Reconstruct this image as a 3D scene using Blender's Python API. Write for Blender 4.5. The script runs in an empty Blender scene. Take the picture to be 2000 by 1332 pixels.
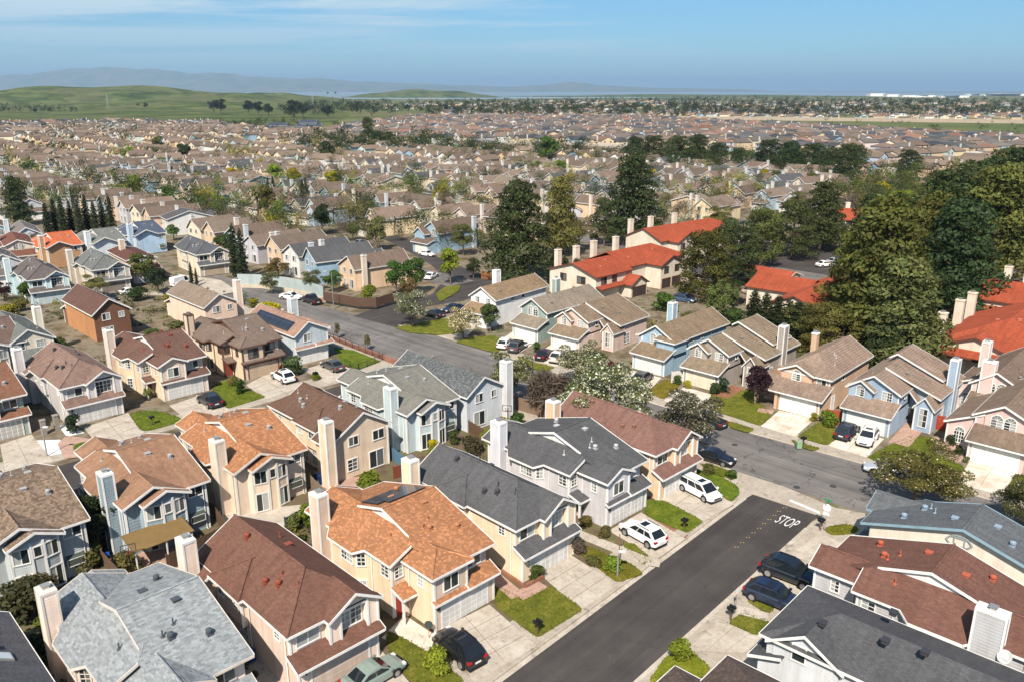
import bpy, math, random
import numpy as np
from math import sin, cos, radians, pi
random.seed(7)
RNG = np.random.default_rng(11)
SC = bpy.context.scene
COL = SC.collection

# ------------------------------------------------------------------ camera
F = 1600.0; HZ = 178.0; CH = 42.0
TH = math.atan((666 - HZ) / F); CT, ST = cos(TH), sin(TH)
cd = bpy.data.cameras.new('camera'); cam = bpy.data.objects.new('camera', cd); COL.objects.link(cam)
cd.sensor_width = 36.0; cd.lens = F / 2000 * 36.0; cd.clip_start = 1.0; cd.clip_end = 120000
cam.location = (0, 0, CH); cam.rotation_euler = (pi / 2 - TH, 0, 0)
SC.camera = cam

# ------------------------------------------------------------------ sky and sun
SUN_EL = radians(47); SUN_TO = (-0.22, -0.975)
wd = bpy.data.worlds.new('World'); SC.world = wd; wd.use_nodes = True
nt = wd.node_tree; nt.nodes.clear()
N = nt.nodes.new; LK = nt.links.new
sky = N('ShaderNodeTexSky'); sky.sky_type = 'NISHITA'; sky.sun_disc = False
sky.sun_elevation = SUN_EL; sky.sun_rotation = math.atan2(SUN_TO[0], SUN_TO[1])
sky.altitude = 50; sky.air_density = 1.0; sky.dust_density = 0.3; sky.ozone_density = 4.0
tc = N('ShaderNodeTexCoord'); sp = N('ShaderNodeSeparateXYZ'); LK(tc.outputs['Generated'], sp.inputs[0])
def wm(op, a, b=None, clamp=False):
    n = N('ShaderNodeMath'); n.operation = op; n.use_clamp = clamp
    for i, q in enumerate((a, b)):
        if q is None: continue
        if isinstance(q, (int, float)): n.inputs[i].default_value = q
        else: LK(q, n.inputs[i])
    return n.outputs[0]
zz = wm('ADD', wm('MAXIMUM', sp.outputs[2], 0.0), 0.07)
cx = wm('DIVIDE', sp.outputs[0], zz); cy = wm('DIVIDE', sp.outputs[1], zz)
cv = N('ShaderNodeCombineXYZ'); LK(wm('MULTIPLY', cx, 0.42), cv.inputs[0]); LK(wm('MULTIPLY', cy, 1.0), cv.inputs[1])
n1 = N('ShaderNodeTexNoise'); n1.inputs['Scale'].default_value = 0.55; n1.inputs['Detail'].default_value = 9; n1.inputs['Roughness'].default_value = 0.62
n1.inputs['Distortion'].default_value = 0.5
LK(cv.outputs[0], n1.inputs['Vector'])
n2 = N('ShaderNodeTexNoise'); n2.inputs['Scale'].default_value = 0.16; n2.inputs['Detail'].default_value = 2
LK(cv.outputs[0], n2.inputs['Vector'])
# the thin cloud bank lies to the left of the view
west = wm('MULTIPLY', wm('SUBTRACT', 0.12, wm('DIVIDE', sp.outputs[0], wm('ADD', wm('ABSOLUTE', sp.outputs[1]), 0.3))), 0.5)
cl = wm('ADD', wm('ADD', wm('MULTIPLY', n1.outputs[0], 1.5), wm('MULTIPLY', n2.outputs[0], 0.9)), wm('MINIMUM', wm('MAXIMUM', west, -0.3), 0.26))
cl = wm('MULTIPLY', wm('SUBTRACT', cl, 1.25), 5.0, True)
elev = wm('MULTIPLY', wm('SUBTRACT', sp.outputs[2], 0.015), 14.0, True)
cl = wm('MULTIPLY', wm('MULTIPLY', cl, elev), 1.0)
mx = N('ShaderNodeMix'); mx.data_type = 'RGBA'
LK(cl, mx.inputs[0]); LK(sky.outputs[0], mx.inputs[6]); mx.inputs[7].default_value = (10.5, 8.6, 7.9, 1)
bg = N('ShaderNodeBackground'); bg.inputs[1].default_value = 0.054
tn = N('ShaderNodeMix'); tn.data_type = 'RGBA'; tn.blend_type = 'MULTIPLY'; tn.inputs[0].default_value = 1; LK(mx.outputs[2], tn.inputs[6]); tn.inputs[7].default_value = (0.62, 0.95, 1.16, 1)   # clear deep blue of the day
LK(tn.outputs[2], bg.inputs[0])
wo = N('ShaderNodeOutputWorld'); LK(bg.outputs[0], wo.inputs[0])
sl = bpy.data.lights.new('sun', 'SUN'); sl.energy = 4.4; sl.angle = radians(0.53); sl.color = (1.0, 0.91, 0.79)
so = bpy.data.objects.new('sun', sl); COL.objects.link(so)
_h = math.hypot(*SUN_TO)
from mathutils import Vector, Matrix
tosun = Vector((SUN_TO[0] / _h * cos(SUN_EL), SUN_TO[1] / _h * cos(SUN_EL), sin(SUN_EL)))
so.rotation_euler = (-tosun).to_track_quat('-Z', 'Y').to_euler(); so.location = (0, -60, 300)
vs = SC.view_settings
vs.view_transform = 'Standard'; vs.look = 'None'; vs.gamma = 1; vs.use_curve_mapping = False; vs.exposure = 0.9
SC.render.engine = 'CYCLES'
SC.cycles.max_bounces = 6; SC.cycles.diffuse_bounces = 3; SC.cycles.volume_bounces = 0; SC.cycles.transparent_max_bounces = 8

# ------------------------------------------------------------------ measuring: where a point seen in the photograph stands
def G(u, v, z=0.0):
    x = (u - 1000) / F; y = (666 - v) / F
    dz = -ST + y * CT; t = (z - CH) / dz
    return (x * t, (CT + y * ST) * t)
def PX(x, y, z=0.0):
    zc = z - CH; f = y * CT - zc * ST
    if f < 1: return (-9999, -9999)
    return (1000 + F * x / f, 666 - F * (y * ST + zc * CT) / f)
def lin(c): return c / 12.92 if c <= 0.04045 else ((c + 0.055) / 1.055) ** 2.4
def rgb(r, g, b, k=0.72): return (lin(r / 255) * k, lin(g / 255) * k, lin(b / 255) * k, 1.0)

# ------------------------------------------------------------------ materials
MAT = {}
class NM:
    def __init__(s, name):
        m = bpy.data.materials.new(name); m.use_nodes = True; s.m = m; s.t = m.node_tree
        s.b = s.t.nodes['Principled BSDF']; MAT[name] = m
    def n(s, t, **k):
        x = s.t.nodes.new(t)
        for a, b in k.items(): setattr(x, a, b)
        return x
    def l(s, a, b): s.t.links.new(a, b)
    def noise(s, scale, detail=4, rough=0.55, vec=None, dist=0.0):
        n = s.n('ShaderNodeTexNoise'); n.inputs['Scale'].default_value = scale; n.inputs['Detail'].default_value = detail
        n.inputs['Roughness'].default_value = rough; n.inputs['Distortion'].default_value = dist
        if vec is not None: s.l(vec, n.inputs['Vector'])
        return n.outputs[0]
    def ramp(s, fac, stops):
        r = s.n('ShaderNodeValToRGB'); s.l(fac, r.inputs[0]); e = r.color_ramp.elements
        while len(e) < len(stops): e.new(0.5)
        for q, (p, c) in zip(e, stops):
            q.position = p; q.color = c if len(c) == 4 else (*c, 1)
        return r.outputs[0]
    def mul(s, a, b, f=1.0):
        m = s.n('ShaderNodeMix', data_type='RGBA', blend_type='MULTIPLY'); m.inputs[0].default_value = f
        for i, q in ((6, a), (7, b)):
            if isinstance(q, tuple): m.inputs[i].default_value = q
            else: s.l(q, m.inputs[i])
        return m.outputs[2]
    def mix(s, f, a, b):
        m = s.n('ShaderNodeMix', data_type='RGBA')
        if isinstance(f, (int, float)): m.inputs[0].default_value = f
        else: s.l(f, m.inputs[0])
        for i, q in ((6, a), (7, b)):
            if isinstance(q, tuple): m.inputs[i].default_value = q
            else: s.l(q, m.inputs[i])
        return m.outputs[2]
    def oi(s): return s.n('ShaderNodeObjectInfo')
    def uv(s): return s.n('ShaderNodeUVMap').outputs[0]
    def pos(s): return s.n('ShaderNodeNewGeometry').outputs['Position']
    def col(s, c): s.l(c, s.b.inputs['Base Color']) if not isinstance(c, tuple) else setattr(s.b.inputs['Base Color'], 'default_value', c)
    def rough(s, r, spec=0.3): s.b.inputs['Roughness'].default_value = r; s.b.inputs['Specular IOR Level'].default_value = spec
    def bump(s, h, st=0.3, d=0.02):
        b = s.n('ShaderNodeBump'); b.inputs['Strength'].default_value = st; b.inputs['Distance'].default_value = d
        s.l(h, b.inputs['Height']); s.l(b.outputs[0], s.b.inputs['Normal'])
def g3(v): return (v, v, v, 1)

def roofmat(name, bw, bh, lo, hi, bias, mort, big=0.25, bst=0.5, st_=0.5):
    k = NM(name); uv = k.uv()
    br = k.n('ShaderNodeTexBrick'); k.l(uv, br.inputs['Vector'])
    br.offset = st_; br.inputs['Scale'].default_value = 1; br.inputs['Brick Width'].default_value = bw; br.inputs['Row Height'].default_value = bh
    br.inputs['Mortar Size'].default_value = 0.012; br.inputs['Mortar Smooth'].default_value = 0.3; br.inputs['Bias'].default_value = bias
    br.inputs['Color1'].default_value = g3(lo); br.inputs['Color2'].default_value = g3(hi); br.inputs['Mortar'].default_value = g3(mort)
    c = k.mul(k.oi().outputs['Color'], br.outputs['Color'])
    w = k.ramp(k.noise(0.35, 6, 0.65, k.pos()), [(0.3, g3(1 - big)), (0.7, g3(1 + big * 0.6))])
    c = k.mul(c, w)
    f = k.ramp(k.noise(9, 3, 0.7, uv), [(0.25, g3(0.8)), (0.75, g3(1.18))]); c = k.mul(c, f)
    ms = k.n('ShaderNodeMapping'); ms.inputs['Scale'].default_value = (1.6, .16, 1); k.l(uv, ms.inputs[0]); c = k.mul(c, k.ramp(k.noise(1.0, 5, 0.65, ms.outputs[0]), [(0.3, g3(0.8)), (0.7, g3(1.12))]))
    k.col(c); k.rough(0.9, 0.12); k.bump(br.outputs['Fac'], bst, 0.02)
roofmat('shingle', 0.3, 0.15, 0.82, 1.12, 0.0, 0.82, 0.1)
roofmat('shingle_flecked', 0.26, 0.17, 0.8, 1.75, -0.45, 0.8, 0.08)
roofmat('shingle_dashed', 0.34, 0.17, 0.6, 1.12, 0.15, 0.9, 0.06)
roofmat('shingle_rough', 0.22, 0.24, 0.6, 1.35, -0.05, 0.55, 0.12)
roofmat('concrete_tile', 0.3, 0.36, 0.86, 1.12, 0.0, 0.72, 0.2, 0.4)
roofmat('clay_tile', 0.3, 0.4, 0.88, 1.1, 0.0, 0.75, 0.16, 0.5, 0.0)

k = NM('paint'); w = k.ramp(k.noise(0.5, 5, 0.6, k.pos()), [(0.3, g3(0.86)), (0.7, g3(1.05))])
ms = k.n('ShaderNodeMapping'); ms.inputs['Scale'].default_value = (1.5, 1.5, .12); k.l(k.pos(), ms.inputs[0]); w = k.mul(w, k.ramp(k.noise(1.0, 5, 0.7, ms.outputs[0]), [(0.28, (.8, .78, .75, 1)), (0.55, g3(1.0))]))
k.col(k.mul(k.oi().outputs['Color'], w)); k.rough(0.65, 0.25)
k = NM('stucco'); p = k.pos(); w = k.ramp(k.noise(0.4, 6, 0.65, p), [(0.3, g3(0.84)), (0.7, g3(1.05))])
ms = k.n('ShaderNodeMapping'); ms.inputs['Scale'].default_value = (1.3, 1.3, .12); k.l(p, ms.inputs[0]); w = k.mul(w, k.ramp(k.noise(1.0, 5, 0.7, ms.outputs[0]), [(0.28, (.82, .79, .75, 1)), (0.55, g3(1.0))]))
k.col(k.mul(k.oi().outputs['Color'], w)); k.rough(0.9, 0.15); k.bump(k.noise(14, 3, 0.6, p), 0.25, 0.02)
k = NM('plain'); k.col(k.oi().outputs['Color']); k.rough(0.5, 0.3)
k = NM('matte'); k.col(k.oi().outputs['Color']); k.rough(0.9, 0.1)
k = NM('metal'); k.col(k.oi().outputs['Color']); k.rough(0.4, 0.5); k.b.inputs['Metallic'].default_value = 0.7
k = NM('glass'); k.col(k.oi().outputs['Color']); k.rough(0.06, 0.6); k.bump(k.noise(0.8, 2, 0.5, k.pos()), 0.06, 0.05)
k = NM('solar'); u = k.uv(); br = k.n('ShaderNodeTexBrick'); k.l(u, br.inputs['Vector']); br.offset = 0
br.inputs['Scale'].default_value = 1; br.inputs['Brick Width'].default_value = 1.0; br.inputs['Row Height'].default_value = 1.65; br.inputs['Mortar Size'].default_value = 0.03
for nm, v in (('Color1', (0.012, 0.016, 0.03, 1)), ('Color2', (0.016, 0.02, 0.036, 1)), ('Mortar', (0.05, 0.055, 0.06, 1))): br.inputs[nm].default_value = v
k.col(br.outputs['Color']); k.rough(0.12, 0.5)
k = NM('car_paint'); k.col(k.oi().outputs['Color']); k.rough(0.28, 0.5); k.b.inputs['Coat Weight'].default_value = 0.6; k.b.inputs['Coat Roughness'].default_value = 0.05
k = NM('rubber'); k.col((0.018, 0.018, 0.019, 1)); k.rough(0.8, 0.2)

def streaks(k, ang, p):
    mp = k.n('ShaderNodeMapping', vector_type='TEXTURE'); mp.inputs['Rotation'].default_value = (0, 0, radians(ang)); mp.inputs['Scale'].default_value = (50, 1.1, 1)
    k.l(p, mp.inputs[0]); return k.noise(1.0, 4, 0.6, mp.outputs[0])
k = NM('asphalt_new'); p = k.pos()
c = k.mix(k.ramp(k.noise(0.16, 5, 0.6, p), [(0.35, g3(0)), (0.7, g3(1))]), (0.041, 0.036, 0.0345, 1), (0.065, 0.057, 0.0545, 1))
c = k.mul(c, k.ramp(k.noise(18, 4, 0.75, p), [(0.3, g3(0.75)), (0.7, g3(1.3))])); c = k.mul(c, k.ramp(streaks(k, 47.7, p), [(0.3, g3(0.8)), (0.7, g3(1.25))]))
c = k.mul(c, k.ramp(k.noise(0.9, 7, 0.75, p, 1.0), [(0.62, g3(1.0)), (0.72, g3(1.35))])); c = k.mul(c, k.ramp(k.noise(0.55, 6, 0.7, p, .5), [(0.3, g3(0.7)), (0.4, g3(1.0))]))
k.col(c); k.rough(0.85, 0.2); k.bump(k.noise(30, 3, 0.7, p), 0.2, 0.01)
k = NM('asphalt_old'); p = k.pos()
c = k.mix(k.ramp(k.noise(0.12, 6, 0.62, p), [(0.35, g3(0)), (0.7, g3(1))]), (0.112, 0.103, 0.098, 1), (0.178, 0.163, 0.155, 1))
c = k.mul(c, k.ramp(streaks(k, -43, p), [(0.3, g3(0.72)), (0.7, g3(1.22))])); c = k.mul(c, k.ramp(k.noise(12, 4, 0.75, p), [(0.3, g3(0.84)), (0.7, g3(1.18))]))
vo = k.n('ShaderNodeTexVoronoi', feature='DISTANCE_TO_EDGE'); vo.inputs['Scale'].default_value = .16; wp = k.n('ShaderNodeVectorMath', operation='ADD'); ns = k.n('ShaderNodeTexNoise'); ns.inputs['Scale'].default_value = .7; ns.inputs['Detail'].default_value = 5; k.l(p, ns.inputs['Vector']); sc_ = k.n('ShaderNodeVectorMath', operation='SCALE'); sc_.inputs['Scale'].default_value = 3.0; k.l(ns.outputs['Color'], sc_.inputs[0]); k.l(p, wp.inputs[0]); k.l(sc_.outputs[0], wp.inputs[1]); k.l(wp.outputs[0], vo.inputs['Vector'])
c = k.mul(c, k.ramp(vo.outputs['Distance'], [(0.004, g3(0.5)), (0.011, g3(1.0))]))
k.col(c); k.rough(0.88, 0.2); k.bump(k.noise(25, 3, 0.7, p), 0.2, 0.01)
def concrete(name, a, b, joint=None):
    k = NM(name); p = k.pos()
    c = k.mix(k.ramp(k.noise(0.45, 7, 0.68, p), [(0.3, g3(0)), (0.72, g3(1))]), a, b)
    c = k.mul(c, k.ramp(k.noise(2.6, 6, 0.7, p, 0.6), [(0.28, g3(0.72)), (0.55, g3(1.0))]))
    c = k.mul(c, k.ramp(k.noise(16, 3, 0.7, p), [(0.3, g3(0.9)), (0.7, g3(1.1))]))
    c = k.mul(c, k.ramp(k.noise(0.8, 5, 0.6, p, 1.2), [(0.3, g3(0.62)), (0.4, g3(1.0))]))
    k.col(c); k.rough(0.9, 0.15); k.bump(k.noise(20, 3, 0.6, p), 0.15, 0.01)
concrete('pavement', (0.3, 0.255, 0.205, 1), (0.42, 0.37, 0.31, 1))
concrete('drive', (0.34, 0.29, 0.235, 1), (0.5, 0.45, 0.385, 1))
concrete('drive_pale', (0.46, 0.40, 0.32, 1), (0.66, 0.61, 0.54, 1))
k = NM('drive_rust'); p = k.pos()
c = k.mix(k.ramp(k.noise(0.45, 7, 0.68, p), [(0.3, g3(0)), (0.72, g3(1))]), (0.46, 0.40, 0.32, 1), (0.66, 0.61, 0.54, 1))
c = k.mix(k.ramp(k.noise(0.33, 6, 0.7, p, 0.8), [(0.5, g3(0)), (0.68, g3(.75))]), c, (0.36, 0.23, 0.12, 1))
c = k.mul(c, k.ramp(k.noise(16, 3, 0.7, p), [(0.3, g3(0.9)), (0.7, g3(1.1))])); k.col(c); k.rough(0.9, 0.15)
concrete('brickwork', (0.2, 0.08, 0.05, 1), (0.3, 0.15, 0.1, 1))
concrete('pavers', (0.33, 0.2, 0.15, 1), (0.45, 0.31, 0.25, 1))
concrete('gravel_white', (0.62, 0.62, 0.62, 1), (0.8, 0.8, 0.8, 1))
k = NM('soil'); p = k.pos()
c = k.ramp(k.noise(0.5, 8, 0.68, p), [(0.3, (0.06, 0.045, 0.03, 1)), (0.48, (0.13, 0.095, 0.062, 1)), (0.58, (0.1, 0.1, 0.04, 1)), (0.72, (0.22, 0.17, 0.115, 1))])
k.col(c); k.rough(0.95, 0.1); k.bump(k.noise(6, 5, 0.7, p), 0.5, 0.05)
k = NM('yard'); p = k.pos()
c = k.ramp(k.noise(0.22, 7, 0.65, p), [(0.32, (0.05, 0.055, 0.025, 1)), (0.45, (0.13, 0.1, 0.065, 1)), (0.55, (0.2, 0.165, 0.125, 1)), (0.64, (0.07, 0.085, 0.028, 1)), (0.75, (0.25, 0.22, 0.18, 1))])
k.col(c); k.rough(0.95, 0.1)
k = NM('lawn'); p = k.pos()
c = k.ramp(k.noise(0.7, 8, 0.7, p), [(0.28, (0.055, 0.075, 0.01, 1)), (0.5, (0.115, 0.125, 0.016, 1)), (0.64, (0.165, 0.155, 0.028, 1)), (0.78, (0.22, 0.17, 0.05, 1))])
c = k.mul(c, k.ramp(k.noise(22, 4, 0.8, p), [(0.28, g3(0.5)), (0.72, g3(1.5))])); c = k.mul(c, k.ramp(k.noise(3.2, 5, 0.7, p), [(0.3, g3(0.72)), (0.7, g3(1.22))])); c = k.mul(c, k.oi().outputs['Color'])
k.col(c); k.rough(0.95, 0.1); k.bump(k.noise(30, 4, 0.8, p), 0.8, 0.06)
k = NM('field'); p = k.pos()
c = k.ramp(k.noise(0.006, 8, 0.62, p), [(0.3, (0.05, 0.085, 0.018, 1)), (0.45, (0.085, 0.125, 0.024, 1)), (0.58, (0.13, 0.145, 0.045, 1)), (0.7, (0.075, 0.1, 0.028, 1))])
c = k.mul(c, k.ramp(k.noise(0.05, 6, 0.7, p), [(0.3, g3(0.65)), (0.7, g3(1.2))])); c = k.mul(c, k.ramp(k.noise(0.012, 5, 0.7, p), [(0.42, (.62, .56, .8, 1)), (0.58, (.9, .86, .95, 1))])); k.col(c); k.rough(0.95, 0.1)
k = NM('terrain'); p = k.pos()
c = k.ramp(k.noise(0.0016, 9, 0.62, p), [(0.3, (0.05, 0.075, 0.022, 1)), (0.45, (0.1, 0.115, 0.04, 1)), (0.6, (0.16, 0.14, 0.075, 1)), (0.75, (0.07, 0.09, 0.03, 1))])
c = k.mul(c, k.ramp(k.noise(0.03, 6, 0.7, p), [(0.3, g3(0.7)), (0.7, g3(1.2))])); k.col(c); k.rough(0.95, 0.1)
k = NM('water'); k.col((0.2, 0.25, 0.28, 1)); k.rough(0.3, 0.5)
k = NM('wood'); p = k.pos(); u = k.uv()
c = k.mul(k.oi().outputs['Color'], k.ramp(k.noise(5, 5, 0.7, u), [(0.25, g3(0.6)), (0.75, g3(1.3))])); k.col(c); k.rough(0.9, 0.1)
def leafmat(name):
    k = NM(name); at = k.n('ShaderNodeAttribute', attribute_name='tint')
    c = k.mul(k.oi().outputs['Color'], at.outputs['Color'])
    h = k.n('ShaderNodeHueSaturation'); k.l(c, h.inputs['Color'])
    r = k.n('ShaderNodeMapRange'); k.l(k.oi().outputs['Random'], r.inputs[0]); r.inputs[3].default_value = 0.75; r.inputs[4].default_value = 1.25
    k.l(r.outputs[0], h.inputs['Value']); k.col(h.outputs[0]); k.rough(0.6, 0.2)
    tr = k.n('ShaderNodeBsdfTranslucent'); k.l(h.outputs[0], tr.inputs[0]); ms = k.n('ShaderNodeMixShader'); ms.inputs[0].default_value = 0.3
    out = k.t.nodes['Material Output']; k.l(k.b.outputs[0], ms.inputs[1]); k.l(tr.outputs[0], ms.inputs[2]); k.l(ms.outputs[0], out.inputs[0])
leafmat('leaf')
k = NM('bark'); k.col(k.mul(k.oi().outputs['Color'], k.ramp(k.noise(6, 4, 0.7, k.pos()), [(0.3, g3(0.6)), (0.7, g3(1.2))]))); k.rough(0.95, 0.1)
k = NM('tinted'); at = k.n('ShaderNodeAttribute', attribute_name='tint'); k.col(at.outputs['Color']); k.rough(0.9, 0.1)

# ------------------------------------------------------------------ mesh tools
class MB:
    def __init__(s): s.v = []; s.f = []; s.uv = []
    def face(s, pts, uv=None):
        i = len(s.v); s.v += [tuple(p) for p in pts]; s.f.append(tuple(range(i, i + len(pts))))
        s.uv.append(uv if uv else [(p[0] + p[1], p[2]) for p in pts])
    def box(s, x0, x1, y0, y1, z0, z1):
        a = [(x0, y0), (x1, y0), (x1, y1), (x0, y1)]; s.prism(a, z0, z1)
    def prism(s, poly, z0, z1, top=True, bot=True):
        n = len(poly); A = sum(poly[i][0] * poly[(i + 1) % n][1] - poly[(i + 1) % n][0] * poly[i][1] for i in range(n))
        if A < 0: poly = poly[::-1]
        if top: s.face([(x, y, z1) for x, y in poly], [(x, y) for x, y in poly])
        if bot: s.face([(x, y, z0) for x, y in poly[::-1]])
        d = 0
        for i in range(n):
            a, b = poly[i], poly[(i + 1) % n]; L = math.hypot(b[0] - a[0], b[1] - a[1])
            s.face([(*a, z0), (*b, z0), (*b, z1), (*a, z1)], [(d, z0), (d + L, z0), (d + L, z1), (d, z1)]); d += L
    def obox(s, o, t, n, a0, a1, b0, b1, z0, z1):
        P_ = lambda a, b: (o[0] + t[0] * a + n[0] * b, o[1] + t[1] * a + n[1] * b)
        s.prism([P_(a0, b0), P_(a1, b0), P_(a1, b1), P_(a0, b1)], z0, z1)
    def tube(s, path, rad, seg=6, cap=True):
        rings = []
        for i, p in enumerate(path):
            p = Vector(p); d = (Vector(path[min(i + 1, len(path) - 1)]) - Vector(path[max(i - 1, 0)])).normalized()
            a = d.orthogonal().normalized(); b = d.cross(a); r = rad[i] if isinstance(rad, (list, tuple)) else rad
            rings.append([tuple(p + (a * cos(2 * pi * j / seg) + b * sin(2 * pi * j / seg)) * r) for j in range(seg)])
        for i in range(len(rings) - 1):
            for j in range(seg):
                s.face([rings[i][j], rings[i][(j + 1) % seg], rings[i + 1][(j + 1) % seg], rings[i + 1][j]])
        if cap: s.face(rings[0][::-1]); s.face(rings[-1])
    def lathe(s, prof, o=(0, 0, 0), seg=10, axis='z'):
        R_ = []
        for r, h in prof:
            ring = []
            for j in range(seg):
                a = 2 * pi * j / seg; c_, s_ = r * cos(a), r * sin(a)
                ring.append((o[0] + c_, o[1] + s_, o[2] + h) if axis == 'z' else (o[0] + c_, o[1] + h, o[2] + s_))
            R_.append(ring)
        for i in range(len(R_) - 1):
            for j in range(seg):
                q = [R_[i][j], R_[i][(j + 1) % seg], R_[i + 1][(j + 1) % seg], R_[i + 1][j]]
                s.face(q if axis == 'z' else q[::-1])
        s.face(R_[0][::-1] if axis == 'z' else R_[0]); s.face(R_[-1] if axis == 'z' else R_[-1][::-1])
    def mesh(s, name, fn=None, flip=False, smooth=False):
        me = bpy.data.meshes.new(name)
        v = [fn(p) for p in s.v] if fn else s.v
        f = [q[::-1] for q in s.f] if flip else s.f
        me.from_pydata(v, [], f)
        ul = me.uv_layers.new(name='UVMap'); flat = []
        for q in s.uv:
            for a in (q[::-1] if flip else q): flat += [a[0], a[1]]
        ul.data.foreach_set('uv', flat)
        if smooth: me.shade_smooth()
        return me
WHITE = (0.72, 0.71, 0.69, 1)
def link(name, data, mat=None, color=(1, 1, 1, 1), parent=None):
    o = bpy.data.objects.new(name, data); COL.objects.link(o)
    if mat and data is not None and not data.materials: data.materials.append(MAT[mat])
    o.color = color
    if parent: o.parent = parent
    return o
def tag(o, label=None, cat=None, group=None, kind=None):
    for a, b in (('label', label), ('category', cat), ('group', group), ('kind', kind)):
        if b: o[a] = b
    return o
def empty(name, x, y, z=0, rot=0, **k):
    o = bpy.data.objects.new(name, None); COL.objects.link(o); o.location = (x, y, z); o.rotation_euler = (0, 0, rot); o.empty_display_size = 0.5
    return tag(o, **k)
LAST = []
def copy_tree(o, parent=None):
    c = o.copy(); COL.objects.link(c)
    if parent is None: LAST.clear()
    else: c.parent = parent; LAST.append(c)
    for ch in kids(o): copy_tree(ch, c)
    return c
KIDS = {}
def kids(o):
    if o.name not in KIDS: KIDS[o.name] = list(o.children)
    return KIDS[o.name]
def clip(poly, fn, lo, hi):
    for sgn, lim in ((1, lo), (-1, hi)):
        out = []
        for i in range(len(poly)):
            a, b = poly[i], poly[(i + 1) % len(poly)]; da, db = sgn * (fn(a) - lim), sgn * (fn(b) - lim)
            if da >= -1e-9: out.append(a)
            if (da > 1e-9 and db < -1e-9) or (da < -1e-9 and db > 1e-9):
                t = da / (da - db); out.append(tuple(a[k] + (b[k] - a[k]) * t for k in range(3)))
        poly = out
        if len(poly) < 3: return []
    return poly
def normal(p):
    n = Vector((0, 0, 0))
    for i in range(len(p)):
        a, b = p[i], p[(i + 1) % len(p)]
        n += Vector(((a[1] - b[1]) * (a[2] + b[2]), (a[2] - b[2]) * (a[0] + b[0]), (a[0] - b[0]) * (a[1] + b[1])))
    return n.normalized() if n.length > 1e-9 else Vector((0, 0, 1))

def islands(mb):
    # separate a mesh into its connected pieces
    par = {}
    def find(a):
        while par[a] != a: par[a] = par[par[a]]; a = par[a]
        return a
    key = [tuple(round(c, 3) for c in v) for v in mb.v]
    for k_ in key: par.setdefault(k_, k_)
    for f in mb.f:
        r = find(key[f[0]])
        for i in f[1:]: par[find(key[i])] = r
    out = {}
    for f, u in zip(mb.f, mb.uv):
        q = out.setdefault(find(key[f[0]]), MB()); q.face([mb.v[i] for i in f], u)
    return list(out.values())

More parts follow.
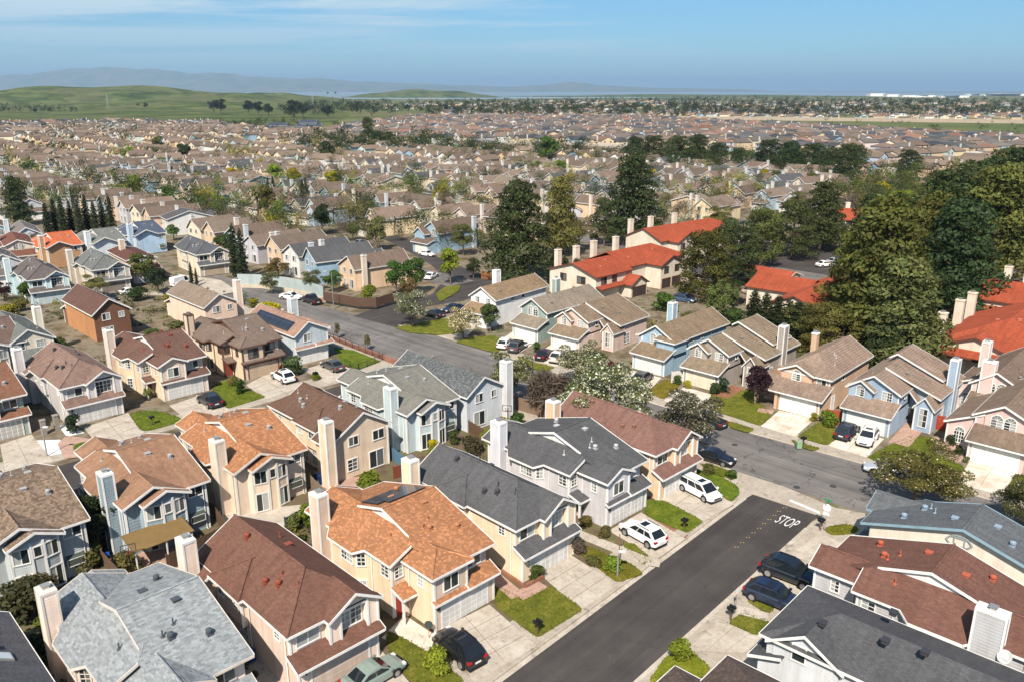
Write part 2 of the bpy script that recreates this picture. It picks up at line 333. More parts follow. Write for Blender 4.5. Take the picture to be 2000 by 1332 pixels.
# ------------------------------------------------------------------ house builder
BASE = 0.13
class House:
    def __init__(s, name, label, x, y, ang, ref=(0, 0), mirror=False, z=BASE, cat='house', group=None, roofmat='shingle', roofc=(.2, .2, .2, 1),
                 wallc=WHITE, sidec=None, trim=WHITE, course=0, lap=0.2, wallmat='paint', sidemat='stucco', detail=2, glassk=1):
        s.e = empty(name, x, y, z, radians(ang), label=label, cat=cat, group=group)
        s.ref = ref; s.mir = mirror; s.roof = MB(); s.fas = MB(); s.lapw = MB(); s.plw = MB(); s.cb = []
        if lap and sidec and tuple(sidec) != tuple(wallc): wallc = tuple(min(.74, c * 1.2) for c in wallc[:3]) + (1,)  # many front colours have shade painted in; lightened part of the way
        roofc = tuple(min(.5, c * 1.16) for c in roofc[:3]) + (1,)
        s.rm, s.rc, s.wc, s.sc, s.tc = roofmat, roofc, wallc, sidec or wallc, trim
        s.course, s.lap, s.wm, s.sm, s.detail = course, lap, wallmat, sidemat, detail
        s.fn = (lambda p: (-(p[0] - ref[0]), p[1] - ref[1], p[2])) if mirror else (lambda p: (p[0] - ref[0], p[1] - ref[1], p[2]))
        s.rnd = random.Random(label)
    def part(s, name, mb, mat, color=WHITE, parent=None, label=None):
        o = link(name, mb.mesh(name, s.fn, s.mir), mat, color, parent or s.e)
        if label: o['label'] = label
        return o
    # a roof plane; flags per edge: e eave, r rake, - none
    def rp(s, pts, flags='', th=0.14):
        pts = [tuple(p) for p in pts]; n = normal(pts)
        if n.z < 0:
            pts = pts[::-1]; n = -n
            if flags: flags = (flags[:-1])[::-1] + flags[-1]
        h = Vector((0, 0, 1)).cross(n); h = h.normalized() if h.length > 1e-4 else Vector((1, 0, 0)); vv = n.cross(h)
        uvf = lambda p: (Vector(p).dot(h), Vector(p).dot(vv))
        R_ = s.roof
        if s.course and n.z < 0.9999:
            f = lambda p: Vector(p).dot(vv); lo, hi = min(map(f, pts)), max(map(f, pts)); m = max(1, round((hi - lo) / s.course)); st = (hi - lo) / m
            for i in range(m):
                a, b = lo + i * st, lo + (i + 1) * st; q = clip(pts, f, a, b)
                if len(q) < 3: continue
                top = [(p[0], p[1], p[2] + 0.045 * (1 - (f(p) - a) / st)) for p in q]
                R_.face(top, [uvf(p) for p in q])
                lowp = [(p, t) for p, t in zip(q, top) if abs(f(p) - a) < 1e-4]
                if len(lowp) == 2 and i:
                    (p0, t0), (p1, t1) = lowp
                    if (Vector(p1) - Vector(p0)).dot(h) < 0: p0, t0, p1, t1 = p1, t1, p0, t0
                    R_.face([p0, p1, t1, t0], [uvf(p0), uvf(p1), uvf(p1), uvf(p0)])
        else: R_.face(pts, [uvf(p) for p in pts])
        dn = [(p[0], p[1], p[2] - th) for p in pts]
        R_.face(dn[::-1], [uvf(p) for p in pts[::-1]])
        cx_ = sum(p[0] for p in pts) / len(pts); cy_ = sum(p[1] for p in pts) / len(pts)
        for i in range(len(pts)):
            j = (i + 1) % len(pts); a, b = pts[i], pts[j]
            R_.face([dn[i], dn[j], b, a])
            fl = flags[i] if i < len(flags) else '-'
            if fl in 'er':
                d = Vector((b[0] - a[0], b[1] - a[1])); L = d.length
                if L < 0.05: continue
                d /= L; o = Vector((d.y, -d.x))
                if o.dot(Vector(((a[0] + b[0]) / 2 - cx_, (a[1] + b[1]) / 2 - cy_))) < 0: o = -o
                t0, t1 = (0.01, -0.19) if fl == 'e' else (0.05, -0.19); w_ = 0.06
                def P4(p, k_, z_): return (p[0] + o.x * k_, p[1] + o.y * k_, p[2] + z_)
                q = [P4(a, .012, t1), P4(b, .012, t1), P4(b, .012, t0), P4(a, .012, t0)]; r = [P4(a, w_, t1), P4(b, w_, t1), P4(b, w_, t0), P4(a, w_, t0)]
                for fc in ((r[0], r[1], r[2], r[3]), (q[1], q[0], q[3], q[2]), (q[3], r[3], r[2], q[2]), (q[0], q[1], r[1], r[0]), (q[0], r[0], r[3], q[3]), (r[1], q[1], q[2], r[2])):
                    s.fas.face(fc)
    # a wall polygon facing n
    def wall(s, pts, n, lap=True):
        nn = normal(pts)
        if nn.x * n[0] + nn.y * n[1] < 0: pts = pts[::-1]
        if lap and s.lap:
            zs = [p[2] for p in pts]; lo, hi = min(zs), max(zs); m = max(1, round((hi - lo) / s.lap)); st = (hi - lo) / m
            f = lambda p: p[2]
            for i in range(m):
                a = lo + i * st; q = clip(list(pts), f, a, a + st)
                if len(q) < 3: continue
                top = [(p[0] + n[0] * .035 * (1 - (p[2] - a) / st), p[1] + n[1] * .035 * (1 - (p[2] - a) / st), p[2]) for p in q]
                s.lapw.face(top)
                lp = [(p, t) for p, t in zip(q, top) if abs(p[2] - a) < 1e-4]
                if len(lp) == 2:
                    (p0, t0), (p1, t1) = lp; s.lapw.face([p0, p1, t1, t0])
        else: s.plw.face(pts)
    def wbox(s, x0, x1, y0, y1, z0, z1, lap='fblr'):
        if y0 is not None: pass
        s.wall([(x0, y0, z0), (x1, y0, z0), (x1, y0, z1), (x0, y0, z1)], (0, -1), 'f' in lap)
        s.wall([(x0, y1, z0), (x1, y1, z0), (x1, y1, z1), (x0, y1, z1)], (0, 1), 'b' in lap)
        s.wall([(x0, y0, z0), (x0, y1, z0), (x0, y1, z1), (x0, y0, z1)], (-1, 0), 'l' in lap)
        s.wall([(x1, y0, z0), (x1, y1, z0), (x1, y1, z1), (x1, y0, z1)], (1, 0), 'r' in lap)
    def corner(s, x, y, z0, z1, w=0.09):
        m = MB(); m.box(x - w, x + w, y - w, y + w, z0, z1); s.cb.append(m)
    # gabled / hipped wing with its walls; ridge along axis
    def wing(s, x0, x1, y0, y1, ze, zr, axis='y', e0='g', e1='g', oh=0.4, r=None, z0=0.0, lap='fblr', walls=True, ends='gg'):
        if axis == 'y': A0, A1, B0, B1 = x0, x1, y0, y1; q = lambda a, b, z: (a, b, z); nv = lambda a, b: (a, b)
        else: A0, A1, B0, B1 = y0, y1, x0, x1; q = lambda a, b, z: (b, a, z); nv = lambda a, b: (b, a)
        r = (A0 + A1) / 2 if r is None else r
        sl_, sr = (zr - ze) / (r - A0), (zr - ze) / (A1 - r)
        zl, zg = ze - sl_ * oh, ze - sr * oh
        b0, b1 = B0 - (oh if e0 != 'n' else 0), B1 + (oh if e1 != 'n' else 0)
        hw = (A1 - A0) / 2
        ha = hw * (1.0 if e0 == 'h' else 0); hb = hw * (1.0 if e1 == 'h' else 0)
        ra, rb = (b0 + ha + oh * (ha > 0)), (b1 - hb - oh * (hb > 0))
        f0 = 'r' if e0 == 'g' else '-'; f1 = 'r' if e1 == 'g' else '-'
        s.rp([q(A0 - oh, b0, zl), q(A0 - oh, b1, zl), q(r, rb, zr), q(r, ra, zr)], 'e' + f1 + '-' + f0)
        s.rp([q(A1 + oh, b0, zg), q(A1 + oh, b1, zg), q(r, rb, zr), q(r, ra, zr)], 'e' + f1 + '-' + f0)
        if e0 == 'h': s.rp([q(A0 - oh, b0, zl), q(A1 + oh, b0, zg), q(r, ra, zr)], 'e--')
        if e1 == 'h': s.rp([q(A0 - oh, b1, zl), q(A1 + oh, b1, zg), q(r, rb, zr)], 'e--')
        if walls:
            zt = ze - 0.15; sides = {'y': 'lrfb', 'x': 'fblr'}[axis]
            s.wall([q(A0, B0, z0), q(A0, B1, z0), q(A0, B1, zt), q(A0, B0, zt)], nv(-1, 0), sides[0] in lap)
            s.wall([q(A1, B0, z0), q(A1, B1, z0), q(A1, B1, zt), q(A1, B0, zt)], nv(1, 0), sides[1] in lap)
            for bb, e, sg, sd in ((B0, e0, -1, sides[2]), (B1, e1, 1, sides[3])):
                if e == 'n': continue
                if e == 'h': P_ = [q(A0, bb, z0), q(A1, bb, z0), q(A1, bb, zt), q(A0, bb, zt)]
                else: P_ = [q(A0, bb, z0), q(A1, bb, z0), q(A1, bb, zt), q(r, bb, zr - 0.15), q(A0, bb, zt)]
                s.wall(P_, nv(0, sg), sd in lap)
    def shed(s, x0, x1, y0, y1, z0, z1, ends=True, fl='e'):   # lean-to roof, low edge at y0 (z0), high edge at y1 (z1)
        s.rp([(x0, y0, z0), (x1, y0, z0), (x1, y1, z1), (x0, y1, z1)], fl + ('r-r' if ends else '---'))
    def window(s, c, n, w, h, style='slide', blind=0.0, proud=0.045, frame=None, arch=False):
        t = (-n[1], n[0]); fr = MB(); o = (c[0] + n[0] * proud, c[1] + n[1] * proud); fw = 0.1
        z0, z1 = c[2] - h / 2, c[2] + h / 2
        def bx(a0, a1, b0, b1, za, zb): fr.obox(o, t, n, a0, a1, b0, b1, za, zb)
        bx(-w / 2 - fw, -w / 2, -.03, .05, z0, z1); bx(w / 2, w / 2 + fw, -.03, .05, z0, z1)
        bx(-w / 2 - fw, w / 2 + fw, -.03, .07, z0 - fw, z0)
        if not arch: bx(-w / 2 - fw, w / 2 + fw, -.03, .06, z1, z1 + fw)
        cols, rows = {'slide': (2, 1), 'grid': (4, 3), 'grid2': (2, 3), 'grid6': (4, 4), 'one': (1, 1), 'hung': (1, 2), 'tri': (3, 1)}[style]
        panes = []
        thick = 0.025 if style.startswith('grid') else 0.04
        for i in range(1, cols):
            a = -w / 2 + w * i / cols; tk = 0.05 if cols == 4 and i == 2 else thick; bx(a - tk, a + tk, -.03, .035, z0, z1)
        for i in range(1, rows):
            z = z0 + h * i / rows; bx(-w / 2, w / 2, -.03, .03, z - thick, z + thick)
        if arch:
            ns = 10; pr = w / 2
            for i in range(ns):
                a0, a1 = pi * i / ns, pi * (i + 1) / ns
                for d0, d1, zz_ in ((pr, pr + fw, .05),):
                    P_ = lambda a, d, b: (o[0] + t[0] * cos(a) * d + n[0] * b, o[1] + t[1] * cos(a) * d + n[1] * b, z1 + sin(a) * d)
                    fr.face([P_(a0, d0, zz_), P_(a0, d1, zz_), P_(a1, d1, zz_), P_(a1, d0, zz_)]); fr.face([P_(a0, d1, zz_), P_(a0, d1, -.03), P_(a1, d1, -.03), P_(a1, d1, zz_)])
            for a in (pi * .25, pi * .5, pi * .75):
                fr.tube([(o[0] + n[0] * .02, o[1] + n[1] * .02, z1), (o[0] + t[0] * cos(a) * pr + n[0] * .02, o[1] + t[1] * cos(a) * pr + n[1] * .02, z1 + sin(a) * pr)], .025, 4, False)
            bx(-w / 2, w / 2, -.03, .035, z1 - .03, z1 + .03)
        wo_ = s.part('window', fr, 'paint', frame or s.tc)
        np_ = 2 if cols in (2, 4) else (3 if cols == 3 else 1)
        for i in range(np_):
            p = MB(); a0, a1 = -w / 2 + w * i / np_, -w / 2 + w * (i + 1) / np_
            q = [(o[0] + t[0] * a, o[1] + t[1] * a) for a in (a0, a1)]
            p.face([(*q[0], z0), (*q[1], z0), (*q[1], z1), (*q[0], z1)])
            if arch and i == 0:
                pass
            kk = s.rnd.random(); g = (0.02, 0.028, 0.03, 1)
            if kk < 0.25: g = (0.03, 0.06, 0.05, 1)
            if kk < blind: g = (0.3, 0.32, 0.31, 1)
            elif kk > 0.8: g = (0.1, 0.11, 0.11, 1)
            s.part('pane', p, 'glass', g, wo_)
        if arch:
            p = MB(); pts = [(o[0] + t[0] * cos(a) * w / 2, o[1] + t[1] * cos(a) * w / 2, z1 + sin(a) * w / 2) for a in [pi * i / 10 for i in range(11)]]
            if normal(pts).x * n[0] + normal(pts).y * n[1] < 0: pts = pts[::-1]
            p.face(pts); s.part('pane', p, 'glass', (0.16, 0.17, 0.17, 1), wo_)
        return wo_
    def garden_window(s, c, n, w=1.5, h=1.0):
        t = (-n[1], n[0]); m = MB(); d = .45; z0, z1 = c[2] - h / 2, c[2] + h / 2; b = .06
        for a in (-w / 2, w / 2 - b):
            m.obox(c, t, n, a, a + b, d - b, d, z0, z1 - .25); m.obox(c, t, n, a, a + b, 0, d, z0, z0 + b); m.obox(c, t, n, a, a + b, 0, b, z0, z1)
        m.obox(c, t, n, -w / 2, w / 2, d - b, d, z0, z0 + b); m.obox(c, t, n, -w / 2, w / 2, d - b, d, z1 - .31, z1 - .25); m.obox(c, t, n, -w / 2, w / 2, 0.02, b, z1 - b, z1)
        m.obox(c, t, n, -w / 2, w / 2, 0.02, d - .03, z0 - .05, z0); m.obox(c, t, n, -w / 2, w / 2, .1, d - b, c[2] - .12, c[2] - .09)
        o = s.part('garden_window', m, 'paint', s.tc)
        g = MB(); P_ = lambda a, bb, z: (c[0] + t[0] * a + n[0] * bb, c[1] + t[1] * a + n[1] * bb, z)
        g.face([P_(-w / 2, d - .02, z0), P_(w / 2, d - .02, z0), P_(w / 2, d - .02, z1 - .25), P_(-w / 2, d - .02, z1 - .25)])
        g.face([P_(-w / 2, d - .02, z1 - .25), P_(w / 2, d - .02, z1 - .25), P_(w / 2, .05, z1), P_(-w / 2, .05, z1)])
        s.part('pane', g, 'glass', (0.06, 0.075, 0.06, 1), o)
    def door(s, c, n, w=0.95, h=2.1, color=(0.3, .04, .03, 1), frame=True):
        t = (-n[1], n[0]); m = MB(); m.obox(c, t, n, -w / 2, w / 2, .02, .07, c[2], c[2] + h)
        d = s.part('door', m, 'plain', color)
        hb = MB(); hb.obox(c, t, n, w / 2 - .14, w / 2 - .08, .07, .13, c[2] + 1.0, c[2] + 1.06); s.part('handle', hb, 'metal', (.5, .45, .35, 1), d)
        f = MB(); f.obox(c, t, n, -w / 2 - .12, -w / 2, .02, .1, c[2], c[2] + h + .12); f.obox(c, t, n, w / 2, w / 2 + .12, .02, .1, c[2], c[2] + h + .12); f.obox(c, t, n, -w / 2, w / 2, .02, .1, c[2] + h, c[2] + h + .12)
        s.part('door_frame', f, 'paint', s.tc, d)
    def garage(s, x0, x1, y, h=2.15, cols=8, rows=4, color=WHITE, panels=True, pc=None):
        m = MB(); m.box(x0, x1, y - .06, y - .01, 0, h); d = s.part('garage_door', m, 'paint', color)
        f = MB(); f.box(x0 - .16, x0, y - .1, y - .005, 0, h + .16); f.box(x1, x1 + .16, y - .1, y - .005, 0, h + .16); f.box(x0, x1, y - .1, y - .005, h, h + .16)
        s.part('door_frame', f, 'paint', s.tc, d)
        if panels:
            cw, rh = (x1 - x0) / cols, h / rows; p = MB(); ww, hh = cw / 2 - .055, rh / 2 - .05
            p.box(-ww, ww, -.035, 0, -hh, hh); bev = .03
            me = p.mesh('panel')
            me.materials.append(MAT['paint'])
            for i in range(cols):
                for j in range(rows):
                    px, py, pz = s.fn((x0 + cw * (i + .5), y - .06, rh * (j + .5)))
                    o = link('panel', me, None, pc or tuple(c * .8 for c in color[:3]) + (1,), d); o.location = (px, py, pz)
        else:
            g = MB()
            for j in range(1, 4): g.box(x0 + .02, x1 - .02, y - .075, y - .06, h * j / 4 - .02, h * j / 4 + .02)
            s.part('panel_rail', g, 'paint', color, d)
    def lantern(s, x, y, z):
        m = MB(); m.lathe([(.05, 0), (.1, .05), (.12, .25), (.02, .38)], (x, y - .14, z), 6); m.box(x - .03, x + .03, y - .14, y, z + .1, z + .16); s.part('wall_lantern', m, 'metal', (.03, .03, .03, 1))
    def chimney(s, x, y, w, d, z0, z1, color=None, trim=None, plain=False):
        c = color or s.wc; o_ = s.lapw; s.lapw = MB(); op = s.plw; s.plw = MB()
        s.wbox(x - w / 2, x + w / 2, y - d / 2, y + d / 2, z0, z1 - .12, '' if plain or not s.lap else 'fblr')
        m = s.lapw if s.lapw.f else s.plw; s.lapw = o_; s.plw = op
        ch = s.part('chimney', m, 'paint', c)
        cap = MB(); cap.box(x - w / 2 - .07, x + w / 2 + .07, y - d / 2 - .07, y + d / 2 + .07, z1 - .2, z1); s.part('chimney_cap', cap, 'paint', trim or s.tc, ch)
        fl = MB(); fl.box(x - .22, x + .22, y - .2, y + .2, z1, z1 + .18); fl.box(x - .3, x + .3, y - .27, y + .27, z1 + .26, z1 + .31); fl.box(x - .12, x + .12, y - .12, y + .12, z1 + .18, z1 + .26); s.part('flue', fl, 'metal', (.5, .48, .45, 1), ch)
        if s.detail > 1 and not plain:
            for a in (-1, 1):
                for b in (-1, 1):
                    m2 = MB(); m2.box(x + a * w / 2 - .07, x + a * w / 2 + .07, y + b * d / 2 - .07, y + b * d / 2 + .07, z0, z1 - .21); s.part('corner_board', m2, 'paint', trim or s.tc, ch)
    def vent(s, x, y, z, kind='pipe', color=(.3, .3, .3, 1)):
        m = MB()
        if kind == 'pipe': m.lathe([(.16, -.15), (.16, .02), (.055, .06), (.055, .5)], (x, y, z), 8)
        elif kind == 'hood': m.box(x - .2, x + .2, y - .2, y + .2, z - .15, z + .12); m.lathe([(.1, 0), (.1, .22), (.24, .25), (.24, .42), (.05, .5)], (x, y, z), 8)
        elif kind == 'flat': m.box(x - .25, x + .25, y - .22, y + .22, z - .15, z + .12); m.box(x - .3, x + .3, y - .27, y + .27, z + .12, z + .16)
        s.part('roof_vent', m, 'plain', color)
    def skylight(s, x, y, z, sx, sy, w=.6, d=.6):   # sx, sy: slope dz/dx, dz/dy
        P_ = lambda a, b, h: (x + a, y + b, z + sx * a + sy * b + h); m = MB()
        q = [(-w, -d), (w, -d), (w, d), (-w, d)]; top = [P_(a, b, .14) for a, b in q]; bt = [P_(a, b, -.1) for a, b in q]
        m.face(top)
        for i in range(4): m.face([bt[i], bt[(i + 1) % 4], top[(i + 1) % 4], top[i]])
        o = s.part('skylight', m, 'metal', (.5, .48, .45, 1))
        g = MB(); g.face([P_(a * .86, b * .86, .155) for a, b in q]); s.part('pane', g, 'glass', (.55, .58, .6, 1), o)
    def dish(s, p, d=(-.5, -.6, .6), r=.36):
        m = MB(); d = Vector(d).normalized(); a = d.orthogonal().normalized(); b = d.cross(a); c = Vector(p)
        ring = lambda rr, off: [tuple(c + d * off + (a * cos(2 * pi * i / 14) + b * sin(2 * pi * i / 14)) * rr) for i in range(14)]
        r0, r1 = ring(r * .45, 0), ring(r, .1)
        for i in range(14): m.face([r0[i], r0[(i + 1) % 14], r1[(i + 1) % 14], r1[i]])
        m.face(r0); m.tube([tuple(c), tuple(c - d * .35 - Vector((0, 0, .25)))], .03, 5); m.tube([tuple(c - b * r * .8), tuple(c + d * .45)], .02, 4)
        s.part('satellite_dish', m, 'plain', (.5, .5, .49, 1))
    def solar(s, x0, x1, y0, y1, zf, rows=None):
        m = MB(); q = [(x0, y0), (x1, y0), (x1, y1), (x0, y1)]; top = [(x, y, zf(x, y) + .16) for x, y in q]; bt = [(x, y, zf(x, y) + .1) for x, y in q]
        if normal(top).z < 0: top = top[::-1]; bt = bt[::-1]; q = q[::-1]
        m.face(top, [(x, y) for x, y in q])
        for i in range(4): m.face([bt[i], bt[(i + 1) % 4], top[(i + 1) % 4], top[i]])
        s.part('solar_panel', m, 'solar')
    def ridge(s, *pts):
        m = MB(); m.tube([(p[0], p[1], p[2] + .02) for p in pts], .1, 6); s.part('ridge_cap', m, s.rm, tuple(min(.6, c * 1.12) for c in s.rc[:3]) + (1,))
    def pipe(s, x, y, n, z=5.0):
        m = MB(); m.tube([(x + n[0] * .3, y + n[1] * .3, z + .02), (x + n[0] * .1, y + n[1] * .1, z - .3), (x + n[0] * .1, y + n[1] * .1, .12), (x + n[0] * .32, y + n[1] * .32, .05)], .05, 6); s.part('downpipe', m, 'paint', s.tc)
    def finish(s):
        for q in islands(s.lapw): s.part('wall', q, s.wm, s.wc)
        for q in islands(s.plw): s.part('wall', q, s.sm, s.sc)
        if s.roof.f:
            o = s.part('roof', s.roof, s.rm, s.rc)
            for q in islands(s.fas): s.part('fascia', q, 'paint', s.tc, o)
        for m in s.cb: s.part('corner_board', m, 'paint', s.tc)
        return s.e
# ------------------------------------------------------------------ the ground, roads and pavements
def sheet(name, poly, z, mat, color=(1, 1, 1, 1), kind='structure', parent=None, label=None):
    m = MB(); n = len(poly); A = sum(poly[i][0] * poly[(i + 1) % n][1] - poly[(i + 1) % n][0] * poly[i][1] for i in range(n))
    if A < 0: poly = poly[::-1]
    m.face([(x, y, z) for x, y in poly], [(x, y) for x, y in poly])
    o = link(name, m.mesh(name), mat, color, parent)
    if not parent: tag(o, label=label, kind=kind)
    return o
def block(name, poly, z0, z1, mat, color=(1, 1, 1, 1), kind='structure', label=None, parent=None):
    m = MB(); m.prism(poly, z0, z1, True, False); o = link(name, m.mesh(name), mat, color, parent)
    if not parent: tag(o, label=label, kind=kind)
    return o
def gp(pts, z=BASE): return [G(u, v, z) for u, v in pts]
def rnd_poly(pts, r=1.2, seg=4):
    out = []; n = len(pts)
    for i in range(n):
        a, b, c = (Vector(pts[i - 1]), Vector(pts[i]), Vector(pts[(i + 1) % n])); d1 = min(r, (a - b).length * .45); d2 = min(r, (c - b).length * .45)
        p0 = b + (a - b).normalized() * d1; p2 = b + (c - b).normalized() * d2
        for k_ in range(seg + 1):
            t = k_ / seg; q = p0 * (1 - t) ** 2 + b * 2 * t * (1 - t) + p2 * t * t; out.append((q.x, q.y))
    return out
sheet('ground', [(-60000, -3000), (60000, -3000), (60000, 90000), (-60000, 90000)], -0.02, 'terrain')
tag(bpy.data.objects['ground'], label='flat open land stretching to the bay and the horizon')
sheet('neighbourhood_ground', [(-420, 0), (420, 0), (700, 560), (-700, 560)], 0.0, 'yard', label='bare and grassy yard ground under the neighbourhood')
e_s = Vector((cos(radians(47.7)), sin(radians(47.7)))); e_n = Vector((-e_s.y, e_s.x))
K0 = Vector(G(1470, 965)); KR = Vector(G(1572, 1030))
def KL(t, o=0): q = K0 + e_s * t + e_n * o; return (q.x, q.y)
def KRr(t, o=0): q = KR + e_s * t - e_n * o; return (q.x, q.y)
MU = [(-70, 192), (-57.5, 179.5), (-48.7, 172.2), (-38.2, 161.2), (-31, 155.2), (-21.4, 147.6), (-13.6, 140.9), (-4.9, 132.6), (5.8, 121.6), (28.2, 99.2), (41.6, 87.8), (53.7, 77.1), (90, 44)]
ML = [(-78, 184), (-66, 172), (-53.2, 161.2), (-43.2, 151.5), (-32.4, 141.2), (-18.7, 127.2), (3, 107), (25.6, 86.6), (36.9, 76.2), (80, 36)]
sheet('main_road', MU + ML[::-1], 0.004, 'asphalt_old', label='wide grey road with worn wheel tracks curving through the houses')
road = [KL(-75), KL(-3), KL(-1.2, .1), KL(0)] + [G(1602, 1008), G(1590, 1014)] + [KRr(0.2), KRr(-60)]
sheet('side_road', road, 0.012, 'asphalt_new', label='freshly paved dark side road running to the stop line')
xg = [G(1472, 975), G(1440, 985), G(1390, 912), G(1436, 919), G(1530, 949), G(1632, 991), G(1690, 1002), G(1690, 1030), G(1620, 1060), G(1560, 1045), G(1585, 1019), G(1602, 1010)]
sheet('cross_gutter', xg, 0.008, 'pavement', label='pale concrete cross gutter between the two roads')
sheet('back_road', [(-75, 66), (-20, 120.5), (-14, 121.5), (-11.5, 117.5), (-68, 58.5)], 0.006, 'asphalt_new', label='dark back road between the two rows of houses')
sheet('branch_road', gp([(690, 618), (775, 640), (800, 628), (830, 600), (905, 588), (950, 572), (970, 553), (940, 535), (895, 520), (850, 500), (800, 470), (720, 440), (705, 446), (790, 488), (845, 520), (868, 545), (845, 575), (790, 590), (730, 603)], 0), 0.006, 'asphalt_new', label='dark branch road curving away behind the wooden fence')
sheet('condo_lane', gp([(1270, 640), (1180, 590), (1215, 575), (1330, 545), (1360, 520), (1430, 470), (1650, 480), (1640, 560), (1500, 560), (1480, 600), (1400, 660)], 0), 0.006, 'asphalt_new', label='asphalt parking lane between the red roofed buildings')
# raised blocks with kerbs
b1 = [KL(-75, .45), KL(-3, .45), KL(-1.6, .9), KL(-.9, 2.0), (26.2, 85.0), (25.2, 86.2), (3, 106.4), (-11, 119.5), (-13, 116), (-67, 57.5), (-60, 10), (-30, -10)]
sidewalk = block('sidewalk', b1, -.01, BASE, 'pavement', label='concrete kerb and pavement around the near left block')
b2 = [KRr(.5, .45), KRr(-60, .45), (20, 5), (70, 5), (79, 36), (40, 72.4), (37.6, 74.8), (36, 74.8), (33, 75.2)]
block('sidewalk', b2, -.01, BASE, 'pavement', label='concrete kerb and pavement around the near right block')
b3 = [(-20.2, 146.9 + 0), (-13.4, 141.2), (-4.7, 132.9), (6, 121.9), (28.4, 99.5), (41.8, 88.1), (54, 77.5), (90, 45), (140, 90), (60, 190), (5, 185), (-9, 158), (-15, 150)]
block('sidewalk', b3, -.01, BASE, 'pavement', label='concrete kerb and pavement along the far side of the main road')
b4 = [(-76, 67), (-20.8, 121.2), (-19, 124), (-19.3, 126.7), (-32.6, 140.8), (-43.4, 151.1), (-53.4, 160.8), (-66.2, 171.6), (-110, 180), (-130, 120)]
block('sidewalk', b4, -.01, BASE, 'pavement', label='concrete kerb and pavement around the left middle block')
# yards (bare soil) inside the blocks
sheet('yard', [KL(-70, 4.3), KL(-11, 4.3), KL(-9, 6.5), (15, 84), (2, 101), (-11, 114), (-15, 111), (-64, 63), (-58, 14), (-30, -5)], BASE + .004, 'soil', label='bare soil yards between the near houses')
sheet('yard', [KRr(-4, 7), KRr(-55, 7), (40, 6), (72, 10), (76, 33), (40, 66)], BASE + .004, 'soil', label='bare soil yards of the near right block')
sheet('yard', [(-8, 140), (10, 121.5), (31, 101), (57, 80), (90, 50), (138, 92), (60, 186), (6, 182), (-4, 160)], BASE + .004, 'yard', label='yards of the houses across the main road')
sheet('yard', [(-76, 73), (-24, 124), (-24, 128), (-36, 140), (-56, 158), (-68, 169), (-108, 177), (-126, 122)], BASE + .004, 'yard', label='yards of the left middle block')
Z1 = BASE + .008; Z2 = BASE + .012
LAWNS = []
def lawn(px, label, col=(1, 1, 1, 1), r=.5):
    q_ = rnd_poly([G(u, v, BASE) for u, v in px], r, 3); LAWNS.append((q_, col)); m = MB(); m.prism(q_, BASE, BASE + .04, True, False)
    return tag(link('lawn', m.mesh('lawn'), 'lawn', col), label=label, kind='structure')
def driveway(q, label, mat='drive', nx=2, ny=3):
    # q: four photo points, garage left, garage right, street right, street left; laid as separate slabs
    P4_ = [Vector(G(u, v, BASE)) for u, v in q]
    e = empty('driveway', P4_[0].x, P4_[0].y, 0, label=label, kind='structure'); o = P4_[0]
    sheet('joint_bed', [tuple(p - o) for p in P4_], BASE + .006, 'soil', parent=e)
    def bl(a, b): return (P4_[0] * (1 - a) + P4_[1] * a) * (1 - b) + (P4_[3] * (1 - a) + P4_[2] * a) * b - o
    for i in range(nx):
        for j in range(ny):
            a0, a1, b0, b1 = i / nx + .004, (i + 1) / nx - .004, j / ny + .004, (j + 1) / ny - .004
            m = MB(); m.prism([tuple(bl(*w)) for w in ((a0, b0), (a1, b0), (a1, b1), (a0, b1))], BASE, BASE + .03, True, False)
            link('slab', m.mesh('slab'), mat, (1, 1, 1, 1), e)
def walk(px, label, mat='drive', w=1.2):
    pts = [Vector(G(u, v, BASE)) for u, v in px]; m = MB(); e = empty('path', pts[0].x, pts[0].y, 0, label=label, kind='structure'); o = pts[0]
    for si, (a, b) in enumerate(zip(pts, pts[1:])):
        d = (b - a); L = d.length; d.normalize(); n = Vector((-d.y, d.x)) * w / 2; k_ = max(1, round(L / 1.1))
        for i in range(k_):
            p, q = a + d * (L * i / k_ + .015), a + d * (L * (i + 1) / k_ - .015); m = MB()
            m.prism([tuple(v - o) for v in (p - n, q - n, q + n, p + n)], BASE, BASE + .044 + .005 * si, True, False); link('slab', m.mesh('slab'), mat, (1, 1, 1, 1), e)
def sidewalk_strip(pts, w, label, step=1.5, mat='pavement', z=BASE):
    e = empty('pavement', pts[0][0], pts[0][1], 0, label=label, kind='structure'); o = Vector(pts[0])
    for a, b in zip(pts, pts[1:]):
        a, b = Vector(a), Vector(b); d = b - a; L = d.length; d.normalize(); n = Vector((-d.y, d.x)) * w; k_ = max(1, round(L / step))
        for i in range(k_):
            p, q = a + d * (L * i / k_ + .012), a + d * (L * (i + 1) / k_ - .012); m = MB()
            m.prism([tuple(v - o) for v in (p, q, q + n, p + n)], z, z + .022, True, False); link('slab', m.mesh('slab'), mat, (1, 1, 1, 1), e)
def gutter(pts, w, label):
    m = MB()
    for a, b in zip(pts, pts[1:]):
        a, b = Vector(a), Vector(b); d = (b - a).normalized(); n = Vector((-d.y, d.x)) * w
        m.face([(*p, .018) for p in (tuple(a), tuple(b), tuple(b + n), tuple(a + n))])
    tag(link('gutter', m.mesh('gutter'), 'drive'), label=label, kind='structure')
gutter([KL(-70, 0.0), KL(-1.4, 0.0)], .46, 'concrete gutter on the left edge of the side road')
gutter([KRr(0, .46), KRr(-55, .46)][::-1], .46, 'concrete gutter on the right edge of the side road')
sidewalk_strip([KL(-48, .75), KL(-4, .75)], 1.25, 'scored concrete pavement left of the dark side road')
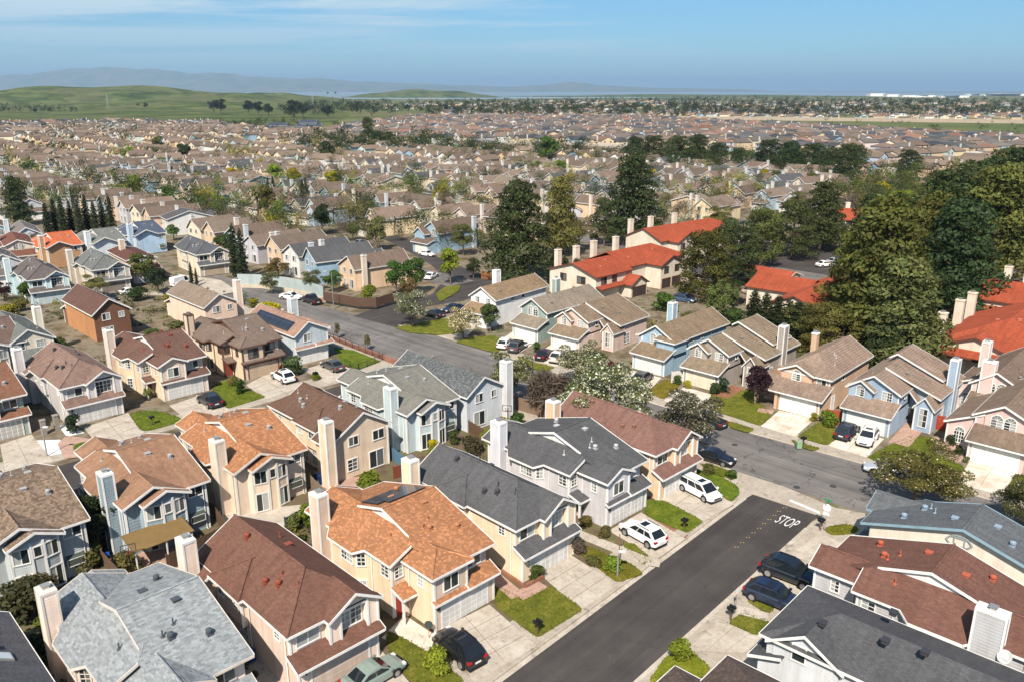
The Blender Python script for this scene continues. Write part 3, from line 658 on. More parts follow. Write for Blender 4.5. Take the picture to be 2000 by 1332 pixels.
sidewalk_strip([KRr(-2, 2.0), KRr(-40, 2.0)][::-1], 1.25, 'scored concrete pavement right of the dark side road')
sidewalk_strip([(54, 79.2), (42.2, 89.6), (28.8, 101), (6.4, 123.4)][::-1], 1.2, 'scored concrete pavement across the main road')
gutter(MU[5:], .45, 'concrete gutter on the far edge of the main road'); gutter([(p[0] - .3, p[1] - .3) for p in ML[4:8]], .45, 'concrete gutter on the near edge of the main road')
# driveways
driveway([(858, 1228), (956, 1180), (1050, 1262), (925, 1332)], 'wide scored driveway under the black estate car', nx=2, ny=4)
driveway([(1052, 1119), (1115, 1083), (1206, 1142), (1134, 1192)], 'stained driveway of the charcoal roofed cream house', nx=2, ny=4)
driveway([(1188, 1036), (1252, 1000), (1340, 1052), (1284, 1092)], 'driveway under the white crossover car', nx=2, ny=3)
driveway([(1290, 974), (1348, 930), (1434, 985), (1372, 1018)], 'driveway under the white minivan', nx=2, ny=3)
driveway([(700, 1240), (745, 1270), (800, 1332), (690, 1400)], 'driveway of the brown roofed house at the bottom edge', nx=2, ny=3)
driveway([(163, 835), (250, 806), (285, 844), (200, 880)], 'concrete driveway of the mauve tile roofed house', nx=2, ny=3)
driveway([(330, 792), (402, 768), (452, 802), (375, 828)], 'driveway under the dark grey car on the left', nx=2, ny=3)
driveway([(480, 752), (540, 720), (592, 755), (520, 780)], 'driveway under the white crossover on the back road', nx=2, ny=3)
driveway([(592, 722), (650, 704), (700, 728), (640, 750)], 'driveway under the grey saloon on the back road', nx=2, ny=3)
driveway([(0, 868), (62, 848), (105, 900), (10, 925)], 'weathered driveway at the left edge', nx=2, ny=3)
driveway([(1522, 801), (1592, 818), (1552, 853), (1486, 832)], 'rust stained pale driveway of the tan house', 'drive_rust', 2, 3)
driveway([(1646, 833), (1727, 857), (1692, 893), (1617, 870)], 'driveway under the two parked cars by the blue house', 'drive_pale', 2, 3)
driveway([(1894, 900), (1985, 925), (1957, 967), (1866, 944)], 'rust stained driveway of the pink house', 'drive_rust', 2, 3)
driveway([(1337, 755), (1395, 772), (1352, 802), (1296, 782)], 'pale driveway of the taupe house', 'drive_pale', 2, 3)
driveway([(1230, 722), (1292, 738), (1262, 768), (1205, 748)], 'pale driveway of the sky blue house', 'drive_pale', 2, 3)
driveway([(1001, 648), (1048, 668), (1015, 690), (960, 676)], 'pale driveway of the sage green house', 'drive_pale', 2, 3)
driveway([(1078, 672), (1140, 690), (1085, 716), (1035, 700)], 'pale driveway of the dusty pink house', 'drive_pale', 2, 3)
driveway([(1650, 1062), (1592, 1100), (1540, 1084), (1600, 1042)], 'concrete driveway beside the stop sign', nx=2, ny=3)
driveway([(1620, 1105), (1560, 1160), (1465, 1150), (1535, 1100)], 'driveway under the two dark cars', nx=2, ny=3)
driveway([(1505, 1240), (1455, 1275), (1340, 1270), (1400, 1215)], 'wide scored driveway at the lower right', nx=3, ny=3)
driveway([(345, 535), (432, 548), (465, 570), (415, 580)], 'pale driveway of the dark grey roofed house', nx=2, ny=2)
# lawns
lawn([(964, 1140), (1022, 1170), (1075, 1143), (1140, 1190), (1050, 1246), (966, 1182)], 'trim green lawn between two driveways beside the dark side road')
lawn([(1130, 1060), (1232, 1100), (1258, 1120), (1205, 1138), (1128, 1078)], 'patchy lawn with shrubs left of the white crossover', (1.1, .95, .9, 1))
lawn([(1213, 1060), (1238, 1060), (1278, 1098), (1256, 1104)], 'narrow lawn strip beside the white crossover')
lawn([(1256, 975), (1300, 978), (1375, 1018), (1342, 1041), (1262, 1008)], 'bright lawn strip between the white car and the minivan', (.9, 1.1, .8, 1))
lawn([(1355, 915), (1400, 925), (1442, 950), (1444, 965), (1428, 980), (1405, 965)], 'curved lawn at the road corner beside the minivan', (.85, 1.1, .8, 1))
lawn([(1365, 905), (1395, 908), (1438, 924), (1440, 936), (1405, 930)], 'narrow planted verge beside the parked dark saloon', (.9, .95, .9, 1))
lawn([(756, 1230), (800, 1252), (855, 1285), (910, 1332), (800, 1332), (756, 1262)], 'lawn with a yellow green shrub beside the black estate car')
lawn([(250, 806), (300, 800), (345, 812), (360, 822), (278, 845)], 'kidney shaped lawn before the cream house', (.8, 1, .8, 1), 1.5)
lawn([(415, 752), (440, 742), (520, 775), (445, 798), (420, 780)], 'lawn before the beige stucco house', (.85, 1, .8, 1))
lawn([(652, 680), (690, 684), (745, 706), (700, 722), (668, 712)], 'fenced lawn with iron railing beside the main road', (.8, 1, .8, 1))
lawn([(145, 868), (165, 862), (180, 866), (165, 878), (143, 880)], 'small half round lawn in the paved corner', (.7, 1, .7, 1))
lawn([(1388, 770), (1470, 760), (1478, 778), (1506, 812), (1484, 832), (1390, 800)], 'big lawn with darker mown stripe before the taupe house')
lawn([(1418, 822), (1436, 825), (1474, 838), (1460, 845), (1425, 834)], 'narrow verge lawn by the dark pickup')
lawn([(1600, 823), (1625, 835), (1645, 850), (1615, 870), (1556, 854)], 'lawn between the pale driveways of the tan and blue houses')
lawn([(1545, 858), (1604, 876), (1585, 880), (1553, 868)], 'small verge lawn with utility box')
lawn([(1740, 868), (1780, 850), (1830, 856), (1815, 880), (1885, 912), (1865, 940), (1775, 925), (1692, 893)], 'large lawn with paver paths between the blue and pink houses', (.85, .95, .8, 1))
lawn([(1985, 925), (2040, 940), (2030, 985), (1957, 968)], 'lawn at the right edge beside the stained driveway')
lawn([(1262, 765), (1300, 740), (1328, 752), (1296, 780)], 'dry lawn with bare patches before the sky blue house', (1.25, .95, .9, 1))
lawn([(1010, 695), (1035, 705), (1085, 718), (1060, 726), (1020, 712)], 'green lawn in front of the sage green house')
lawn([(1130, 716), (1180, 700), (1215, 728), (1190, 742), (1120, 735)], 'green lawn behind the white blossom tree')
lawn([(770, 640), (880, 620), (905, 650), (860, 655), (800, 650)], 'corner lawn under the blossom trees')
lawn([(905, 660), (960, 655), (1000, 668), (970, 690), (890, 668)], 'lawn beneath the second pair of blossom trees')
lawn([(850, 575), (870, 560), (900, 558), (895, 570), (860, 590)], 'rounded lawn around the light green street tree', (1, 1, 1, 1), 1)
lawn([(1420, 1216), (1450, 1196), (1508, 1215), (1480, 1243)], 'lawn by the black mailbox on the lower right')
lawn([(1456, 1172), (1478, 1166), (1515, 1186), (1500, 1200)], 'small lawn between path and dark blue car')
lawn([(1607, 1030), (1650, 1022), (1680, 1030), (1670, 1042), (1620, 1046)], 'small rounded lawn by the stop sign', (1.1, 1, .9, 1), 1)
lawn([(1265, 1332), (1300, 1282), (1340, 1262), (1390, 1305), (1360, 1332)], 'bright groundcover around the round bush', (1.25, 1.35, .8, 1))
lawn([(1538, 1096), (1590, 1110), (1600, 1130), (1560, 1110)], 'grass strip behind the black suv')
lawn([(360, 1108), (395, 1085), (425, 1140), (400, 1160)], 'green grass beside the brown fence', (.9, 1.2, .8, 1))
# paths and other surfaces
walk([(1130, 1042), (1180, 1062), (1262, 1095), (1290, 1100)], 'stepping stone path across the shrubby lawn', w=1.3)
walk([(968, 1128), (1012, 1165), (1060, 1140)], 'paved walk beside the brick planter bed', 'pavers', 1.4)
walk([(1440, 1190), (1500, 1205)], 'concrete front walk at the lower right')
walk([(1755, 868), (1790, 828)], 'paver walk before the blue house', 'pavers', 2.4)
walk([(1840, 855), (1860, 880), (1884, 902)], 'paver walk beside the pink house', 'pavers', 2.0)
walk([(1405, 775), (1440, 755)], 'brick walk before the taupe house', 'brickwork', 2.4)
walk([(1480, 800), (1510, 805)], 'tiled porch step of the tan house', 'pavers', 1.5)
sheet('patio', gp([(745, 1245), (790, 1200), (850, 1240), (835, 1290)]), Z1, 'drive_pale', label='pale concrete side court beside the cream house')
sheet('patio', gp([(62, 860), (118, 858), (120, 885), (82, 893)]), Z1, 'gravel_white', label='white gravel bed around the lamp post')
sheet('patio', gp([(115, 832), (135, 825), (165, 845), (130, 852)]), Z1, 'gravel_white', label='white gravel around the clipped pine')
sheet('patio', gp([(112, 866), (130, 850), (200, 860), (190, 890), (125, 895)]), Z2, 'pavers', label='pinkish paved court with small lawn')
sheet('patio', gp([(420, 1000), (590, 985), (620, 1010), (560, 1040), (450, 1060)]), Z1, 'drive', label='weathered concrete patio behind the orange roofed house')
sheet('patio', gp([(230, 1080), (395, 1060), (390, 1110), (260, 1130)]), Z1, 'pavers', label='patio with timber deck behind the blue house')
sheet('patio', gp([(610, 940), (700, 930), (760, 960), (640, 990)]), Z1, 'pavers', label='terracotta patio behind the brown roofed house')
sheet('patio', gp([(470, 1290), (545, 1270), (590, 1310), (560, 1360), (480, 1332)]), Z1, 'drive', label='narrow side patio by the blue bin')
sheet('brick_strip', gp([(640, 662), (645, 655), (778, 703), (770, 712)]), Z2, 'brickwork', label='red brick pavement strip along the main road')
sheet('patio', gp([(1255, 1000), (1262, 1005), (1345, 1045), (1336, 1052)]), Z2, 'brickwork', label='reddish gravel edge beside the white car driveway')
# road markings: raised dots, stop line and the word
def mark(name, poly, label, col, z=.02):
    sheet(name, poly, z, 'matte', col, label=label)
mark('stop_line', gp([(1541, 978), (1544, 975), (1602, 999), (1600, 1003)], 0), 'white stop line at the end of the side road', (.62, .6, .57, 1))
cu = bpy.data.curves.new('stop_word', 'FONT'); cu.body = 'STOP'; cu.size = 1.0; cu.align_x = 'CENTER'; cu.align_y = 'CENTER'; cu.offset = -.006
_t = bpy.data.objects.new('text_source', cu); COL.objects.link(_t); bpy.context.view_layer.update()
_m = bpy.data.meshes.new_from_object(_t.evaluated_get(bpy.context.evaluated_depsgraph_get())); bpy.data.objects.remove(_t); _m.name = 'stop_word'; _m.materials.clear()
sw = link('stop_word', _m, 'matte', (.62, .6, .58, 1)); sx_, sy_ = G(1537, 1019)
sw.location = (sx_, sy_, .022); sw.rotation_euler = (0, 0, radians(-45)); sw.scale = (.86, 2.9, 1)
tag(sw, label='white painted word STOP on the dark side road', cat='road marking')
for i, (u, v) in enumerate([(1439, 1068), (1450, 1059), (1461, 1049), (1472, 1040), (1483, 1031), (1493, 1022), (1503, 1014), (1513, 1006), (1522, 998), (1533, 991)]):
    x, y = G(u, v); e_ = empty('road_stud', x, y, .013)
    for dx in (-.16, .12):
        m = MB(); m.lathe([(.05, 0), (.05, .012), (.03, .02)], (dx, 0, 0), 6); link('stud', m.mesh('stud'), 'matte', (.6, .42, .08, 1), e_)
    tag(e_, label='pair of yellow road studs on the side road, %s towards the stop line' % 'first second third fourth fifth sixth seventh eighth ninth tenth'.split()[i], cat='road stud', group='yellow studs on the side road')
for i, (u, v) in enumerate([(1435, 868), (1627, 949), (1682, 943), (1556, 951), (1390, 930)]):
    x, y = G(u, v); m = MB(); m.lathe([(.38, 0), (.38, .012)], (x, y, .005), 14)
    tag(link('manhole_cover', m.mesh('manhole_cover'), 'matte', (.05, .05, .05, 1)), label=['dark round manhole cover below the parked pickup', 'dark manhole cover nearer the stop sign', 'dark manhole cover near the silver car', 'small dark utility cover in the main road', 'dark cover in the verge by the dark saloon'][i], cat='manhole cover')
# ------------------------------------------------------------------ house types
def typeA(H, hip=False, sides='fb', gar=WHITE, garpc=None, chim=True, rearbay=True, sidebay=True, blind=.3, doorc=(.3, .04, .03, 1), panels=True, vents=(.3, .3, .3, 1), hood=True):
    zL = lambda x: 5.2 + .45 * (x + 1.7); D = H.detail
    # main roof, Dutch gable on the left end
    if sidebay: H.rp([(-1.7, 3.5, 5.2), (-1.7, 7.1, 5.2), (-2.45, 7.9, zL(-2.45)), (-2.45, 11.6, zL(-2.45)), (-1.7, 12.4, 5.2), (-1.7, 16.5, 5.2), (1.3, 16.5, zL(1.3)), (1.3, 4.5, zL(1.3)), (.5, 3.5, zL(.5))], 'eeeeer--r')
    else: H.rp([(-1.7, 3.5, 5.2), (-1.7, 16.5, 5.2), (1.3, 16.5, zL(1.3)), (1.3, 4.5, zL(1.3)), (.5, 3.5, zL(.5))], 'er--r')
    H.rp([(1.0, 8.2, 7.6), (6.85, 8.2, 7.6), (6.85, .2, 5.2), (1.5, .2, 5.2), (.5, 3.5, 6.19), (1.0, 4.4, 6.46)], '-re--r')
    H.rp([(1.0, 8.2, 7.6), (6.85, 8.2, 7.6), (6.85, 16.2, 5.2), (4.3, 16.2, 5.2), (1.0, 11.9, 6.49)], '-re-r')
    gw = MB(); gw.face([(1.25, 4.6, 6.45), (1.25, 8.2, 7.5), (1.25, 11.8, 6.45)]); H.part('gable_wall', gw, 'paint', H.tc)
    # rear gable and its bay
    H.rp([(1.3, 11.75, 6.55), (1.3, 16.5, 6.55), (4.35, 16.5, 5.2), (4.35, 16.2, 5.2)], '-re-')
    if rearbay:
        H.rp([(2.2, 14.4, 6.1), (2.2, 17.2, 6.1), (-.1, 17.2, 5.15), (-.1, 16.3, 5.15)], '-re-'); H.rp([(2.2, 14.4, 6.1), (2.2, 17.2, 6.1), (4.5, 17.2, 5.15), (4.5, 16.1, 5.15)], '-re-')
    # front left wing
    if hip:
        H.rp([(-.5, -.4, 5.2), (-.5, 4.1, 5.2), (1.7, 3.6, 6.2), (1.7, 1.8, 6.2)], 'e---'); H.rp([(1.7, 1.8, 6.2), (1.7, 3.53, 6.2), (3.9, .2, 5.2), (3.9, -.4, 5.2)], '--e-'); H.rp([(-.5, -.4, 5.2), (3.9, -.4, 5.2), (1.7, 1.8, 6.2)], 'e--')
    else:
        H.rp([(-.5, -.4, 5.2), (-.5, 4.1, 5.2), (1.7, 3.7, 6.2), (1.7, -.4, 6.2)], 'e--r'); H.rp([(1.7, -.4, 6.2), (1.7, 3.53, 6.2), (3.9, .2, 5.2), (3.9, -.4, 5.2)], '--er')
        H.wall([(0, 0, 5.0), (3.4, 0, 5.0), (1.7, 0, 6.0)], (0, -1), 'f' in sides)
    # walls
    H.wall([(-1.3, 3.9, 0), (-1.3, 15.8, 0), (-1.3, 15.8, 5.1), (-1.3, 3.9, 5.1)], (-1, 0), 'l' in sides)
    H.wall([(6.4, .9, 0), (6.4, 15.8, 0), (6.4, 15.8, 5.1), (6.4, 8.2, 7.4), (6.4, .9, 5.25)], (1, 0), 'r' in sides)
    H.wall([(6.4, 0, 0), (6.4, .9, 0), (6.4, .9, 3.1), (6.4, 0, 2.8)], (1, 0), 'r' in sides)
    H.wall([(0, 0, 0), (6.4, 0, 0), (6.4, 0, 2.8), (0, 0, 2.8)], (0, -1), 'f' in sides)
    H.wall([(0, 0, 2.8), (3.4, 0, 2.8), (3.4, 0, 5.0), (0, 0, 5.0)], (0, -1), 'f' in sides)
    H.wall([(3.4, .9, 2.8), (6.4, .9, 2.8), (6.4, .9, 5.2), (3.4, .9, 5.2)], (0, -1), 'f' in sides)
    H.wall([(3.4, 0, 2.8), (3.4, .9, 2.8), (3.4, .9, 5.0), (3.4, 0, 5.0)], (1, 0), 'f' in sides)
    H.wall([(0, 0, 0), (0, 3.9, 0), (0, 3.9, 5.1), (0, 0, 5.1)], (-1, 0), 'l' in sides)
    H.wall([(-1.3, 3.9, 0), (0, 3.9, 0), (0, 3.9, 5.9), (-1.3, 3.9, 5.2)], (0, -1), 'f' in sides)
    H.wall([(-1.3, 15.8, 0), (6.4, 15.8, 0), (6.4, 15.8, 5.1), (4.2, 15.8, 5.1), (1.35, 15.8, 6.4), (-1.3, 15.8, 5.15)], (0, 1), 'b' in sides)
    if rearbay:
        B = [(-.05, 15.8), (.25, 16.35), (1.75, 16.8), (2.75, 16.8), (4.0, 16.5), (4.0, 15.8)]
        for i, (a, b) in enumerate(zip(B, B[1:])):
            d = Vector((b[0] - a[0], b[1] - a[1])).normalized(); n = (-d.y, d.x)
            top = [5.08, 5.08]
            P_ = [(*a, 0), (*b, 0), (*b, 5.08), (*a, 5.08)]
            if i == 2:
                w_ = MB(); H.wall(P_, n, False)
            else: H.wall(P_, n, 'b' in sides)
        H.wall([(.15, 16.35, 5.0), (1.75, 16.8, 5.0), (2.2, 16.8, 5.95)], (-.2, .98), 'b' in sides); H.wall([(1.75, 16.8, 5.0), (4.0, 16.55, 5.0), (2.2, 16.8, 5.95)], (.1, .99), 'b' in sides)
        nl = Vector((-.45, 1.5)).normalized(); nr = Vector((.3, 1.25)).normalized()
        if D:
            for z, h in ((1.15, 1.9), (3.95, 1.3)):
                H.window((1.0, 16.57, z), (nl.x, nl.y), 1.15, h, 'slide', blind); H.window((3.38, 16.65, z), (nr.x, nr.y), 1.0, h, 'slide', blind)
            H.window((2.25, 16.8, 4.1), (0, 1), .55, .9, 'one', .4)
            H.corner(4.0, 16.5, 0, 5.05); H.corner(1.75, 16.8, 0, 5.05); H.corner(2.75, 16.8, 0, 5.05); H.corner(.25, 16.35, 0, 5.05)
    if sidebay:
        B = [(-1.3, 7.3), (-2.05, 8.05), (-2.05, 11.4), (-1.3, 12.2)]
        for a, b in zip(B, B[1:]):
            d = Vector((b[0] - a[0], b[1] - a[1])).normalized(); H.wall([(*a, 0), (*b, 0), (*b, 5.0), (*a, 5.0)], (-d.y, d.x) if -d.y < 0 else (d.y, -d.x), 'l' in sides)
    if D:
        H.window((1.7, 0, 3.95), (0, -1), 1.5, 1.25, 'slide', blind); H.window((4.9, .9, 4.15), (0, -1), 1.5, 1.0, 'slide', blind)
        H.window((0, 1.7, 4.0), (-1, 0), .6, .95, 'grid2', blind); H.window((-.62, 3.9, 4.1), (0, -1), .75, 1.0, 'grid2', blind); H.window((-1.3, 4.75, 4.1), (-1, 0), .95, 1.0, 'grid2', blind)
        if sidebay:
            H.window((-1.67, 7.68, 4.0), (-.707, -.707), .65, 1.1, 'grid2', blind); H.window((-2.05, 9.2, 4.0), (-1, 0), 1.6, 1.1, 'grid', blind)
            H.window((-1.67, 7.68, 1.3), (-.707, -.707), .65, 1.3, 'grid2', blind)
        H.window((5.35, 15.8, 4.35), (0, 1), 1.4, .85, 'slide', blind); H.garden_window((5.2, 15.8, 1.7), (0, 1))
        H.window((6.4, 11, 4.2), (1, 0), .9, .6, 'slide', blind)
        H.door((-.6, 3.9, 0), (0, -1), color=doorc)
        for x, y, z in ((0, 0, 5.0), (6.4, 0, 2.75), (-1.3, 3.9, 5.1), (-1.3, 15.8, 5.1), (6.4, 15.8, 5.1), (3.4, 0, 5.0)): H.corner(x, y, 0 if x != 3.4 else 2.85, z)
        H.rp([(-1.5, 2.2, 2.55), (0, 2.2, 2.55), (0, 3.85, 3.0), (-1.5, 3.85, 3.0)], 'er-r')
        p = MB(); p.box(-1.4, -1.22, 2.35, 2.53, 0, 2.5); H.part('porch_post', p, 'paint', H.tc)
        H.lantern(.28, 0, 1.9); H.ridge((1.0, 8.2, 7.6), (6.85, 8.2, 7.6)); H.ridge((1.3, 11.8, 6.55), (1.3, 16.5, 6.55)); H.ridge((1.7, 1.8 if hip else -.4, 6.2), (1.7, 3.6, 6.2)); H.pipe(-1.3, 15.3, (-1, 0)); H.pipe(-1.3, 6.6, (-1, 0)); H.pipe(6.1, 15.8, (0, 1)); H.pipe(0, 3.2, (-1, 0))
        if hip: H.ridge((-.5, -.4, 5.2), (1.7, 1.8, 6.2)); H.ridge((3.9, -.4, 5.2), (1.7, 1.8, 6.2))
        H.garage(.75, 5.6, 0, color=gar, panels=panels, pc=garpc)
        zf = lambda y: 5.2 + .3 * (y - .2)
        for x, y, kd in ((2.6, 4.6, 'pipe'), (3.0, 4.2, 'hood'), (3.6, 5.2, 'pipe'), (5.2, 3.2, 'hood'), (4.6, 7.0, 'flat')): H.vent(x, y, zf(y), kd, vents)
        H.vent(5.0, 11.5, 6.6, 'hood', vents); H.vent(3.4, 10.0, 7.06, 'flat', vents); H.vent(.2, 6.0, zL(.2), 'pipe', vents)
    H.shed(3.25, 6.8, -.5, .9, 2.72, 3.35); H.shed(-.3, 3.25, -.45, 0, 2.72, 2.92)
    if chim: H.chimney(-1.85, 13.6, 1.0, 1.35, 0, 8.1)
    return H.finish()

def typeB(H, sides='fb', gar=WHITE, garpc=None, chim=True, blind=.3, panels=True, vents=(.3, .3, .3, 1), low=True, chimy=13.9, arch=True):
    z = lambda x: 7.5 - .6 * abs(x - 3.1); D = H.detail
    H.rp([(3.1, 4.1, 7.5), (3.1, 15.4, 7.5), (-.73, 15.4, 5.2), (-.73, .4, 5.2)], '-re-')
    H.rp([(-.73, .4, 5.2), (6.93, .4, 5.2), (3.1, 4.1, 7.5)], 'e--')
    H.rp([(3.1, 4.1, 7.5), (6.93, .4, 5.2), (6.93, 15.4, 5.2), (3.1, 15.4, 7.5)], '-er-')
    if low: H.rp([(-.73, 11.9, 5.19), (-.73, 15.4, 5.19), (-1.7, 15.4, 4.6), (-1.7, 11.9, 4.6)], '-rer')
    H.rp([(-1.15, 6.8, 5.2), (-1.15, 11.9, 5.2), (1.4, 9.35, 6.7)], 'e--')
    H.rp([(-1.15, 6.8, 5.2), (-.6, 6.8, 5.2), (1.9, 9.35, 6.7), (1.4, 9.35, 6.7)], 'e---'); H.rp([(-1.15, 11.9, 5.2), (-.6, 11.9, 5.2), (1.9, 9.35, 6.7), (1.4, 9.35, 6.7)], 'e---')
    H.rp([(4.7, -.25, 6.6), (4.7, 2.8, 6.6), (2.3, .5, 5.2), (2.3, -.25, 5.2)], '--er'); H.rp([(4.7, -.25, 6.6), (4.7, 2.8, 6.6), (7.1, .5, 5.2), (7.1, -.25, 5.2)], '--er')
    H.wall([(2.6, .2, 2.9), (3.5, .2, 2.9), (3.5, .2, 5.55), (2.6, .2, 5.1)], (0, -1), True); H.wall([(5.9, .2, 2.9), (6.8, .2, 2.9), (6.8, .2, 5.1), (5.9, .2, 5.55)], (0, -1), True)
    H.wall([(3.5, .2, 5.5), (5.9, .2, 5.5), (5.9, .2, 5.6), (4.7, .2, 6.4), (3.5, .2, 5.6)], (0, -1), True)
    H.wall([(3.5, .8, 2.9), (5.9, .8, 2.9), (5.9, .8, 5.5), (3.5, .8, 5.5)], (0, -1), True)
    for x, n in ((3.5, 1), (5.9, -1), (2.6, -1), (6.8, 1)): H.wall([(x, .2, 2.9), (x, .9, 2.9), (x, .9, 5.3), (x, .2, 5.3)], (n, 0), True)
    H.wall([(-.3, .9, 2.8), (2.6, .9, 2.8), (2.6, .9, 5.15), (-.3, .9, 5.15)], (0, -1), True)
    H.wall([(-.3, 0, 0), (6.5, 0, 0), (6.5, 0, 2.85), (-.3, 0, 2.85)], (0, -1), 'f' in sides)
    for x, n, sd in ((-.3, -1, 'l'), (6.5, 1, 'r')):
        H.wall([(x, 0, 0), (x, .9, 0), (x, .9, 3.3), (x, 0, 2.85)], (n, 0), sd in sides); H.wall([(x, .9, 0), (x, 15, 0), (x, 15, 5.25), (x, .9, 5.25)], (n, 0), sd in sides)
    H.wall([(-.75, 7.2, 2.6), (-.75, 11.5, 2.6), (-.75, 11.5, 5.2), (-.75, 7.2, 5.2)], (-1, 0), 'l' in sides)
    for y, n in ((7.2, -1), (11.5, 1)): H.wall([(-.75, y, 2.6), (-.2, y, 2.6), (-.2, y, 5.2), (-.75, y, 5.2)], (0, n), True)
    H.plw.face([(-.75, 7.2, 2.6), (-.75, 11.5, 2.6), (-.3, 11.5, 2.6), (-.3, 7.2, 2.6)])
    if low:
        H.wall([(-1.3, 12.2, 0), (-1.3, 15, 0), (-1.3, 15, 4.7), (-1.3, 12.2, 4.7)], (-1, 0), 'l' in sides); H.wall([(-1.3, 12.2, 0), (-.3, 12.2, 0), (-.3, 12.2, 5.2), (-1.3, 12.2, 4.7)], (0, -1), True)
    H.wall([(-1.3 if low else -.3, 15, 0), (6.5, 15, 0), (6.5, 15, 5.2), (3.1, 15, 7.3), (-1.3 if low else -.3, 15, 4.7 if low else 5.2)], (0, 1), 'b' in sides)
    if D:
        H.window((4.7, .8, 4.15), (0, -1), 1.9, 1.5, 'grid', blind, arch=False); H.window((1.15, .9, 4.15), (0, -1), 1.8, 1.0, 'slide', blind)
        H.window((-.3, 2.6, 4.2), (-1, 0), .7, .8, 'grid2', blind); H.window((-.75, 8.0, 4.3), (-1, 0), .7, .8, 'grid2', blind); H.window((-.75, 10.4, 4.3), (-1, 0), .9, .8, 'slide', blind)
        H.window((-.3, 8.0, 1.3), (-1, 0), 1.2, 1.9, 'grid', 0); H.window((-.3, 10.2, 1.3), (-1, 0), 1.0, 1.9, 'grid', 0)
        H.window((5.2, 15, 4.1), (0, 1), 1.5, 1.1, 'slide', blind); H.window((4.8, 15, 1.2), (0, 1), 1.9, 2.0, 'slide', blind); H.window((1.5, 15, 1.5), (0, 1), 1.2, 1.3, 'grid2', blind); H.window((1.8, 15, 4.3), (0, 1), 1.2, 1.0, 'slide', blind)
        for x, y, a, b in ((-.3, 0, 0, 2.8), (6.5, 0, 0, 2.8), (2.6, .2, 2.9, 5.1), (6.8, .2, 2.9, 5.1), (-.3, .9, 2.9, 5.15), (3.5, .2, 2.9, 5.5), (5.9, .2, 2.9, 5.5), (6.5, 15, 0, 5.2), (-.75, 7.2, 2.6, 5.15)): H.corner(x, y, a, b)
        H.ridge((3.1, 4.1, 7.5), (3.1, 15.4, 7.5)); H.ridge((-.73, .4, 5.2), (3.1, 4.1, 7.5)); H.ridge((4.7, -.25, 6.6), (4.7, 2.8, 6.6)); H.ridge((1.4, 9.35, 6.7), (1.9, 9.35, 6.7)); H.ridge((-1.15, 6.8, 5.2), (1.4, 9.35, 6.7)); H.ridge((-1.15, 11.9, 5.2), (1.4, 9.35, 6.7)); H.pipe(-.3, 1.4, (-1, 0)); H.pipe(-.3, 6.8, (-1, 0)); H.pipe(6.5, 14.6, (1, 0))
        H.lantern(.25, 0, 1.9); H.garage(.75, 5.6, 0, color=gar, panels=panels, pc=garpc)
        for x, y, kd in ((.9, 6.2, 'hood'), (1.3, 4.9, 'hood'), (1.9, 5.4, 'pipe'), (2.4, 11.8, 'hood'), (4.6, 9.3, 'flat'), (4.9, 11.2, 'pipe'), (2.0, 3.2, 'pipe')): H.vent(x, y, min(z(x), 5.2 + .62 * (y - .4)), kd, vents)
    H.shed(-.65, 6.85, -.65, .9, 2.72, 3.4)
    if chim: H.chimney(-1.75, chimy, 1.0, 1.3, 0, 7.9)
    return H.finish()

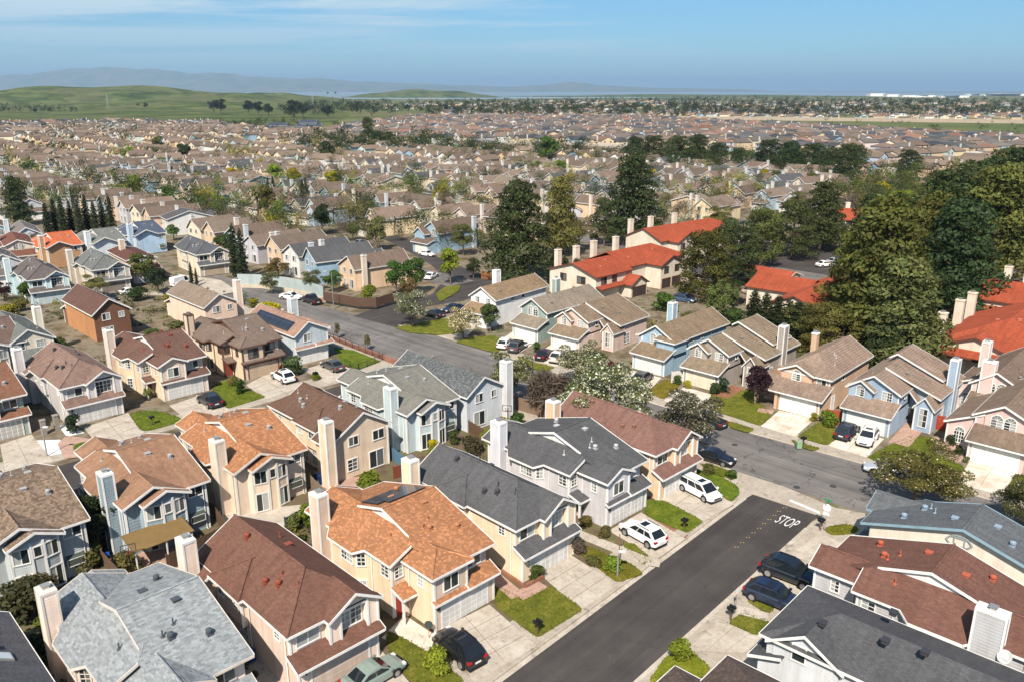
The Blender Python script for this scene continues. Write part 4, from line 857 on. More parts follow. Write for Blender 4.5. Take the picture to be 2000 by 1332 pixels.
def typeC(H, gar=WHITE, blind=.4, raised=True, chim=True, chimc=None, rear=18.4):
    D = H.detail; zr = lambda x: 7.1 - .4 * (x - 2.8)
    H.rp([(2.8, 6.6, 7.1), (2.8, rear, 7.1), (9.9, rear, zr(9.9)), (9.9, 7.0, zr(9.9)), (6.2, 6.6, zr(6.2))], '-rerr')
    H.rp([(2.8, 6.0, 7.1), (2.8, rear, 7.1), (-.5, rear, 5.0), (-.5, 6.0, 5.0)], '-re-')
    H.wing(0, 6.0, 3.1, 7.4, 5.25, 6.9, 'y', 'g', 'n', .4, r=2.8, z0=3.0); H.wing(-.1, 2.9, 2.55, 5, 5.1, 6.1, 'y', 'g', 'n', .35, z0=3.0)
    if raised:
        q = lambda x: zr(x) + .55
        H.rp([(2.6, 11.6, q(2.6)), (2.6, 17.6, q(2.6)), (8.7, 17.6, q(8.7)), (8.7, 11.6, q(8.7))], '-rer'); H.rp([(2.6, 11.6, q(2.6)), (2.6, 17.6, q(2.6)), (1.6, 17.6, q(2.6) - .65), (1.6, 11.6, q(2.6) - .65)], '-r-r')
        H.wall([(2.0, 12, zr(2.8) - .7), (8.4, 12, zr(8.4) - .2), (8.4, 12, q(8.4) - .15), (2.8, 12, q(2.8) - .15)], (0, -1)); H.wall([(8.4, 12, 0), (8.4, 17.3, 0), (8.4, 17.3, q(8.4) - .1), (8.4, 12, q(8.4) - .1)], (1, 0))
    H.shed(-.05, 6.4, 0, 3.05, 2.7, 3.85); H.wbox(.3, 6.1, .6, 7.4, 0, 2.75)
    H.wall([(0, 3.1, 0), (0, rear - .4, 0), (0, rear - .4, 5.1), (0, 3.1, 5.1)], (-1, 0)); H.wall([(9.5, 7.6, 0), (9.5, rear - .4, 0), (9.5, rear - .4, 4.35), (9.5, 7.6, 4.35)], (1, 0))
    H.wall([(6.1, 7.4, 0), (9.5, 7.4, 0), (9.5, 7.4, 4.35), (6.1, 7.4, 5.6)], (0, -1)); H.wall([(0, rear - .4, 0), (9.5, rear - .4, 0), (9.5, rear - .4, 4.3), (2.8, rear - .4, 6.9), (0, rear - .4, 5.1)], (0, 1))
    H.wing(7.5, 9.6, 5.4, 8.6, 3.5, 4.75, 'y', 'g', 'n', .3); H.wing(5.6, 7.2, 6.2, 9, 3.9, 4.8, 'y', 'g', 'n', .25, walls=False)
    if D:
        H.garage(.85, 5.5, .6, 2.1, 4, 4, gar, panels=False)
        H.window((1.4, 2.55, 4.35), (0, -1), .95, .9, 'grid2', blind, arch=True); H.window((4.6, 3.1, 4.4), (0, -1), 1.2, 1.1, 'grid', blind)
        H.window((8.55, 5.4, 1.9), (0, -1), .9, 2.4, 'grid2', blind); H.door((6.6, 7.4, 0), (0, -1), color=(.05, .05, .05, 1)); H.window((9.5, 9.5, 1.5), (1, 0), 1.6, 1.6, 'grid', blind)
        H.window((6.1, 5.4, 4.3), (1, 0), .6, .6, 'one', 0)
        for x, y, a, b in ((.3, .6, 0, 2.7), (6.1, .6, 0, 2.7), (0, 3.1, 3, 5.1), (6.0, 3.1, 3, 5.1), (7.5, 5.4, 0, 3.4), (9.6, 5.4, 0, 3.4)): H.corner(x, y, a, b)
        for x, y, kd in ((5.2, 8.2, 'hood'), (1.6, 5.6, 'pipe'), (7.2, 10.2, 'flat'), (3.6, 9.0, 'pipe')): H.vent(x, y, zr(x) if x > 2.8 else 7.1 - .636 * (2.8 - x), kd, (.2, .18, .16, 1))
    if chim: H.chimney(9.5, 12.9, .95, 1.3, 0, 8.2, chimc)
    return H.finish()

def typeD(H, gar=WHITE, blind=.4, chim=(-1.1, 12.8), chimc=None, left=True, big=True, rear=18.3, hipr=False, garage=True, zr=7.0, sides='fblr'):
    D = H.detail
    H.wing(0, 6.0, 3.1, rear, 5.2, zr, 'y', 'g', 'g', .42, r=2.7, z0=0, lap=sides)
    H.shed(-.05, 6.45, 0, 3.05, 2.7, 3.85); H.wbox(.3, 6.1, .6, 3.2, 0, 2.75)
    if left: H.rp([(0.4, 4.6, 5.25), (0.4, 15, 5.25), (-2.4, 15, 4.1), (-2.4, 4.6, 4.1)], '-rer'); H.wbox(-2.0, 0, 5, 14.6, 0, 4.15); H.wall([(-2, 5, 4.1), (0, 5, 4.1), (0, 5, 5.0)], (0, -1)); H.wall([(-2, 14.6, 4.1), (0, 14.6, 4.1), (0, 14.6, 5.0)], (0, 1))
    if hipr: H.wing(3.2, 6.4, 2.5, 6, 5.2, 6.1, 'y', 'h', 'n', .35, z0=3)
    if D:
        if garage: H.garage(.85, 5.5, .6, 2.1, 4, 4, gar, panels=False)
        if big: H.window((2.15, 3.1, 4.45), (0, -1), 1.0, 1.1, 'grid2', blind, arch=True); H.window((3.4, 3.1, 4.45), (0, -1), 1.0, 1.1, 'grid2', blind, arch=True)
        else: H.window((1.5, 3.1, 4.4), (0, -1), 1.0, 1.0, 'grid2', blind); H.window((4.2, 3.1, 4.4), (0, -1), 1.0, 1.0, 'grid2', blind)
        H.window((6.0, 8, 4.4), (1, 0), 1.0, .9, 'slide', blind); H.window((6.0, 11, 4.4), (1, 0), .7, .9, 'one', blind); H.window((6.0, 13, 1.5), (1, 0), 1.2, 1.2, 'slide', blind)
        if left: H.window((-1.0, 5, 1.7), (0, -1), .9, 1.2, 'grid2', blind, arch=True)
        H.window((2, rear, 4.2), (0, 1), 1.2, 1.1, 'slide', blind); H.window((4.6, rear, 4.2), (0, 1), .8, .9, 'slide', blind); H.window((2, rear, 1.4), (0, 1), 1.8, 1.8, 'slide', blind)
        for x, y, a, b in ((.3, .6, 0, 2.7), (6.1, .6, 0, 2.7), (0, 3.1, 3.2, 5.1), (6.0, 3.1, 3.2, 5.1)): H.corner(x, y, a, b)
        for x, y, kd in ((4.2, 8.2, 'pipe'), (4.8, 5.6, 'hood'), (3.9, 14, 'pipe')): H.vent(x, y, zr - .54 * (x - 2.7), kd, (.2, .18, .16, 1))
    if chim: H.chimney(chim[0], chim[1], 1.0, 1.25, 0, 8.2, chimc)
    return H.finish()

# ------------------------------------------------------------------ near houses
CHAR = rgb(92, 92, 94); ORG = rgb(184, 130, 94, .62); BRN = rgb(116, 84, 72); CREAM = rgb(250, 228, 196); CREAM_SHADED = rgb(214, 193, 172); TILE = rgb(148, 128, 114)  # the darker cream carries the shade of front walls in its colour
AH, AR, AM = 44.5, -135.5, -43
# row facing the dark side road
H = House('house', 'pale house with light grey flecked shingle roof and pink chimney, bottom left', -27.35, 48.72, AH, (1.0, 8.2), roofmat='shingle_dashed', roofc=rgb(158, 163, 166, .62), wallc=rgb(236, 214, 200), sidec=rgb(240, 222, 208), trim=rgb(235, 225, 215))
typeA(H, sides='fb', vents=(.06, .07, .08, 1))
H = House('house', 'cream house with dark grey roof and a skylight, cut off at bottom left corner', *G(18, 1198, 5.2), AH, (6.93, 15.4), roofc=rgb(100, 100, 104), wallc=CREAM, sidec=CREAM); H.skylight(5.0, 8.2, 6.36, -.6, 0, .5, .5); typeB(H)
gx, gy = G(530, 1300); ox = (gx - 4.9 * -sin(radians(AH)) * -1, gy)
ax, ay = cos(radians(AH)), sin(radians(AH)); bx_, by_ = -ay, ax
H = House('house', 'pinkish cream house with plain brown shingle roof and skylight beside the orange roofed one', gx - 4.95 * bx_ - .1 * ax, gy - 4.95 * by_ - .1 * ay, AH, roofc=BRN, wallc=rgb(238, 216, 200), sidec=rgb(246, 224, 208))
typeB(H, gar=rgb(226, 204, 190), panels=False, vents=rgb(150, 80, 60)); 
H = H; 
gx, gy = G(851, 1236)
H = House('house', 'cream house with flecked orange roof, solar panels on its ridge, behind the black estate car', gx, gy, AH, roofmat='shingle_flecked', roofc=ORG, wallc=rgb(212, 190, 172), sidec=CREAM)  # front siding is the side's cream with its shade put into the colour
H.solar(2.2, 6.2, 8.7, 12.0, lambda x, y: 5.2 + .3 * (16.2 - y)); H.solar(1.5, 2.15, 9.5, 12.0, lambda x, y: 5.2 + .3 * (16.2 - y)); typeA(H, hip=True, sides='fb', vents=rgb(190, 130, 95))
gx, gy = G(1025, 1137)
H = House('house', 'cream clapboard house with charcoal roof and arched front window, between orange roof and lavender house', gx, gy, AH, roofc=CHAR, wallc=rgb(250, 226, 196), sidec=rgb(250, 226, 196), sidemat='paint'); typeB(H, sides='fblr', vents=(.05, .05, .055, 1))
gx, gy = G(1184, 1034)
H = House('house', 'lavender grey house with charcoal roof behind the white crossover', gx, gy, AH, roofc=rgb(90, 90, 92), wallc=rgb(205, 204, 212), sidec=rgb(224, 221, 226)); typeA(H, vents=(.4, .4, .42, 1), sides='b')
gx, gy = G(1290, 977)
H = House('house', 'peach clapboard house with dusty brown roof behind the white minivan', gx, gy, AH, roofc=rgb(128, 97, 88), wallc=rgb(240, 206, 172), sidec=rgb(240, 206, 172), sidemat='paint'); H.skylight(4.4, 8.6, 6.72, -.6, 0, .65, .65); typeB(H, sides='fblr', vents=rgb(150, 110, 95), chimy=14.2)
# row with its backs to the first, facing the back road
def R(label, x, y, t, roofmat='shingle', roofc=BRN, wallc=CREAM_SHADED, sidec=None, trim=WHITE, sm='stucco', lap=.2, ref=(6.7, 16.2), **k):
    H = House('house', label, x, y, AR, ref, True, roofmat=roofmat, roofc=roofc, wallc=wallc, sidec=sidec, trim=trim, sidemat=sm, lap=lap); t(H, **k); return H
R('pale grey blue house with coarse brown shingle roof at left edge', -38.0, 65.6, typeA, roofmat='shingle_rough', roofc=rgb(140, 120, 104, .65), wallc=rgb(196, 204, 204), sidec=rgb(196, 204, 204), sm='paint', sides='fblr')
H = R('slate blue clapboard house with worn brown tile roof and awning', -29.88, 73.26, typeA, roofmat='concrete_tile', roofc=rgb(150, 116, 94), wallc=rgb(156, 174, 184), sidec=rgb(156, 174, 184), sm='paint', lap=.3, sides='fblr')
R('tan house with flecked orange roof seen from its backyard, white bay windows', -22.05, 80.69, typeA, roofmat='shingle_flecked', roofc=ORG, wallc=rgb(222, 202, 182), sidec=CREAM, trim=rgb(246, 240, 232))
H = R('cream house with dark brown roof, satellite dish and low side wing', -13.94, 88.15, typeB, roofc=rgb(106, 82, 70), wallc=rgb(222, 200, 176), sidec=rgb(246, 226, 196), ref=(6.9, 15.4), chimy=15.4, low=True)
R('aqua clapboard house with grey green roof and tall aqua chimney', -6.61, 96.11, typeA, roofc=rgb(126, 124, 117), wallc=rgb(184, 198, 202), sidec=rgb(196, 206, 210), sm='paint', sides='fblr')
H = House('house', 'pale grey house with mottled dark shingle roof and tall white chimney by the main road', -0.83, 101.35, AR, (6.4, 18.7), True, roofmat='shingle_rough', roofc=rgb(104, 107, 109, .7), wallc=rgb(206, 212, 218), sidec=rgb(224, 228, 232), sidemat='paint')
H.skylight(4.3, 11, 6.15, -.54, 0, .5, .5); typeD(H, chim=(6.6, 18.6), left=False, big=False, chimc=rgb(226, 228, 232)) 
# row across the back road
def Lh(label, x, y, t, ref=(-.5, -.4), **k):
    kk = {q: k.pop(q) for q in list(k) if q in ('roofmat', 'roofc', 'wallc', 'sidec', 'trim', 'sidemat', 'course', 'lap')}
    H = House('house', label, x, y, AH, ref, **kk); t(H, **k); return H
Lh('sage green house with brown tile roof at left edge beside the white gravel bed', -66.3, 91.8, typeA, roofmat='concrete_tile', roofc=rgb(128, 92, 74), wallc=rgb(176, 190, 178), sidec=rgb(176, 190, 178), sidemat='paint', garpc=rgb(200, 198, 190))
H = Lh('lilac grey house with mauve brown tile roof and tall grid window', -58.3, 99.0, typeB, (-.73, .4), roofmat='concrete_tile', course=.36, roofc=rgb(136, 112, 102), wallc=rgb(212, 206, 206), sidec=rgb(216, 210, 208), vents=(.05, .05, .05, 1))
Lh('cream house with dark brown roof and tall cream chimney behind the dark car', -49.1, 107.5, typeA, roofc=rgb(110, 84, 74), wallc=rgb(222, 202, 184), sidec=CREAM, vents=rgb(150, 70, 55))
Lh('beige stucco house with brown timber trim and grey brown roof', -40.47, 116.2, typeA, hip=True, roofc=rgb(122, 106, 96), wallc=rgb(214, 194, 174), sidec=rgb(246, 226, 198), trim=rgb(112, 80, 64), gar=rgb(206, 184, 160), panels=False)
H = House('house', 'grey blue house with pinkish tan roof and a long row of solar panels', -34.33, 123.3, AH, (-.5, -.4), roofmat='concrete_tile', roofc=rgb(156, 126, 110), wallc=rgb(192, 202, 208), sidec=rgb(206, 214, 218), sidemat='paint')
H.wing(0, 5.8, 0, 15, 5.2, 6.9, 'y', 'g', 'g', .45, r=2.3); H.wing(3.6, 6.4, .8, 6, 5.2, 6.0, 'y', 'h', 'n', .35); H.shed(-.3, 6.6, -.6, 0, 2.7, 3.0); H.shed(3.4, 6.6, -.7, .9, 2.75, 3.4)
H.garage(.75, 5.5, 0, panels=False); H.window((2.1, 0, 4.2), (0, -1), 1.2, 1.2, 'slide', .2); H.window((5.0, .8, 4.2), (0, -1), 1.3, 1.1, 'slide', .2); H.chimney(6.6, 11.9, 1.2, 1.2, 0, 7.8)
H.solar(-.1, 1.4, 2.2, 13.5, lambda x, y: 5.2 + .74 * x)
for x, y in ((3.4, 6), (3.2, 9), (4.1, 11)): H.vent(x, y, 6.9 - .49 * (x - 2.3), 'hood', rgb(200, 170, 150))
H.corner(0, 0, 0, 5.0); H.corner(5.8, 0, 2.9, 5.0); H.finish()
# behind them
def simple(label, px, pxz, ang, ref, t, **k):
    x, y = G(*px, pxz); kk = {q: k.pop(q) for q in list(k) if q in ('roofmat', 'roofc', 'wallc', 'sidec', 'trim', 'sidemat', 'course', 'lap', 'mirror', 'detail', 'group')}
    H = House('house', label, x, y, ang, ref, **kk); t(H, **k); return H
simple('cream house with grey green roof behind the mauve tile roof', (50, 620), 5.2, AH, (6.4, 18.7), typeD, mirror=False, roofc=rgb(112, 116, 112), wallc=rgb(226, 218, 200), sidec=rgb(240, 232, 218), left=False, chim=(6.6, 12), big=False)
simple('tall house with bare tan stucco side and brown roof', (212, 586), 7.3, AR, (2.7, 18.7), typeD, mirror=True, roofc=rgb(104, 78, 70), wallc=rgb(120, 86, 68), sidec=rgb(206, 150, 106), sidemat='stucco', left=False, chim=None, big=False, lap=.2, zr=7.4, sides='fb')
simple('cream house with striped grey brown tile roof and pink chimney above the solar panels', (402, 600), 5.2, AR, (0, 18.7), typeD, mirror=True, roofmat='concrete_tile', course=.36, roofc=rgb(140, 124, 110), wallc=rgb(232, 204, 184), sidec=rgb(250, 232, 206), left=False, chim=(8, 15), big=False)
simple('grey cream house with brown roof at far left behind the lilac house', (50, 668), 5.2, AR, (6.7, 16.2), typeA, mirror=True, roofc=rgb(110, 92, 84), wallc=rgb(206, 200, 190), sidec=rgb(226, 214, 196))
simple('pale blue house with charcoal roof and white garage door on the left', (65, 573), 2.7, 40, (0, 0), typeB, roofc=rgb(104, 96, 94), wallc=rgb(196, 220, 228), sidec=rgb(206, 226, 232), sidemat='paint', gar=rgb(206, 220, 224), panels=False, chim=True)
simple('cream house with grey roof and taupe garage behind small trees', (190, 552), 2.7, 40, (0, 0), typeB, roofc=rgb(112, 114, 112), wallc=rgb(190, 180, 168), sidec=rgb(246, 232, 212), gar=rgb(150, 140, 132), panels=False)
simple('brown house with bright orange roof left of the cypress row', (162, 478), 5.2, AR, (6.7, 16.2), typeA, mirror=True, roofc=rgb(190, 104, 70), wallc=rgb(190, 150, 112), sidec=rgb(214, 176, 132), sidemat='paint', rearbay=False, chim=True)
simple('grey green roofed pale house with broad white chimney', (248, 470), 5.2, AR, (6.7, 16.2), typeA, mirror=True, roofc=rgb(120, 122, 118), wallc=rgb(214, 224, 230), sidec=rgb(232, 236, 236), rearbay=False)
simple('light blue house with navy roof and small solar panel', (325, 455), 5.2, AR, (6.7, 16.2), typeA, mirror=True, roofc=rgb(84, 92, 108), wallc=rgb(178, 204, 228), sidec=rgb(206, 222, 236), sidemat='paint', rearbay=False)
simple('low brown roofed house with blue solar panels behind the street tree', (258, 520), 4.4, 40, (0, 0), typeD, roofc=rgb(104, 72, 64), wallc=rgb(214, 190, 164), sidec=rgb(240, 222, 196), left=False, zr=6.0, chim=(2.0, 14))
simple('cream house with dark grey roof and taupe garage beside twin cypresses', (392, 520), 2.7, 40, (0, 0), typeB, roofc=rgb(92, 94, 98), wallc=rgb(196, 184, 166), sidec=rgb(250, 234, 208), gar=rgb(190, 172, 150), panels=False, low=False, chim=False)
# across the main road
TL = dict(roofmat='concrete_tile', course=.36)
H = House('house', 'light blue house with tile roof, red side gate and two cars outside', 42.65, 99.3, AM, roofc=TILE, wallc=rgb(168, 188, 210), sidec=rgb(168, 188, 210), trim=rgb(240, 240, 240), **TL); typeC(H)
H = House('house', 'taupe house with tile roof and tall taupe chimney behind the purple plum tree', 25.08, 115.67, -44, roofc=rgb(140, 124, 106), wallc=rgb(178, 168, 160), sidec=rgb(178, 168, 160), **TL); typeC(H, gar=rgb(246, 236, 214))
H = House('house', 'sky blue house with tile roof and arched double window', 18.51, 122.57, -45, roofc=rgb(136, 118, 98), wallc=rgb(172, 200, 220), sidec=rgb(172, 200, 220), **TL); typeD(H, hipr=True)
H = House('house', 'sage green house with grey tile roof and arched double window', -0.39, 139.73, -44, roofc=rgb(144, 132, 118), wallc=rgb(160, 178, 170), sidec=rgb(160, 178, 170), **TL); typeD(H, left=False, chim=(-1.4, 14))
H = House('house', 'dusty pink house with tile roof and two small front gables', 6.13, 133.41, -42, roofc=rgb(138, 120, 102), wallc=rgb(214, 190, 178), sidec=rgb(206, 180, 168), **TL); typeC(H, raised=False, chim=False, rear=16); 
H = House('house', 'white house with tile roof behind two blossom trees', -7.93, 150.83, -40, (-.4, 3.1), roofc=rgb(146, 124, 100), wallc=rgb(238, 238, 240), sidec=rgb(232, 234, 238), **TL); typeD(H, left=False, chim=(-1.5, 12), big=False)
H = House('house', 'tan house with broad tile porch roof and white garage door', 33.57, 107.42, AM, roofc=TILE, wallc=rgb(208, 176, 150), sidec=rgb(190, 158, 132), **TL)
H.shed(-.05, 9.85, 0, 3.3, 2.7, 3.95); H.wing(2.6, 9.3, 3.4, 17.4, 5.2, 7.2, 'y', 'h', 'g', .42); H.wing(2.6, 7.0, 3.0, 6.5, 5.15, 6.15, 'y', 'g', 'n', .38, z0=3.2); H.wbox(3.6, 9.3, .6, 4, 0, 2.8); H.wbox(.3, 3.6, 3.2, 8, 0, 3.8)
for x in (.35, 3.3):
    p = MB(); p.box(x - .2, x + .2, .4, .8, 0, 2.75); H.part('porch_post', p, 'paint', H.wc)
H.garage(4.0, 8.8, .6, 2.1, panels=False); H.window((4.8, 3.0, 4.3), (0, -1), 1.1, .9, 'grid2', .5, arch=True); H.window((8.2, 3.4, 4.3), (0, -1), 1.2, .9, 'slide', .3); H.window((9.3, 8, 4.2), (1, 0), .8, 1.0, 'one'); H.door((9.3, 5.0, 0), (1, 0), color=WHITE); H.chimney(3.0, 12.5, .8, .9, 5, 8.2, plain=True)
for x, y in ((7.6, 9), (7.2, 9.4), (8.3, 7)): H.vent(x, y, 7.2 - .6 * (x - 5.95), 'pipe', (.4, .38, .36, 1))
H.corner(9.3, .6, 0, 2.7); H.corner(9.3, 3.4, 3.6, 5.1); H.finish()
H = House('house', 'pink house with arched double window and tile roof at right edge', 53.36, 88.76, AM, roofc=rgb(130, 112, 98), wallc=rgb(236, 204, 196), sidec=rgb(236, 204, 196), **TL)
H.wing(0, 6.2, 3.3, 17, 5.2, 6.8, 'y', 'g', 'g', .42, r=2.8); H.wing(-3.0, 1, 3.6, 14, 3.4, 5.2, 'y', 'g', 'g', .4, r=.9); H.shed(-.05, 6.4, 0, 3.3, 2.7, 3.9); H.wbox(.3, 6.1, .6, 3.6, 0, 2.8); H.garage(.8, 5.5, .6, 2.1, panels=False)
H.window((2.2, 3.3, 4.3), (0, -1), 1.2, 1.0, 'grid2', .4, arch=True); H.window((3.6, 3.3, 4.3), (0, -1), 1.2, 1.0, 'grid2', .4, arch=True); H.window((-1.6, 3.6, 1.5), (0, -1), 1.1, 1.4, 'grid', .3, arch=True)
H.chimney(-2.0, 15.5, 1.5, 1.1, 0, 8.2); H.corner(.3, .6, 0, 2.7); H.corner(0, 3.3, 3.8, 5.1); H.corner(-3.0, 3.6, 0, 3.3); H.finish()
simple('cream pink house with tile roof behind the pink house', (1900, 745), 5.2, AM, (0, 3), typeD, roofc=rgb(124, 106, 94), wallc=rgb(236, 214, 208), **TL)
# near right block
H = House('house', 'white sided house with slate blue roof and blue trim beside the stop sign', 31.04, 65.03, -133, (6.85, .2), roofc=rgb(99, 102, 106), wallc=rgb(246, 234, 218), sidec=rgb(248, 236, 220), sidemat='paint', trim=rgb(150, 180, 196)); typeA(H, sides='fb', vents=rgb(150, 170, 190))
m = MB()
for a in range(6):
    p0, p1 = [(6.46, 8.0 + 1.0 * cos(pi / 3 * q), 6.2 + .62 * sin(pi / 3 * q)) for q in (a, a + 1)]; m.tube([p0, p1], .08, 4)
for zz_ in (-.35, .35): m.tube([(6.46, 7.3, 6.2 + zz_), (6.46, 8.7, 6.2 + zz_)], .06, 4)
for yy in (7.6, 8.4): m.tube([(6.46, yy, 5.7), (6.46, yy, 6.7)], .06, 4)
H.part('gable_ornament', m, 'paint', rgb(170, 180, 184))
H = House('house', 'light grey clapboard house with brown red roof and wide grey chimney, lower right', 24.11, 58.31, -133, (-.5, -.4), True, z=0, roofc=rgb(114, 82, 72), wallc=rgb(200, 199, 202), sidec=rgb(200, 199, 202), sidemat='paint', lap=.25); typeA(H, sides='fblr', vents=rgb(190, 100, 75), chim=False); 
H.lapw = MB(); H.plw = MB(); H.chimney(-1.75, 12.9, 1.0, 1.9, 0, 8.0); H.dish((-2.4, 14.2, 5.2), (-.7, -.3, .6), .5); H.e.scale = (.95, 1, 1)
H = House('house', 'white gabled house with charcoal roof at the bottom right', 18.18, 49.59, -133, (5.1, 0), roofc=rgb(88, 88, 91), wallc=rgb(222, 225, 230), sidec=rgb(222, 225, 230), sidemat='paint', lap=.22)
H.wing(-2.6, 4.6, -.2, 17, 4.9, 6.25, 'y', 'h', 'g', .45); H.wing(2.2, 4.7, .3, 5.0, 4.75, 6.15, 'x', 'n', 'g', .42, r=2.6); H.shed(-2.4, 5.2, -1.3, 1.2, 2.7, 3.6); H.wbox(-2.2, 4.7, -.7, 2, 0, 2.75);
H.window((4.7, 2.2, 4.3), (1, 0), .9, 1.2, 'hung', 0); H.garage(-1.6, 3.6, -.7, panels=False)
for x, y, z in ((3.2, 3.0, 6.4), (2.5, 7, 6.6), (2.2, 9.4, 6.8), (-.6, 6.4, 6.9)): H.vent(x, y, z, 'flat', (.04, .04, .045, 1))
H.finish()
x, y = G(1421, 1281, 4.7)
H = House('house', 'house with speckled brown grey roof at the bottom edge, right of the road', x, y, -133, (-2.45, .55), roofmat='shingle_flecked', roofc=rgb(118, 102, 94, .55), wallc=rgb(214, 206, 196)); H.wing(-2, 5.5, 1.0, 16, 4.9, 6.9, 'y', 'h', 'g', .45); H.wing(1.2, 5.0, -1.2, 4, 4.7, 5.6, 'y', 'h', 'n', .4)
for x, y, z in ((3.4, 5, 6.2), (1.0, 9, 6.6), (4.2, 8, 5.8)): H.vent(x, y, z, 'flat', rgb(220, 190, 170))
H.finish()

simple('blue gabled house with chimney at the left edge above the cypresses', (20, 470), 0, 35, (6, 18), typeD, roofc=rgb(118, 104, 96), wallc=rgb(150, 196, 224), left=False, lap=0)
simple('low red brown roofed house at the left edge before the cypress row', (60, 500), 0, 35, (6, 16), typeD, roofc=rgb(118, 80, 68), wallc=rgb(240, 230, 214), left=True, lap=0, zr=6.4)
simple('grey roofed house with solar panel at the left edge', (25, 535), 0, 40, (6, 16), typeD, roofc=rgb(112, 106, 104), wallc=rgb(214, 214, 220), left=False, lap=0)
simple('white house with grey blue gable left of the cypresses', (85, 492), 0, 35, (6, 4), typeD, roofc=rgb(124, 118, 114), wallc=rgb(206, 218, 228), left=False, lap=0)
simple('cream gabled house behind the left conifer', (0, 425), 0, 35, (3, 9), typeD, roofc=rgb(128, 112, 100), wallc=rgb(240, 224, 196), left=False, lap=0)
simple('dark roofed house right of the left conifer', (62, 425), 0, 35, (3, 9), typeD, roofc=rgb(112, 98, 90), wallc=rgb(206, 214, 224), left=False, lap=0)
# ------------------------------------------------------------------ trees and plants
def tint_mesh(name, V, Fq, T, nv=4):
    me = bpy.data.meshes.new(name); n = len(V); me.vertices.add(n); me.vertices.foreach_set('co', np.asarray(V, np.float32).ravel())
    nf = n // nv; me.loops.add(n); me.loops.foreach_set('vertex_index', np.arange(n, dtype=np.int32)); me.polygons.add(nf)
    me.polygons.foreach_set('loop_start', np.arange(0, n, nv, dtype=np.int32))
    try: me.polygons.foreach_set('loop_total', np.full(nf, nv, np.int32))
    except Exception: pass
    ca = me.color_attributes.new('tint', 'FLOAT_COLOR', 'POINT'); c = np.ones((n, 4), np.float32); c[:, :3] = np.repeat(np.asarray(T), nv, axis=0); ca.data.foreach_set('color', c.ravel())
    me.update(calc_edges=True); return me
def leaves(C, Nn, size, tint, rng, asp=1.6):
    # one small bent-free leaf cluster face per centre, facing about Nn
    n = len(C); Nn = Nn + rng.normal(0, .55, (n, 3)); Nn /= np.linalg.norm(Nn, axis=1)[:, None] + 1e-9
    r = rng.normal(0, 1, (n, 3)); A = np.cross(Nn, r); A /= np.linalg.norm(A, axis=1)[:, None] + 1e-9; B = np.cross(Nn, A)
    s = size * rng.uniform(.6, 1.35, (n, 1)); A = A * s * asp * .5; B = B * s * .5
    V = np.empty((n, 4, 3)); V[:, 0] = C - A; V[:, 1] = C + B * .9; V[:, 2] = C + A; V[:, 3] = C - B * .9
    return V.reshape(-1, 3), tint
def crown_lobes(kind, rng):
    # unit crowns: height 1, returns list of (centre, radius xyz, weight) and leaf settings
    L = []
    if kind == 'round':
        for i in range(16):
            a, h = rng.uniform(0, 2 * pi), rng.uniform(.38, .86); rr = .27 * math.sqrt(max(.05, 1 - ((h - .6) / .36) ** 2)) * rng.uniform(.5, 1)
            L.append(((rr * cos(a), rr * sin(a), h), (rng.uniform(.1, .17),) * 3))
        return L, 3400, .034, 1.3
    if kind == 'airy':
        for i in range(26):
            a, h = rng.uniform(0, 2 * pi), rng.uniform(.34, .88); rr = .42 * math.sqrt(max(.05, 1 - ((h - .55) / .42) ** 2)) * rng.uniform(.35, 1)
            q = rng.uniform(.085, .145); L.append(((rr * cos(a), rr * sin(a), h), (q * 1.2, q * 1.2, q * .85)))
        return L, 12500, .0175, 1.4
    if kind == 'pine':
        n = 34
        for i in range(n):
            h = .1 + .86 * (i / n) ** .9; a = i * 2.4 + rng.uniform(-.4, .4); env = .24 * (1 - ((h - .1) / .92) ** 1.7) + .03; rr = env * rng.uniform(.45, 1.0); q = (.075 + .075 * (1 - h)) * rng.uniform(.8, 1.25)
            L.append(((rr * cos(a), rr * sin(a), h), (q * 1.2, q * 1.2, q * .72)))
        L.append(((0, 0, .95), (.035, .035, .07))); return L, 10500, .0175, 1.9
    if kind == 'broadpine':
        for i in range(34):
            h = .09 + .83 * (i / 34); a = i * 2.4 + rng.uniform(-.5, .5); env = .33 * math.sqrt(max(.02, 1 - ((h - .38) / .6) ** 2)); rr = env * rng.uniform(.45, 1.0); q = rng.uniform(.085, .14)
            L.append(((rr * cos(a), rr * sin(a), h), (q * 1.15, q * 1.15, q * .8)))
        return L, 10500, .0175, 1.8
    if kind == 'cypress':
        for i in range(30):
            h = .03 + .93 * i / 30; env = .085 * (min(1, h / .12) * (1 - h ** 2.2)) ** .8 + .008; a = i * 2.4; L.append(((env * .35 * cos(a), env * .35 * sin(a), h), (env * .8, env * .8, .06)))
        return L, 3000, .016, 2.2
    if kind == 'bush':
        for i in range(14):
            a, h, rr = rng.uniform(0, 2 * pi), rng.uniform(.22, .78), rng.uniform(0, .34); L.append(((rr * cos(a), rr * sin(a), h), (rng.uniform(.16, .26),) * 3))
        return L, 1700, .062, 1.4
    if kind == 'willow':
        for i in range(22):
            a, rr = rng.uniform(0, 2 * pi), rng.uniform(.1, .33); h = .72 - rr * .8 + rng.uniform(-.2, .12); L.append(((rr * cos(a), rr * sin(a), h), (.07, .07, .17)))
        return L, 3600, .024, 2.4
    if kind == 'bare':
        for i in range(22):
            a, h = rng.uniform(0, 2 * pi), rng.uniform(.4, .85); rr = .42 * math.sqrt(max(.05, 1 - ((h - .55) / .42) ** 2)) * rng.uniform(.4, 1); L.append(((rr * cos(a), rr * sin(a), h), (.13, .13, .1)))
        return L, 1500, .05, 9.0
TREE = {}
